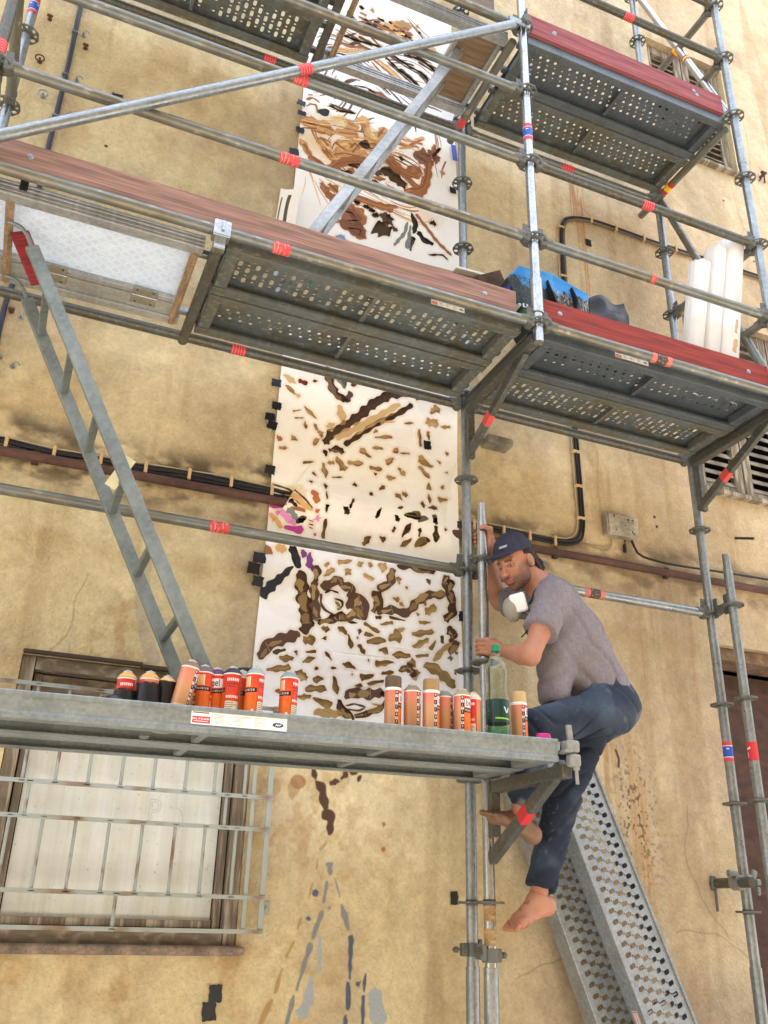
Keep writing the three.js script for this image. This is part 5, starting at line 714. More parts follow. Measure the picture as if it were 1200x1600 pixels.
{
  const t = thing('hatch_deck', 'aluminium access deck with open hatch and plywood end, at the top of the upper ladder', 'access deck');
  const x0 = -0.955, x1 = -0.055;
  part('front_beam', beam(x0, x1, 4.465, 0.655), alu, t); part('rear_beam', beam(x0, x1, 4.465, 0.125), alu, t);
  part('plywood_panel', box(0.24, 0.012, 0.46, -0.19, 4.472, 0.39, 0.001), grainMat(0x9a8468, 0.8, 2, 5), t);
  part('panel_frame', [box(0.024, 0.034, 0.47, -0.315, 4.462, 0.39, 0.003), box(0.03, 0.03, 0.47, -0.075, 4.458, 0.39, 0.003)], alu, t);
  part('cross_tube', tube([x0 + 0.03, 4.43, 0.11], [x0 + 0.03, 4.43, 0.64], 0.017, 14), std({ map: rep(grime, 2), color: 0xb59a7c, metalness: 0.1, roughness: 0.6 }), t);
  for (const z of [0.17, 0.60]) for (const x of [x1 + 0.01, x0 - 0.01]) part('end_hook', box(0.07, 0.03, 0.03, x, 4.462, z, 0.006), zinc, t);
}
// ladders
function ladder(label, top, foot, zA, zB, m) {
  const t = thing('ladder', label, 'ladder', [0, 0, 0], 'scaffold ladders');
  const A = V(top[0], top[1], 0), Bq = V(foot[0], foot[1], 0), d = Bq.clone().sub(A), L = d.length(); d.normalize();
  for (const z of [zA, zB]) part('stile', bar([A.x, A.y, z], [Bq.x, Bq.y, z], 0.052, 0.024, V(1, 0, 0), 0.005), m, t);
  for (let s = 0.18; s < L - 0.1; s += 0.28) { const p = A.clone().addScaledVector(d, s); part('rung', bar([p.x, p.y, zA], [p.x, p.y, zB], 0.030, 0.026, V(1, 0.2, 0), 0.006), m, t); }
  for (const z of [zA, zB]) part('hook', [wire([[A.x, A.y, z], [A.x - d.x * 0.06, A.y - d.y * 0.06, z], [A.x - d.x * 0.10 - 0.01, A.y - d.y * 0.09, z], [A.x - d.x * 0.11 - 0.05, A.y - d.y * 0.10, z]], 0.009, 8)], m, t);
  return t;
}
const lad1 = ladder('galvanised ladder from the hatch deck down to the low platform, at the left', [-2.205, 2.30], [-1.265, 0.56], 0.56, 0.20, std({ map: rep(zincTex, 1.1), color: 0xbcc5c2, metalness: 0.5, roughness: 0.5 }));
part('red_hook_plate', [bar([-2.27, 2.43, 0.46], [-2.15, 2.21, 0.46], 0.075, 0.014, V(1, 0.55, 0), 0.003)], grainMat(0xa83038, 0.7, 3, 3), lad1);
ladder('galvanised ladder from the working deck up to the open hatch, in front of the portrait', [-0.275, 4.43], [-1.215, 2.51], 0.50, 0.27, alu);
{
  const s = new THREE.PlaneGeometry(0.045, 0.13, 4, 6), P = s.attributes.position; for (let i = 0; i < P.count; i++) P.setZ(i, 0.02 * Math.sin(P.getY(i) * 16) - 0.4 * P.getX(i) ** 2);
  s.computeVertexNormals(); single('paper_scrap', prep(s.rotateZ(-0.45)).translate(-1.735, 1.44, 0.50), std({ color: 0xd8d0a8, side: THREE.DoubleSide, roughness: 0.8 }), 'cream paper scrap caught on the lower ladder', 'paper scrap');
}

// ------------------------------------------------------------------ things on the low platform
const deckY = x => 0.527 + 0.0145 * (x + 1.255);
function canTex(sw, cap, v) { // wrap: colour field | checker strip | orange side with logo | red text side
  return canvasTex(512, 256, (g, w, h) => {
    const gr = g.createLinearGradient(0, 0, 0, h); gr.addColorStop(0, '#d87a66'); gr.addColorStop(0.45, sw); gr.addColorStop(1, sw);
    g.fillStyle = gr; g.fillRect(0, 0, 190, h); g.fillStyle = '#e0b080'; g.fillRect(0, 214, 190, 42);
    for (const x of [50, 130]) { g.fillStyle = '#f2e8e0'; g.beginPath(); g.moveTo(x, 222); g.lineTo(x + 14, 236); g.lineTo(x, 250); g.lineTo(x - 14, 236); g.fill(); g.fillStyle = '#333'; g.fillRect(x - 2, 229, 4, 9); g.fillRect(x - 2, 241, 4, 3); }
    g.fillStyle = '#f0e6de'; g.fillRect(0, 0, w, 8);
    g.fillStyle = '#1a1618'; g.fillRect(190, 8, 30, h); g.fillStyle = '#f0ece8'; 'MOLOTOWPREM'.split('').forEach((ch, i) => { g.save(); g.translate(205, 24 + i * 22); g.font = 'bold 19px sans-serif'; g.textAlign = 'center'; if (i % 2) { g.fillRect(-13, -12, 26, 17); g.fillStyle = '#1a1618'; } g.fillText(ch, 0, 3); g.restore(); g.fillStyle = '#f0ece8'; });
    const og = g.createLinearGradient(0, 0, 0, h); og.addColorStop(0, '#d63a2c'); og.addColorStop(0.5, '#ee6a26'); og.addColorStop(1, '#f08a2c');
    g.fillStyle = og; g.fillRect(220, 8, 140, h); for (let i = 0; i < 40; i++) { g.globalAlpha = 0.12; g.fillStyle = i & 1 ? '#f8b040' : '#c83a1c'; g.beginPath(); g.ellipse(rr(222, 358), rr(110, 250), rr(4, 14), rr(8, 26), rr(-0.5, 0.5), 0, 7); g.fill(); } g.globalAlpha = 1;
    if (v === 1) { g.fillStyle = '#f4f0f0'; g.fillRect(228, 26, 122, 52); g.fillStyle = '#2a2c52'; g.font = 'bold 52px sans-serif'; g.fillText('bel', 238, 70, 100); } else { g.fillStyle = '#e8b878'; g.fillRect(232, 20, 58, 58); g.fillStyle = '#f4ece4'; g.fillRect(290, 20, 6, 58); }
    g.fillStyle = '#241a20'; g.fillRect(220, 84, 140, 26); g.fillStyle = '#e8dcd8'; g.font = 'bold 18px sans-serif'; g.fillText('P R E M I U M', 226, 103, 128);
    g.fillStyle = '#f2ece8'; g.beginPath(); g.arc(330, 214, 12, 0, 7); g.fill();
    const rg = g.createLinearGradient(0, 0, 0, h); rg.addColorStop(0, '#d23034'); rg.addColorStop(0.6, '#e0502c'); rg.addColorStop(1, '#ee8a34'); g.fillStyle = rg; g.fillRect(360, 8, 152, h);
    g.fillStyle = '#f6e6e0'; for (const [y, q] of [[30, 16], [128, 15]]) for (let i = 0; i < 7; i++) g.fillRect(376 + i * 17, y, 12, q);
    g.fillStyle = '#8a3030'; g.fillRect(376, 58, 110, 8); g.fillRect(376, 74, 80, 6); g.fillStyle = '#f0e4cc'; g.fillRect(372, 160, 128, 74); g.fillStyle = '#a08a70'; for (let i = 0; i < 6; i++) g.fillRect(380, 168 + i * 11, rr(50, 110), 4);
  });
}
const canMats = {}; const canMat = (sw, v) => canMats[sw + v] ??= std({ map: canTex(sw, '', v), roughness: 0.32, metalness: 0.15 });
const tin = std({ color: 0xc4beb4, metalness: 0.75, roughness: 0.35 });
const capM = {}; const capMat = c => capM[c] ??= std({ color: c, roughness: 0.42 });
// a spray can whose foot stands at the origin; cap: colour, or null for a bare valve
function sprayCan(label, x, z, turn, sw, v, cap, ring, o = {}) {
  const r = 0.0315, h = 0.155, t = thing('spray_can', label, 'spray can', [x, o.y ?? deckY(x), z], 'spray paint cans'); t.rotation.set(o.rx || 0, turn, o.rz || 0, 'ZYX');
  const bg = new THREE.CylinderGeometry(r, r, h, 36, 1, true); part('label_wrap', prep(bg).translate(0, h / 2 + 0.006, 0), canMat(sw, v), t);
  part('can_body', lathe([[0, 0.003], [r * 0.8, 0.003], [r * 0.93, 0], [r + 0.0006, 0.002], [r + 0.0004, 0.0058]]), tin, t);
  part('shoulder', lathe([[r + 0.0004, h + 0.006], [r + 0.0012, h + 0.008], [r + 0.001, h + 0.0105], [r * 0.94, h + 0.013], [r * 0.72, h + 0.0215], [r * 0.5, h + 0.026]]), capMat(ring || 0xd8d2c6), t);
  part('valve_cup', lathe([[r * 0.5, h + 0.025], [r * 0.52, h + 0.030], [r * 0.45, h + 0.031], [r * 0.38, h + 0.0285], [0.006, h + 0.0285], [0.005, h + 0.036], [0, h + 0.036]]), tin, t);
  if (cap) { const c0 = h + 0.012; part('cap', lathe([[r * 0.97, c0], [r * 0.965, c0 + 0.038], [r * 0.92, c0 + 0.043], [r * 0.6, c0 + 0.0445], [0, c0 + 0.0445]]), capMat(cap), t); }
  return t;
}
const TAN = '#cd9468', BRN = '#b98258', SND = '#d2a070';
const RED = 2.55, ORG = -2.4, SWA = -0.1, STRIP = -1.15; // turns that show a given side of the wrap to the alley
sprayCan('capless spray can leaning to the right, tan side out, second group from the left', -1.452, 0.70, -1.85, TAN, 1, null, 0x8a6a58, { rz: -0.17 });
sprayCan('dark topped orange spray can behind the leaning tan can', -1.365, 0.64, -3.7, TAN, 0, null, 0x6a5a60);
sprayCan('spray can with violet shoulder and a white logo patch reading bel', -1.305, 0.62, -3.75, TAN, 1, null, 0x5a3660, { rz: 0.07 });
sprayCan('red spray can with navy shoulder between the violet and the orange ones', -1.271, 0.66, -5.4, TAN, 0, null, 0x2e2c48);
sprayCan('orange spray can half hidden behind the front orange can', -1.228, 0.62, -4.2, TAN, 0, null, 0xb09a80);
sprayCan('orange and red spray can with silver top, front one left of the paper edge', -1.198, 0.692, -4.4, TAN, 0, null, 0x9aa4a6);
sprayCan('orange and red spray can standing alone in front of the white sheet', -1.075, 0.69, -4.45, TAN, 0, null, 0x8a949a);
sprayCan('tan spray can with tall dark brown cap, leftmost of the right hand group', -0.675, 0.68, -2.45, TAN, 1, 0x5c4a34, 0xe8e4dc);
sprayCan('tan spray can without cap beside the dark capped one', -0.602, 0.69, -2.15, BRN, 1, null, 0x8a7858);
sprayCan('tan spray can with light brown cap in the right hand group', -0.530, 0.70, -2.4, SND, 1, 0x9a7a4e, 0xe8e4dc);
sprayCan('tan spray can mostly hidden behind the light brown capped one', -0.475, 0.62, -2.2, BRN, 1, null, 0x8a8068);
sprayCan('tan spray can with grey top behind the one marked bel on the right', -0.452, 0.655, -2.0, TAN, 1, null, 0x7c8070);
sprayCan('tan and orange spray can with olive shoulder and logo patch, left of the bottle', -0.404, 0.705, -2.95, TAN, 1, null, 0xa09470);
sprayCan('red and tan spray can with cream shoulder right next to the bottle', -0.338, 0.668, -6.35, SND, 0, null, 0xd8c8a8);
sprayCan('tan spray can with beige cap between the bottle and the knee', -0.132, 0.66, -2.5, TAN, 1, 0xc0a070, 0xe8e4dc);
{ // three cans wrapped in a black bag at the left end
  sprayCan('orange spray can, first from the left in the black plastic bag', -1.618, 0.63, -5.4, SND, 0, null, 0xd8a860, { y: deckY(-1.6) - 0.045 });
  sprayCan('orange spray can, second from the left in the black plastic bag', -1.548, 0.655, -0.6, SND, 0, null, 0xd8a860, { y: deckY(-1.5) - 0.045 });
  sprayCan('spray can with gold shoulder, third in the black plastic bag', -1.487, 0.64, -1.2, SND, 0, null, 0xe0b878, { y: deckY(-1.5) - 0.050 });
}
function crumple(g, amp, fr, sd) { const P = g.attributes.position; for (let i = 0; i < P.count; i++) { const x = P.getX(i), y = P.getY(i), z = P.getZ(i), k = amp * n3(x * fr + sd, y * fr, z * fr) + amp * 0.5 * n3(x * fr * 2.7, y * fr * 2.7 + sd, z * fr * 2.7); const m = Math.hypot(x, y, z) || 1; P.setXYZ(i, x + x / m * k, y + y / m * k, z + z / m * k); } g.computeVertexNormals(); return g; }
{
  const t = thing('plastic_bag', 'crumpled black plastic bag round the three leftmost spray cans', 'plastic bag', [-1.552, deckY(-1.55), 0.65]);
  const m = std({ color: 0x17181c, roughness: 0.35 });
  for (const [x, z, h, r] of [[-0.064, -0.02, 0.07, 0.040], [0.006, 0.006, 0.096, 0.040], [0.066, -0.01, 0.112, 0.038]]) {
    const g = crumple(new THREE.LatheGeometry([[r * 1.1, 0], [r * 1.05, h * 0.3], [r * 0.98, h * 0.7], [r * 0.99, h], [r * 0.93, h + 0.004], [r * 0.9, h - 0.01]].map(p => new THREE.Vector2(...p)), 48).translate(0, 0, 0), 0.0035, 55, x * 40); part('bag_fold', g.translate(x, 0, z), m, t);
  }
  part('bag_fold', crumple(new THREE.SphereGeometry(0.04, 40, 24).scale(1.1, 0.75, 0.8), 0.007, 60, 3).translate(-0.108, 0.022, 0.01), m, t);
}
sprayCan('spray can with black cap hidden behind the front orange can', -1.202, 0.56, 0.4, TAN, 0, 0x1c1c22, 0x222228);
single('jar_lid', lathe([[0, 0.012], [0.052, 0.013], [0.058, 0.010], [0.058, -0.012], [0.054, -0.012], [0.053, 0.004], [0, 0.005]], 40).translate(-0.875, deckY(-0.87) + 0.013, 0.68), std({ color: 0x14161e, roughness: 0.35 }), 'flat black lid lying on the low platform in front of the sheet', 'lid');
{
  const t = thing('plastic_lid', 'pink spray can cap at the right end of the low platform', 'cap', [-0.078, deckY(-0.07), 0.74]);
  part('cap', lathe([[0.028, 0], [0.0285, 0.002], [0.0275, 0.036], [0.024, 0.040], [0, 0.041]]), capMat(0xe02c8c), t); part('label', prep(new THREE.CylinderGeometry(0.0288, 0.0284, 0.022, 12, 1, true, 0.75, 0.35)).translate(0, 0.018, 0), std({ color: 0xf4e4ee, roughness: 0.5 }), t);
}
{ // water bottle
  const t = thing('water_bottle', 'green tinted plastic water bottle with dark green label, nearly empty', 'bottle', [-0.240, deckY(-0.24), 0.68]);
  const k = 1.04, prof = [[0.0, 0.012], [0.018, 0.006], [0.030, 0], [0.041, 0.006], [0.044, 0.03], [0.0435, 0.055], [0.042, 0.075], [0.043, 0.15], [0.0445, 0.165], [0.0395, 0.19], [0.038, 0.21], [0.0425, 0.24], [0.0435, 0.265], [0.038, 0.29], [0.026, 0.312], [0.0165, 0.325], [0.0145, 0.332], [0.0145, 0.345]];
  const gl = new THREE.MeshPhysicalMaterial({ color: 0xf4fcf7, transmission: 1, thickness: 0, roughness: 0.03, ior: 1.45, specularIntensity: 1, side: THREE.DoubleSide });
  part('bottle_body', lathe(prof.map(([r, y]) => [r * k, y * k]), 48), gl, t);
  const pet = new THREE.MeshPhysicalMaterial({ color: 0x86d8b8, transmission: 0.9, thickness: 0, roughness: 0.1, side: THREE.DoubleSide });
  part('bottle_foot', lathe([[0.0005, 0.014], [0.018, 0.009], [0.030, 0.003], [0.0425, 0.008], [0.0462, 0.032], [0.0455, 0.058]], 48), pet, t);
  const lt = canvasTex(512, 256, (g, w, h) => { g.fillStyle = '#123a34'; g.fillRect(0, 0, w, h); g.fillStyle = '#0c2c2a'; for (let i = 0; i < 14; i++) g.fillRect(rr(0, w), 0, rr(2, 10), h); g.fillStyle = '#dfeee8'; g.font = '92px sans-serif'; g.fillText('Vi', 392, 150); g.fillStyle = '#8cc43a'; g.fillRect(330, 205, 182, 16); g.fillStyle = '#c8d8d0'; g.fillRect(0, 0, 8, h); g.fillStyle = 'rgba(170,200,190,0.7)'; for (let i = 0; i < 9; i++) g.fillRect(262, 24 + i * 18, rr(14, 30), 5); });
  part('label', prep(new THREE.CylinderGeometry(0.0452, 0.0445, 0.088, 48, 1, true)).rotateY(-4.75).translate(0, 0.118, 0), std({ map: lt, roughness: 0.35 }), t);
  part('cap', lathe([[0.0165, 0.342], [0.0172, 0.344], [0.017, 0.364], [0.0155, 0.367], [0, 0.368]].map(([r, y]) => [r * k, y * k]), 28), std({ color: 0x0f7a58, roughness: 0.4 }), t);
}
single('wood_batten', box(0.16, 0.03, 0.07, -0.27, deckY(-0.3) + 0.165, 0.36, 0.003), grainMat(0xcaa878, 0.8, 3, 3), 'pale wooden batten end behind the bottle, in front of the poles', 'wooden batten');
single('paint_tub', lathe([[0.04, 0], [0.048, 0.14], [0.052, 0.15], [0.050, 0.152], [0.046, 0.146]], 28).translate(-0.30, deckY(-0.3), 0.37), std({ color: 0x4a3c30, roughness: 0.6 }), 'dark tub holding up the wooden batten behind the bottle', 'tub');

// ------------------------------------------------------------------ things on the working deck
{ // printed shopping bag
  const t = thing('shopping_bag', 'blue printed shopping bag with black handles, stuffed with cardboard', 'shopping bag', [0.135, 2.518, 0.575]);
  const pic = canvasTex(512, 512, (g, w, h) => {
    g.fillStyle = '#2f8fe0'; g.fillRect(0, 0, w, h); speck(g, w, 200, 60, ['#6fbcf4', '#1f6fc8'], 6, 40, 0.25);
    const jag = (y0, c, a) => { g.fillStyle = c; g.beginPath(); g.moveTo(0, h); for (let x = 0; x <= w; x += 12) g.lineTo(x, y0 + a * (fbm(x * 0.02 + y0, 3, 4) - 0.5) * 2); g.lineTo(w, h); g.fill(); };
    jag(112, '#1c2a2c', 75); for (let i = 0; i < 1800; i++) { g.globalAlpha = 0.7; g.fillStyle = ['#0e1618', '#33463e', '#5a6a5a', '#20302c'][i & 3]; g.fillRect(rnd() * 215, rr(46, 500), rr(3, 12), rr(2, 8)); } g.globalAlpha = 1;
    for (let i = 0; i < 240; i++) { g.globalAlpha = 0.8; g.strokeStyle = ['#d8cfc0', '#8a6a4a', '#3a2a20'][i % 3]; g.lineWidth = rr(2, 5); const x = rr(300, 512), y = rr(70, 300); g.beginPath(); g.moveTo(x, y); g.lineTo(x + rr(-10, 10), y + rr(15, 60)); g.stroke(); } g.globalAlpha = 1;
    g.fillStyle = '#3c7a34'; g.fillRect(0, 345, 120, 167); g.fillStyle = '#f2f2f0'; g.font = 'bold 62px sans-serif'; g.fillText('Bou', 6, 330);
  });
  const sh = [[-0.075, 0], [0.20, 0], [0.235, 0.33], [0.02, 0.385], [-0.15, 0.375], [-0.215, 0.29], [-0.17, 0.16]];
  const s = new THREE.Shape(sh.map(p => new THREE.Vector2(...p)));
  const g = new THREE.ExtrudeGeometry(s, { depth: 0.16, bevelEnabled: true, bevelSize: 0.012, bevelThickness: 0.012, bevelSegments: 3, steps: 6 }).translate(0, 0, -0.08);
  const q = prep(g), P = q.attributes.position, u = new Float32Array(P.count * 2); for (let i = 0; i < P.count; i++) { const x = P.getX(i), y = P.getY(i), z = P.getZ(i); P.setZ(i, z * (1 - 0.35 * y / 0.34) + 0.010 * Math.sin(x * 26 + y * 18)); u[2 * i] = (x + 0.24) / 0.49; u[2 * i + 1] = y / 0.35; } q.setAttribute('uv', new THREE.BufferAttribute(u, 2)); q.computeVertexNormals();
  part('bag_body', q, std({ map: pic, roughness: 0.5 }), t);
  const hm = std({ color: 0x101014, roughness: 0.7 }), strap = pts => { const c = new THREE.CatmullRomCurve3(pts.map(p => V(...p))); const e = new THREE.Shape([[-0.003, -0.018], [0.003, -0.018], [0.003, 0.018], [-0.003, 0.018]].map(p => new THREE.Vector2(...p))); return prep(new THREE.ExtrudeGeometry(e, { steps: 30, extrudePath: c, bevelEnabled: false })); };
  part('handle', strap([[-0.005, 0.33, 0.055], [0.0, 0.24, 0.084], [0.04, 0.14, 0.092], [0.10, 0.13, 0.092], [0.145, 0.22, 0.085], [0.135, 0.33, 0.058]]), hm, t);
  part('side_gusset', [bar([-0.23, 0.12, 0.0], [-0.20, 0.325, 0.0], 0.10, 0.012, V(0, 0, 1), 0.004)], std({ color: 0x2336b0, roughness: 0.55 }), t);
  const cbm = std({ map: rep(grime, 2), color: 0x9a7a5a, roughness: 0.9 });
  part('cardboard_flap', [box(0.19, 0.12, 0.006, 0.055, 0.36, -0.05, 0.001, [0.2, 0.1, 0.5]), box(0.22, 0.10, 0.006, 0.17, 0.34, -0.02, 0.001, [-0.3, 0.2, -0.55]), box(0.09, 0.1, 0.006, 0.25, 0.28, -0.01, 0.001, [0, 0.5, -0.8])], cbm, t);
  part('can_top', [lathe([[0.03, 0], [0.031, 0.05], [0.02, 0.06], [0, 0.06]]).translate(0.115, 0.315, 0.0), lathe([[0.028, 0], [0.028, 0.04], [0, 0.045]]).translate(0.0, 0.33, 0.02)], std({ color: 0xb4683a, roughness: 0.5 }), t);
}
{
  const t = thing('black_bag', 'slumped black bag with a green print, right of the blue shopping bag', 'bag', [0.515, 2.505, 0.56]);
  const tx = canvasTex(256, 256, (g, w, h) => { g.fillStyle = '#20222a'; g.fillRect(0, 0, w, h); const r = g.createRadialGradient(60, 190, 5, 60, 190, 80); r.addColorStop(0, '#1f6a38'); r.addColorStop(1, 'rgba(32,34,42,0)'); g.fillStyle = r; g.fillRect(0, 0, w, h); speck(g, w, h, 200, ['#343842', '#101216'], 2, 16, 0.3); });
  const g = new THREE.BoxGeometry(0.27, 0.42, 0.16, 16, 18, 6), P = g.attributes.position;
  for (let i = 0; i < P.count; i++) { let x = P.getX(i), y = P.getY(i), z = P.getZ(i); const v = (y + 0.21) / 0.42; z *= (1 - 0.75 * v * v); x = x * (1 - 0.18 * v) + 0.02 * v; y += -0.07 * v * sstep(0.05, -0.14, x) - 0.02 * v * v * Math.sin(x * 22); z += 0.012 * Math.sin(x * 30 + y * 14) + 0.008 * Math.sin(y * 40 - x * 20); P.setXYZ(i, x, y + 0.21, z); } g.computeVertexNormals();
  part('bag_body', g, std({ map: tx, roughness: 0.38 }), t);
}
{
  const cb = std({ map: rep(grime, 2), color: 0xc9a27a, roughness: 0.9 });
  single('cardboard_sheet', box(0.66, 0.16, 0.006, -0.44, 2.865, 0.43, 0.001, [-0.35, 0, 0.07]), cb, 'long cardboard sheet edge standing behind the faded toe board', 'cardboard');
  single('cardboard_flap', [box(0.13, 0.09, 0.005, -0.09, 2.905, 0.47, 0.001, [0.1, -0.3, 0.4])], std({ map: rep(grime, 2), color: 0x7a6450, roughness: 0.9 }), 'small brown cardboard flap standing left of the blue bag', 'cardboard');
  single('paper_pad', box(0.24, 0.012, 0.12, -0.16, 2.955, 0.40, 0.002, [0.25, 0, 0.03]), std({ color: 0xf4f4f2, roughness: 0.8 }), 'white folded paper lying on the cardboard beside the middle poles', 'paper');
  const t2 = sprayCan('teal spray can standing on the slotted working deck, seen through the holes', -1.03, 0.52, 0, '#2a8a80', 0, null, 0x2a8a86, { y: 2.503 }); t2.children[0].material = std({ color: 0x1f8f86, roughness: 0.4 });
  sprayCan('red spray can standing on the slotted working deck, seen through the holes', -1.17, 0.52, 0, '#a83a2c', 0, null, 0xa83a2c, { y: 2.503 });
  single('black_cloth', crumple(new THREE.SphereGeometry(0.07, 32, 20).scale(1.2, 0.6, 0.8), 0.010, 30, 2).translate(0.97, 2.72, 0.53), rubber, 'small black bundle peeping over the bright red toe board', 'cloth bundle');
}
{ // rolls of white paper
  const pm = std({ map: rep(dataTex(128, 128, (u, v) => { const k = 236 + 16 * (fbm(u * 6, v * 6, 3, 6) - 0.5); return [k, k - 1, k - 3]; }), 1), roughness: 0.8, side: THREE.DoubleSide });
  const roll = (x, z, r, L, tx, tz, label) => {
    const t = thing('paper_roll', label, 'paper roll', [x, 2.505, z], 'rolls of white paper'); t.rotation.set(tx, 0, tz);
    const pts = []; for (let i = 0; i <= 120; i++) { const a = i / 120 * Math.PI * 2 * 2.6, R = r * (1 - 0.28 * i / 120); pts.push([R * Math.cos(a), R * Math.sin(a)]); }
    const pos = [], uv = [], idx = []; pts.forEach(([a, b], i) => { const bow = 0.004 * Math.sin(i); const wr = 0.0012 * Math.sin(i * 0.9 + x * 40) + 0.003 * Math.sin(i * 0.31 + z * 90), tp = 1.10 + 0.05 * Math.sin(i * 0.6 + x * 9); pos.push(a + wr, 0, b + wr, a * tp + wr, L + bow + 0.012 * Math.sin(i * 0.11), b * tp - wr); uv.push(i / 60, 0, i / 60, L); if (i) { const k = 2 * i; idx.push(k - 2, k - 1, k, k, k - 1, k + 1); } });
    const g = new THREE.BufferGeometry(); g.setAttribute('position', new THREE.Float32BufferAttribute(pos, 3)); g.setAttribute('uv', new THREE.Float32BufferAttribute(uv, 2)); g.setIndex(idx); g.computeVertexNormals(); part('rolled_paper', g, pm, t); return t;
  };
  roll(1.075, 0.50, 0.055, 0.80, 0.17, -0.09, 'leftmost of the white paper rolls, the shortest one'); roll(1.19, 0.50, 0.055, 0.94, 0.15, -0.09, 'middle one of the white paper rolls, rounded top'); roll(1.305, 0.50, 0.072, 1.03, 0.13, -0.09, 'thickest white paper roll, the rightmost one with brown cuts low on it');
  const r3 = scene.getObjectByName('paper_roll_002');
  const ct = canvasTex(256, 512, (g, w, h) => { g.clearRect(0, 0, w, h); g.fillStyle = '#f2f0ec'; g.fillRect(0, 0, w, h); g.strokeStyle = '#b08a72'; g.lineWidth = 4; g.fillStyle = '#d8b48c'; for (const y of [60, 210, 380]) { g.beginPath(); g.moveTo(90, y + 50); g.bezierCurveTo(150, y - 30, 220, y, 230, y + 40); g.bezierCurveTo(190, y + 30, 150, y + 60, 170, y + 100); g.bezierCurveTo(120, y + 110, 90, y + 90, 90, y + 50); g.fill(); g.stroke(); } g.strokeStyle = '#9aa0b0'; g.beginPath(); g.moveTo(20, 300); g.bezierCurveTo(60, 180, 100, 120, 180, 60); g.stroke(); });
  part('cut_edge', prep(new THREE.CylinderGeometry(0.0715, 0.0715, 0.42, 24, 1, true, -0.9, 1.8)).translate(0, 0.35, 0), std({ map: ct, roughness: 0.8, side: THREE.DoubleSide }), r3);
}
single('wall_stone', box(0.16, 0.05, 0.10, 0.26, 2.335, ZW + 0.045, 0.012), std({ map: rep(grime, 3), color: 0x9a9484, roughness: 0.95 }), 'rough stone corbel under the deck right of the middle poles', 'stone');

// ------------------------------------------------------------------ the worker
const smin = (a, b, k) => { const h = Math.max(k - Math.abs(a - b), 0) / k; return Math.min(a, b) - h * h * k * 0.25; };
const smax = (a, b, k) => -smin(-a, -b, k);
function cap3(p, a, b, r1, r2) { // tapered capsule
  const bx = b[0] - a[0], by = b[1] - a[1], bz = b[2] - a[2], px = p[0] - a[0], py = p[1] - a[1], pz = p[2] - a[2];
  const t = clamp((px * bx + py * by + pz * bz) / (bx * bx + by * by + bz * bz), 0, 1);
  return Math.hypot(px - bx * t, py - by * t, pz - bz * t) - mix(r1, r2, t);
}
const ell = (p, c, r) => { const x = (p[0] - c[0]) / r[0], y = (p[1] - c[1]) / r[1], z = (p[2] - c[2]) / r[2], k = Math.hypot(x, y, z), g = Math.hypot(x / r[0], y / r[1], z / r[2]) || 1; return k * (k - 1) / g; };
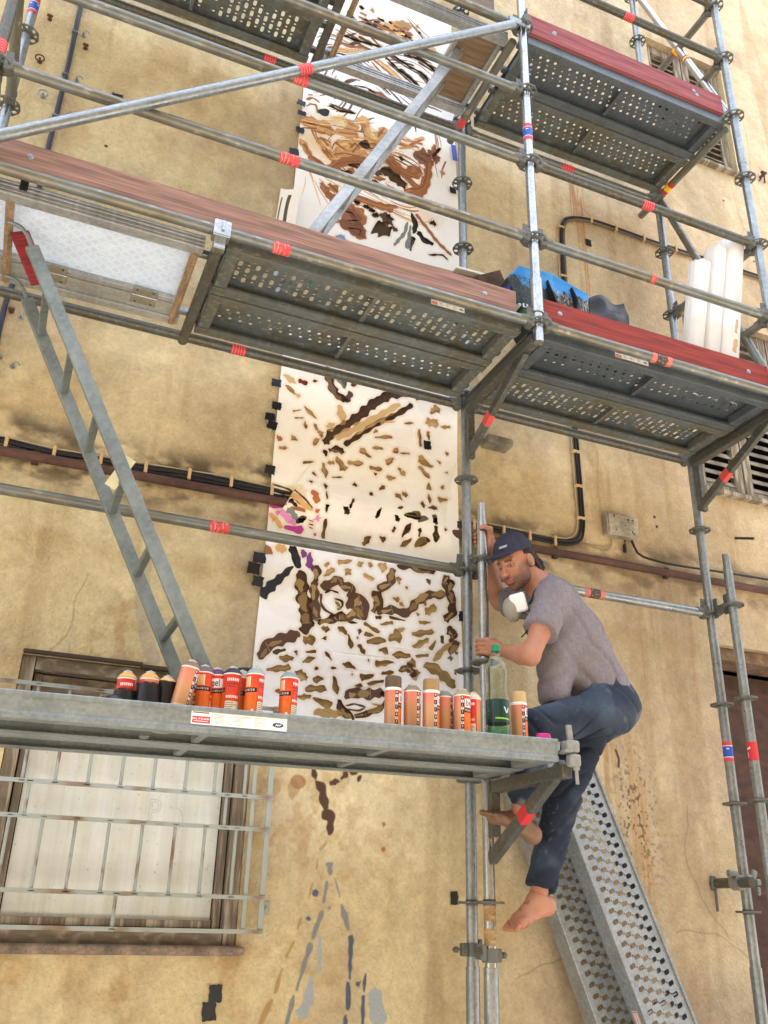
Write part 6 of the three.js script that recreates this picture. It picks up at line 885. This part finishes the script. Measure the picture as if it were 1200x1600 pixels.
function surface(sdf, lo, hi, h, colour) { // surface nets
  const nx = Math.ceil((hi[0] - lo[0]) / h) + 1, ny = Math.ceil((hi[1] - lo[1]) / h) + 1, nz = Math.ceil((hi[2] - lo[2]) / h) + 1, F = new Float32Array(nx * ny * nz), id = new Int32Array(nx * ny * nz).fill(-1), I = (i, j, k) => i + nx * (j + ny * k);
  for (let k = 0; k < nz; k++) for (let j = 0; j < ny; j++) for (let i = 0; i < nx; i++) F[I(i, j, k)] = sdf([lo[0] + i * h, lo[1] + j * h, lo[2] + k * h]);
  const pos = [], idx = [];
  for (let k = 0; k < nz - 1; k++) for (let j = 0; j < ny - 1; j++) for (let i = 0; i < nx - 1; i++) {
    let m = 0; const c = []; for (let q = 0; q < 8; q++) { const v = F[I(i + (q & 1), j + (q >> 1 & 1), k + (q >> 2))]; c.push(v); if (v < 0) m |= 1 << q; }
    if (m === 0 || m === 255) continue;
    let x = 0, y = 0, z = 0, n = 0;
    for (let a = 0; a < 8; a++) for (const bit of [1, 2, 4]) { const b = a | bit; if (b === a || (c[a] < 0) === (c[b] < 0)) continue; const t = c[a] / (c[a] - c[b]); x += (a & 1) + (bit === 1 ? t : 0); y += (a >> 1 & 1) + (bit === 2 ? t : 0); z += (a >> 2) + (bit === 4 ? t : 0); n++; }
    id[I(i, j, k)] = pos.length / 3; pos.push(lo[0] + (i + x / n) * h, lo[1] + (j + y / n) * h, lo[2] + (k + z / n) * h);
  }
  const quad = (a, b, c, d, f) => { if (a < 0 || b < 0 || c < 0 || d < 0) return; f ? idx.push(a, b, c, a, c, d) : idx.push(a, c, b, a, d, c); };
  for (let k = 1; k < nz - 1; k++) for (let j = 1; j < ny - 1; j++) for (let i = 1; i < nx - 1; i++) {
    const s = F[I(i, j, k)] < 0;
    if (s !== F[I(i + 1, j, k)] < 0) quad(id[I(i, j - 1, k - 1)], id[I(i, j, k - 1)], id[I(i, j, k)], id[I(i, j - 1, k)], s);
    if (s !== F[I(i, j + 1, k)] < 0) quad(id[I(i - 1, j, k - 1)], id[I(i - 1, j, k)], id[I(i, j, k)], id[I(i, j, k - 1)], s);
    if (s !== F[I(i, j, k + 1)] < 0) quad(id[I(i - 1, j - 1, k)], id[I(i, j - 1, k)], id[I(i, j, k)], id[I(i - 1, j, k)], s);
  }
  const n = pos.length / 3, nor = new Float32Array(n * 3), uv = new Float32Array(n * 2), col = new Float32Array(n * 3), e = h * 0.5;
  for (let v = 0; v < n; v++) {
    const p = [pos[3 * v], pos[3 * v + 1], pos[3 * v + 2]], d = [0, 1, 2].map(a => { const q = [...p], r = [...p]; q[a] += e; r[a] -= e; return sdf(q) - sdf(r); }), m = Math.hypot(...d) || 1;
    for (let a = 0; a < 3; a++) nor[3 * v + a] = d[a] / m;
    uv[2 * v] = p[0] + p[2] * 0.8; uv[2 * v + 1] = p[1] + p[2] * 0.3;
    const c = colour ? colour(p) : [1, 1, 1]; col.set(c, 3 * v);
  }
  const g = new THREE.BufferGeometry(); g.setAttribute('position', new THREE.Float32BufferAttribute(pos, 3)); g.setAttribute('normal', new THREE.BufferAttribute(nor, 3)); g.setAttribute('uv', new THREE.BufferAttribute(uv, 2)); g.setAttribute('color', new THREE.BufferAttribute(col, 3)); g.setIndex(idx);
  return g;
}
const J = { // joints
  hipL: [0.50, 0.80, 0.385], hipR: [0.52, 0.80, 0.225], kneeL: [0.055, 0.668, 0.46], kneeR: [0.335, 0.44, 0.235], ankL: [0.095, 0.325, 0.245], ankR: [0.185, 0.015, 0.225],
  pel: [0.535, 0.84, 0.305], sp1: [0.475, 0.98, 0.30], sp2: [0.39, 1.13, 0.30], sp3: [0.305, 1.27, 0.30], nk: [0.245, 1.36, 0.295], hd: [0.135, 1.44, 0.29],
  shL: [0.205, 1.265, 0.435], elL: [0.030, 0.958, 0.50], wrL: [0.022, 1.035, 0.275], shR: [0.225, 1.33, 0.165], elR: [0.165, 1.365, -0.01], wrR: [0.042, 1.545, 0.135],
};
const worker = thing('person', 'barefoot person in grey t-shirt, jeans and navy cap climbing the poles beside the platform', 'person');
// head frame
const HF = V(-0.87, -0.46, 0.27).normalize(), HU = (() => { const u = V(-0.16, 1, 0.06); return u.addScaledVector(HF, -u.dot(HF)).normalize(); })(), HX = HU.clone().cross(HF), HC = V(0.098, 1.455, 0.298);
const toHead = p => { const d = V(p[0] - HC.x, p[1] - HC.y, p[2] - HC.z); return [d.dot(HX), d.dot(HU), d.dot(HF)]; };
const fromHead = (x, y, z) => HC.clone().addScaledVector(HX, x).addScaledVector(HU, y).addScaledVector(HF, z).toArray();
function headSdf(w) {
  const p = toHead(w), a = [Math.abs(p[0]), p[1], p[2]];
  let d = ell(p, [0, 0.035, -0.012], [0.074, 0.095, 0.094]);
  d = smin(d, ell(p, [0, -0.035, 0.030], [0.056, 0.078, 0.058]), 0.03);
  d = smin(d, ell(a, [0.036, -0.062, 0.020], [0.022, 0.030, 0.040]), 0.03); // jaw
  d = smin(d, ell(p, [0, -0.100, 0.062], [0.024, 0.018, 0.018]), 0.025);   // chin
  d = smin(d, ell(a, [0.040, -0.020, 0.058], [0.024, 0.020, 0.018]), 0.025); // cheekbone
  d = smin(d, cap3(a, [0.006, 0.028, 0.083], [0.040, 0.024, 0.070], 0.010, 0.010), 0.014); // brow
  d = smax(d, -ell(a, [0.031, 0.004, 0.094], [0.019, 0.013, 0.018]), 0.012); // eye socket
  d = smin(d, ell(a, [0.031, 0.003, 0.066], [0.0150, 0.0125, 0.0145]), 0.003);
  d = smin(d, cap3(a, [0.016, 0.0105, 0.081], [0.046, 0.0085, 0.071], 0.0042, 0.0036), 0.004); // upper lid
  d = smin(d, cap3(p, [0, 0.014, 0.084], [0, -0.034, 0.108], 0.0085, 0.0115), 0.012); // nose
  d = smin(d, ell(a, [0.0115, -0.036, 0.096], [0.0095, 0.008, 0.011]), 0.007);
  d = smax(d, -ell(a, [0.006, -0.044, 0.103], [0.0035, 0.0035, 0.006]), 0.003);
  d = smin(d, ell(p, [0, -0.066, 0.082], [0.024, 0.018, 0.014]), 0.014); // mouth mound
  d = smax(d, -cap3(a, [0, -0.068, 0.0975], [0.021, -0.070, 0.087], 0.0022, 0.0018), 0.004);
  d = smin(d, cap3(a, [0, -0.0755, 0.0935], [0.014, -0.0745, 0.089], 0.0052, 0.0035), 0.005);
  d = smin(d, cap3(a, [0, -0.0615, 0.0945], [0.016, -0.0645, 0.089], 0.0042, 0.003), 0.005);
  d = smax(d, -cap3(a, [0.021, -0.034, 0.094], [0.034, -0.062, 0.080], 0.002, 0.002), 0.008); // smile fold
  let e = ell(a, [0.079, -0.004, -0.012], [0.011, 0.033, 0.021]); e = smax(e, -ell(a, [0.088, 0.002, -0.006], [0.007, 0.020, 0.011]), 0.006); // ear
  return smin(d, e, 0.008);
}
const SK = [0.44, 0.195, 0.112], mixc = (a, b, t) => a.map((v, i) => mix(v, b[i], t));
function skinCol(w) {
  const n = n3(w[0] * 60, w[1] * 60, w[2] * 60) * 0.5 + n3(w[0] * 190, w[1] * 190, w[2] * 190) * 0.3; const m = n3(w[0] * 17 + 1, w[1] * 14, w[2] * 17); return [SK[0] * (1 + 0.12 * n + 0.10 * m), SK[1] * (1 + 0.14 * n + 0.14 * m), SK[2] * (1 + 0.14 * n + 0.16 * m)];
}
function headCol(w) {
  const p = toHead(w), x = Math.abs(p[0]), y = p[1], z = p[2]; let c = skinCol(w);
  const n = n3(w[0] * 300, w[1] * 300, w[2] * 300);
  const lip = z > 0.083 && x < 0.024 && Math.abs(y + 0.068) < 0.011;
  const beard = clamp(sstep(-0.035, -0.06, y - 0.25 * Math.max(0, 0.03 - z)) * sstep(-0.035, 0.01, z) + (x < 0.024 && z > 0.085 ? sstep(-0.048, -0.053, y) * 0.8 : 0) + sstep(0.055, 0.066, x) * sstep(0.02, -0.02, y) * sstep(-0.02, 0.0, z) * 0.7, 0, 1) * (0.75 + 0.3 * n);
  if (!lip) c = mixc(c, [0.09, 0.055, 0.04], clamp(beard, 0, 0.94)); else c = [0.34, 0.10, 0.075];
  const brow = sstep(0.008, 0.003, Math.abs(y - 0.027 + x * 0.06)) * sstep(0.008, 0.014, x) * sstep(0.050, 0.044, x) * (z > 0.05 ? 1 : 0); c = mixc(c, [0.04, 0.025, 0.02], brow * 0.9);
  const ex = x - 0.031, ey = y - 0.001; if (z > 0.072 && z < 0.085 && Math.hypot(ex / 0.013, (ey + 0.001) / 0.0042) < 1) { c = Math.hypot(ex, ey * 1.2) < 0.0058 ? [0.03, 0.02, 0.015] : [0.30, 0.24, 0.20]; }
  if (z > 0.06 && Math.abs(Math.hypot(ex / 0.016, (y - 0.002) / 0.0085) - 1) < 0.16) c = mixc(c, [0.06, 0.035, 0.03], 0.55);
  return c;
}
const dirt = (w, c) => c;
function bodySdf(p) {
  let d = cap3(p, J.nk, J.hd, 0.056, 0.051);
  d = smin(d, cap3(p, [0.275, 1.325, 0.30], J.nk, 0.075, 0.06), 0.05);
  d = smin(d, cap3(p, J.sp2, J.sp3, 0.115, 0.105), 0.08); d = smin(d, cap3(p, J.pel, J.sp2, 0.095, 0.11), 0.08);
  d = smin(d, cap3(p, J.shL, J.sp3, 0.055, 0.085), 0.06); d = smin(d, cap3(p, J.shR, J.sp3, 0.055, 0.085), 0.06);
  const arm = (s, e, w, q) => { let a = cap3(p, s, e, 0.054, 0.040); const m = [mix(e[0], w[0], 0.3), mix(e[1], w[1], 0.3), mix(e[2], w[2], 0.3)]; a = smin(a, cap3(p, e, m, 0.040, 0.042), 0.02); a = smin(a, cap3(p, m, w, 0.042, 0.0275), 0.02); return a; };
  d = smin(d, arm(J.shL, J.elL, J.wrL), 0.03); d = smin(d, arm(J.shR, J.elR, J.wrR), 0.03);
  const bic = [mix(J.shL[0], J.elL[0], 0.5) - 0.012, mix(J.shL[1], J.elL[1], 0.5), mix(J.shL[2], J.elL[2], 0.5)]; d = smin(d, ell(p, bic, [0.042, 0.075, 0.042]), 0.03);
  d = smin(d, cap3(p, J.pel, J.hipL, 0.095, 0.085), 0.05); d = smin(d, cap3(p, J.pel, J.hipR, 0.095, 0.085), 0.05);
  d = smin(d, cap3(p, J.hipL, J.kneeL, 0.078, 0.054), 0.03); d = smin(d, cap3(p, J.hipR, J.kneeR, 0.078, 0.054), 0.03);
  d = smin(d, cap3(p, J.kneeL, J.ankL, 0.055, 0.036), 0.03); d = smin(d, cap3(p, J.kneeR, J.ankR, 0.055, 0.036), 0.03);
  return d;
}
// feet: heel, arch, ball and toes
function footSdf(p, ank, heel, ball, toe, side) {
  const A = V(...ank), H = V(...heel), Bl = V(...ball), T = V(...toe), s = V(...side).normalize(), o = (v, k, u = 0) => [v.x + s.x * k, v.y + s.y * k + u, v.z + s.z * k];
  let d = cap3(p, A.toArray(), o(H, 0, 0.012), 0.036, 0.031);
  d = smin(d, cap3(p, o(H, 0, 0.006), o(H, 0, -0.004), 0.031, 0.030), 0.02);
  d = smin(d, cap3(p, A.toArray(), o(Bl, 0.012, 0.008), 0.036, 0.023), 0.03); d = smin(d, cap3(p, o(H, -0.006), o(Bl, -0.026), 0.027, 0.018), 0.03);
  d = smin(d, cap3(p, o(Bl, -0.028), o(Bl, 0.028), 0.018, 0.021), 0.02);
  const dir = T.clone().sub(Bl);
  for (let i = 0; i < 5; i++) { const k = 0.032 - i * 0.0165, l = [1, 0.97, 0.88, 0.76, 0.62][i], r = [0.0125, 0.0092, 0.0088, 0.0084, 0.008][i], b = V(...o(Bl, k)), m = b.clone().addScaledVector(dir, 0.55 * l), e = b.clone().addScaledVector(dir, l); m.y += 0.004; e.y -= 0.004; d = smin(d, smin(cap3(p, b.toArray(), m.toArray(), r, r * 0.92), cap3(p, m.toArray(), e.toArray(), r * 0.92, r), 0.004), 0.0055); }
  return d;
}
// a hand closed round an upright pole: palm at angle a0, fingers turn by s
function gripSdf(p, ax, az, y0, a0, s, wrist, tilt) {
  const R = 0.0345, at = (a, r, y) => [ax + r * Math.cos(a), y, az + r * Math.sin(a)];
  let d = 9; const yk = i => y0 + 0.031 - i * 0.0205 + (i === 3 ? 0.003 : 0);
  for (let i = 0; i < 4; i++) {
    const rF = [0.0095, 0.0098, 0.0093, 0.0082][i], L = [0.95, 1, 0.96, 0.85][i], y = yk(i), k = at(a0 + s * 0.45, R + 0.009, y), p1 = at(a0 + s * (0.45 + 0.95 * L), R + 0.006, y + tilt * 0.010), p2 = at(a0 + s * (0.45 + 1.75 * L), R + 0.000, y + tilt * 0.016), p3 = at(a0 + s * (0.45 + 2.4 * L), R - 0.001, y + tilt * 0.018);
    let f = cap3(p, k, p1, rF * 1.15, rF); f = smin(f, cap3(p, p1, p2, rF * 1.04, rF * 0.92), 0.004); f = smin(f, cap3(p, p2, p3, rF * 0.95, rF * 0.8), 0.004);
    f = smin(f, cap3(p, k, [mix(k[0], wrist[0], 0.72), mix(y, wrist[1], 0.6), mix(k[2], wrist[2], 0.72)], 0.0125, 0.016), 0.010);
    d = smin(d, f, i ? 0.004 : 0.004);
  }
  const c = at(a0 - s * 0.05, R + 0.010, y0); d = smin(d, cap3(p, c, [mix(c[0], wrist[0], 0.55), mix(c[1], wrist[1], 0.55), mix(c[2], wrist[2], 0.55)], 0.019, 0.024), 0.02);
  d = smin(d, cap3(p, wrist, [mix(c[0], wrist[0], 0.4), mix(c[1], wrist[1], 0.4), mix(c[2], wrist[2], 0.4)], 0.027, 0.026), 0.02);
  const t0 = [mix(c[0], wrist[0], 0.5), mix(c[1], wrist[1], 0.5) + 0.02, mix(c[2], wrist[2], 0.5)], t1 = at(a0 - s * 0.75, R + 0.011, y0 + 0.038), t2 = at(a0 - s * 1.5, R + 0.003, y0 + 0.044), t3 = at(a0 - s * 2.1, R, y0 + 0.040);
  let th = cap3(p, t0, t1, 0.018, 0.0135); th = smin(th, cap3(p, t1, t2, 0.0125, 0.0108), 0.005); th = smin(th, cap3(p, t2, t3, 0.0108, 0.009), 0.004);
  return smin(d, th, 0.008);
}
const footR = p => footSdf(p, J.ankR, [0.232, -0.008, 0.218], [0.085, -0.068, 0.245], [0.030, -0.098, 0.25], [0.10, 0.25, -1]);
const footL = p => footSdf(p, J.ankL, [0.152, 0.262, 0.262], [-0.018, 0.318, 0.262], [-0.068, 0.345, 0.262], [0.0, 0.05, -1]);
const handR = p => gripSdf(p, -0.01, 0.1727, 1.612, 0.25, -1, J.wrR, -0.5), handL = p => gripSdf(p, -0.01, 0.1727, 1.062, 1.25, 1, J.wrL, 0.2);
const skinG = [surface(bodySdf, [-0.12, -0.06, 0.0], [0.74, 1.64, 0.62], 0.0095, skinCol), surface(headSdf, [-0.08, 1.28, 0.13], [0.26, 1.64, 0.46], 0.0028, headCol),
  surface(handR, [-0.10, 1.50, 0.08], [0.11, 1.70, 0.27], 0.003, skinCol), surface(handL, [-0.10, 0.97, 0.08], [0.10, 1.16, 0.34], 0.003, skinCol),
  surface(footR, [-0.03, -0.15, 0.15], [0.30, 0.08, 0.33], 0.0033, w => mixc(skinCol(w), [0.06, 0.04, 0.035], sstep(0.55, 0.8, n3(w[0] * 90, w[1] * 70, w[2] * 60)) * 0.5)), surface(footL, [-0.12, 0.20, 0.16], [0.22, 0.40, 0.36], 0.0033, w => mixc(skinCol(w), [0.17, 0.095, 0.052], 0.85))];
const skinMat = new THREE.MeshPhysicalMaterial({ vertexColors: true, roughness: 0.55, sheen: 0.15 });
{ const o = new THREE.Mesh(mergeGeometries(skinG), skinMat); o.name = 'body'; o.castShadow = o.receiveShadow = true; worker.add(o); }
const addG = (name, g, m, parent = worker) => { const o = new THREE.Mesh(g, m); o.name = name; o.castShadow = o.receiveShadow = true; parent.add(o); return o; };
const planeCut = (p, o, n) => (p[0] - o[0]) * n[0] + (p[1] - o[1]) * n[1] + (p[2] - o[2]) * n[2];
const lerp3 = (a, b, t) => a.map((v, i) => mix(v, b[i], t));
const unit = (a, b) => { const d = a.map((v, i) => b[i] - v), m = Math.hypot(...d); return d.map(v => v / m); };
// t-shirt
const slv = lerp3(J.shL, J.elL, 0.60), slvR = lerp3(J.shR, J.elR, 0.6), nL = unit(J.shL, J.elL), nR = unit(J.shR, J.elR), axS = unit(J.pel, J.sp3);
function shirtSdf(p) {
  let d = cap3(p, J.sp2, J.sp3, 0.127, 0.116);
  d = smin(d, cap3(p, [0.525, 0.87, 0.305], J.sp2, 0.145, 0.128), 0.08);
  d = smin(d, cap3(p, [0.275, 1.13, 0.34], [0.225, 0.84, 0.365], 0.092, 0.070), 0.09);   // front hangs loose
  d = smin(d, cap3(p, [0.275, 1.325, 0.30], [0.235, 1.372, 0.295], 0.09, 0.070), 0.05);
  let sl = cap3(p, J.shL, slv, 0.070, 0.076), sr = cap3(p, J.shR, slvR, 0.070, 0.072);
  sl = smin(sl, cap3(p, J.shL, J.sp3, 0.070, 0.10), 0.06); sr = smin(sr, cap3(p, J.shR, J.sp3, 0.07, 0.10), 0.06);
  sl = smax(sl, planeCut(p, slv, nL), 0.006); sr = smax(sr, planeCut(p, slvR, nR), 0.006);
  d = smin(smin(d, sl, 0.035), sr, 0.035);
  // folds: drawn from the armpit to the far hip, plus a finer rumple
  const u = p[0] * 0.8 + p[1] * 0.62, v = p[0] * 0.6 - p[1] * 0.8;
  const fo = 0.5 + 0.5 * n3(p[0] * 7 + 2, p[1] * 6, p[2] * 7); const cr = Math.sin(u * 24 + 2.2 * Math.sin(v * 6 + p[2] * 5) + 0.7 * Math.sin(v * 17)), c2 = Math.sin(v * 17 - u * 9 + 2 * Math.sin(u * 7)); d += (0.015 * fo * Math.exp(-Math.pow(cr / 0.32, 2)) + 0.008 * (1 - fo) * Math.exp(-Math.pow(c2 / 0.3, 2))) * sstep(1.36, 1.14, p[1]) - 0.003 + 0.0028 * n3(p[0] * 34, p[1] * 34, p[2] * 34);
  d = smax(d, planeCut(p, [0.47, 0.862, 0.3], [0.25, -0.968, 0.0]) + 0.012 * Math.sin(p[0] * 30 + p[2] * 22), 0.008); // hem
  d = smax(d, -(Math.hypot(planeCut(p, J.nk, [0.83, 0.5, 0]) * 0 + (p[0] - 0.200), (p[1] - 1.405), (p[2] - 0.296)) - 0.066), 0.006); // neck opening
  return d;
}
const cloth = dataTex(128, 128, (u, v, i, j) => { const k = 205 + 26 * ((i & 1) ^ (j & 1)) + 40 * (fbm(u * 12, v * 12, 3, 12) - 0.5); return [k, k, k]; });
addG('t_shirt', surface(shirtSdf, [0.02, 0.74, 0.02], [0.72, 1.48, 0.60], 0.0075, p => { const n = 1 + 0.08 * n3(p[0] * 20, p[1] * 20, p[2] * 20); return [0.29 * n, 0.255 * n, 0.275 * n]; }), new THREE.MeshPhysicalMaterial({ vertexColors: true, map: rep(cloth, 9), roughness: 0.95, sheen: 0.3, sheenRoughness: 0.6 }));
// jeans
const cuffR = lerp3(J.kneeR, J.ankR, 0.90), cuffL = lerp3(J.kneeL, J.ankL, 0.80), cR = unit(J.kneeR, J.ankR), cL = unit(J.kneeL, J.ankL);
function jeansSdf(p) {
  let d = cap3(p, [0.505, 0.90, 0.305], J.pel, 0.136, 0.135); d = smin(d, ell(p, [0.575, 0.825, 0.30], [0.098, 0.105, 0.165]), 0.05);
  d = smin(d, cap3(p, J.hipL, J.kneeL, 0.103, 0.074), 0.05); d = smin(d, cap3(p, J.hipR, J.kneeR, 0.103, 0.074), 0.05);
  let a = cap3(p, J.kneeR, cuffR, 0.072, 0.062), b = cap3(p, J.kneeL, cuffL, 0.073, 0.060);
  a = smax(a, planeCut(p, cuffR, cR), 0.006); b = smax(b, planeCut(p, cuffL, cL), 0.006);
  d = smin(smin(d, a, 0.025), b, 0.025);
  d += 0.013 * Math.exp(-Math.pow(Math.sin(p[1] * 30 + 3.2 * Math.sin(p[0] * 11) + p[2] * 9) / 0.34, 2)) * (0.35 + 0.65 * sstep(0.3, 0.0, Math.min(Math.abs(p[1] - 0.05), Math.abs(p[1] - 0.45), Math.abs(p[1] - 0.66)) * 3)) - 0.002 + 0.003 * n3(p[0] * 30, p[1] * 34, p[2] * 30);
  const w = planeCut(p, [0.50, 0.955, 0.3], [-0.2, 0.98, 0]); return smax(d, w, 0.006);
}
addG('jeans', surface(jeansSdf, [-0.10, -0.02, 0.03], [0.74, 1.0, 0.62], 0.0075, p => {
  const worn = sstep(0.1, 0.6, n3(p[0] * 9, p[1] * 9, p[2] * 9)) * 0.5 + sstep(0.70, 0.80, p[1]) * 0.5 * (p[0] < 0.45 ? 1 : 0.3), sp = sstep(0.66, 0.80, n3(p[0] * 130 + 3 + 2 * n3(p[0] * 50, p[1] * 60, p[2] * 50), p[1] * 96, p[2] * 120)) * sstep(0.1, 0.5, n3(p[0] * 7, p[1] * 6, p[2] * 6));
  let c = mixc([0.012, 0.021, 0.044], [0.075, 0.110, 0.165], worn); c = mixc(c, [0.30, 0.31, 0.31], sp * 0.3); c = mixc(c, [0.22, 0.24, 0.26], sstep(0.35, 0.75, n3(p[0] * 26, p[1] * 20, p[2] * 24)) * sstep(0.0, 0.6, n3(p[0] * 5 + 2, p[1] * 4, p[2] * 5)) * 0.7); return c;
}), new THREE.MeshPhysicalMaterial({ vertexColors: true, map: rep(cloth, 12), roughness: 0.9 }));
// hair, cap
function hairSdf(w) { const p = toHead(w); let d = ell(p, [0, 0.035, -0.020], [0.082, 0.100, 0.098]); d = smin(d, ell(p, [0, -0.045, -0.088], [0.070, 0.070, 0.050]), 0.03); d += 0.008 * n3(w[0] * 110, w[1] * 80, w[2] * 110) + 0.0025 * n3(w[0] * 300, w[1] * 260, w[2] * 300); d = smax(d, p[2] - 0.012 + 0.5 * Math.max(0, -p[1]), 0.01); d = smax(d, -(p[1] + 0.085), 0.01); return smax(d, -ell([Math.abs(p[0]), p[1], p[2]], [0.085, -0.008, 0.0], [0.03, 0.042, 0.032]), 0.006); }
addG('hair', surface(hairSdf, [0.0, 1.30, 0.16], [0.28, 1.64, 0.44], 0.0035, w => { const k = 0.7 + 0.5 * n3(w[0] * 200, w[1] * 200, w[2] * 200); return [0.028 * k, 0.020 * k, 0.016 * k]; }), std({ vertexColors: true, roughness: 0.7 }));
function capSdf(w) { const p = toHead(w); let d = ell(p, [0, 0.045, -0.008], [0.088, 0.108, 0.108]); d += 0.002 * n3(w[0] * 60, w[1] * 60, w[2] * 60) + 0.0012 * Math.cos(Math.atan2(p[0], p[2]) * 6); d = smax(d, -(p[1] - 0.052 + 0.10 * (p[2] + 0.0) * -0.35), 0.006); let b = smax(ell(p, [0, 0.056, 0.085], [0.068, 0.012, 0.050]), -(p[2] - 0.05), 0.01); return smin(d, b, 0.012); }
const capMesh = addG('cap', surface(capSdf, [-0.10, 1.40, 0.12], [0.26, 1.68, 0.46], 0.0035, w => { const k = 1 + 0.2 * n3(w[0] * 90, w[1] * 90, w[2] * 90); return [0.030 * k, 0.031 * k, 0.062 * k]; }), std({ vertexColors: true, roughness: 0.85, map: rep(cloth, 14) }));
{ const s = new THREE.PlaneGeometry(0.034, 0.010, 4, 1), P = s.attributes.position; for (let i = 0; i < P.count; i++) { const x = P.getX(i) + 0.030, q = fromHead(x, 0.092 + P.getY(i), Math.sqrt(Math.max(0, 1 - (x / 0.088) ** 2 - (0.047 / 0.108) ** 2)) * 0.108 + 0.0005 - 0.5 * P.getY(i)); P.setXYZ(i, ...q); } s.computeVertexNormals(); addG('cap_badge', s, std({ color: 0x9a9ab4, roughness: 0.7, side: THREE.DoubleSide }), capMesh); }
// respirator hanging under the chin
{
  const g = new THREE.Group(); g.name = 'respirator'; worker.add(g);
  const c = [0.038, 1.222, 0.405], R = new THREE.Euler(0.35, -0.75, 0.42);
  const shell = new THREE.SphereGeometry(0.052, 32, 24).scale(0.8, 1.1, 0.62); part('half_mask', shell.applyMatrix4(new THREE.Matrix4().makeRotationFromEuler(R)).translate(c[0] - 0.012, c[1] - 0.022, c[2] - 0.035), std({ color: 0x8f8c7e, roughness: 0.6 }), g);
  const f = new RoundedBoxGeometry(0.072, 0.088, 0.030, 4, 0.014); part('filter', prep(f).applyMatrix4(new THREE.Matrix4().makeRotationFromEuler(R)).translate(...c), std({ color: 0xe6e4e2, roughness: 0.55 }), g);
  const rim = new RoundedBoxGeometry(0.078, 0.094, 0.012, 3, 0.006); part('filter_rim', prep(rim).translate(0, 0, -0.014).applyMatrix4(new THREE.Matrix4().makeRotationFromEuler(R)).translate(...c), std({ color: 0x5c5a50, roughness: 0.6 }), g);
  part('strap', [wire([[0.06, 1.20, 0.40], [0.10, 1.235, 0.405], [0.15, 1.31, 0.375], [0.22, 1.36, 0.36]], 0.005), wire([[0.05, 1.185, 0.40], [0.075, 1.15, 0.44], [0.06, 1.09, 0.43], [0.035, 1.06, 0.425]], 0.0032)], rubber, g);
}

scene.traverse(o => { if (o.isMesh) { o.castShadow = o.receiveShadow = true; } });
camera.lookAt && camera.updateMatrixWorld(true);
renderer.render(scene, camera);
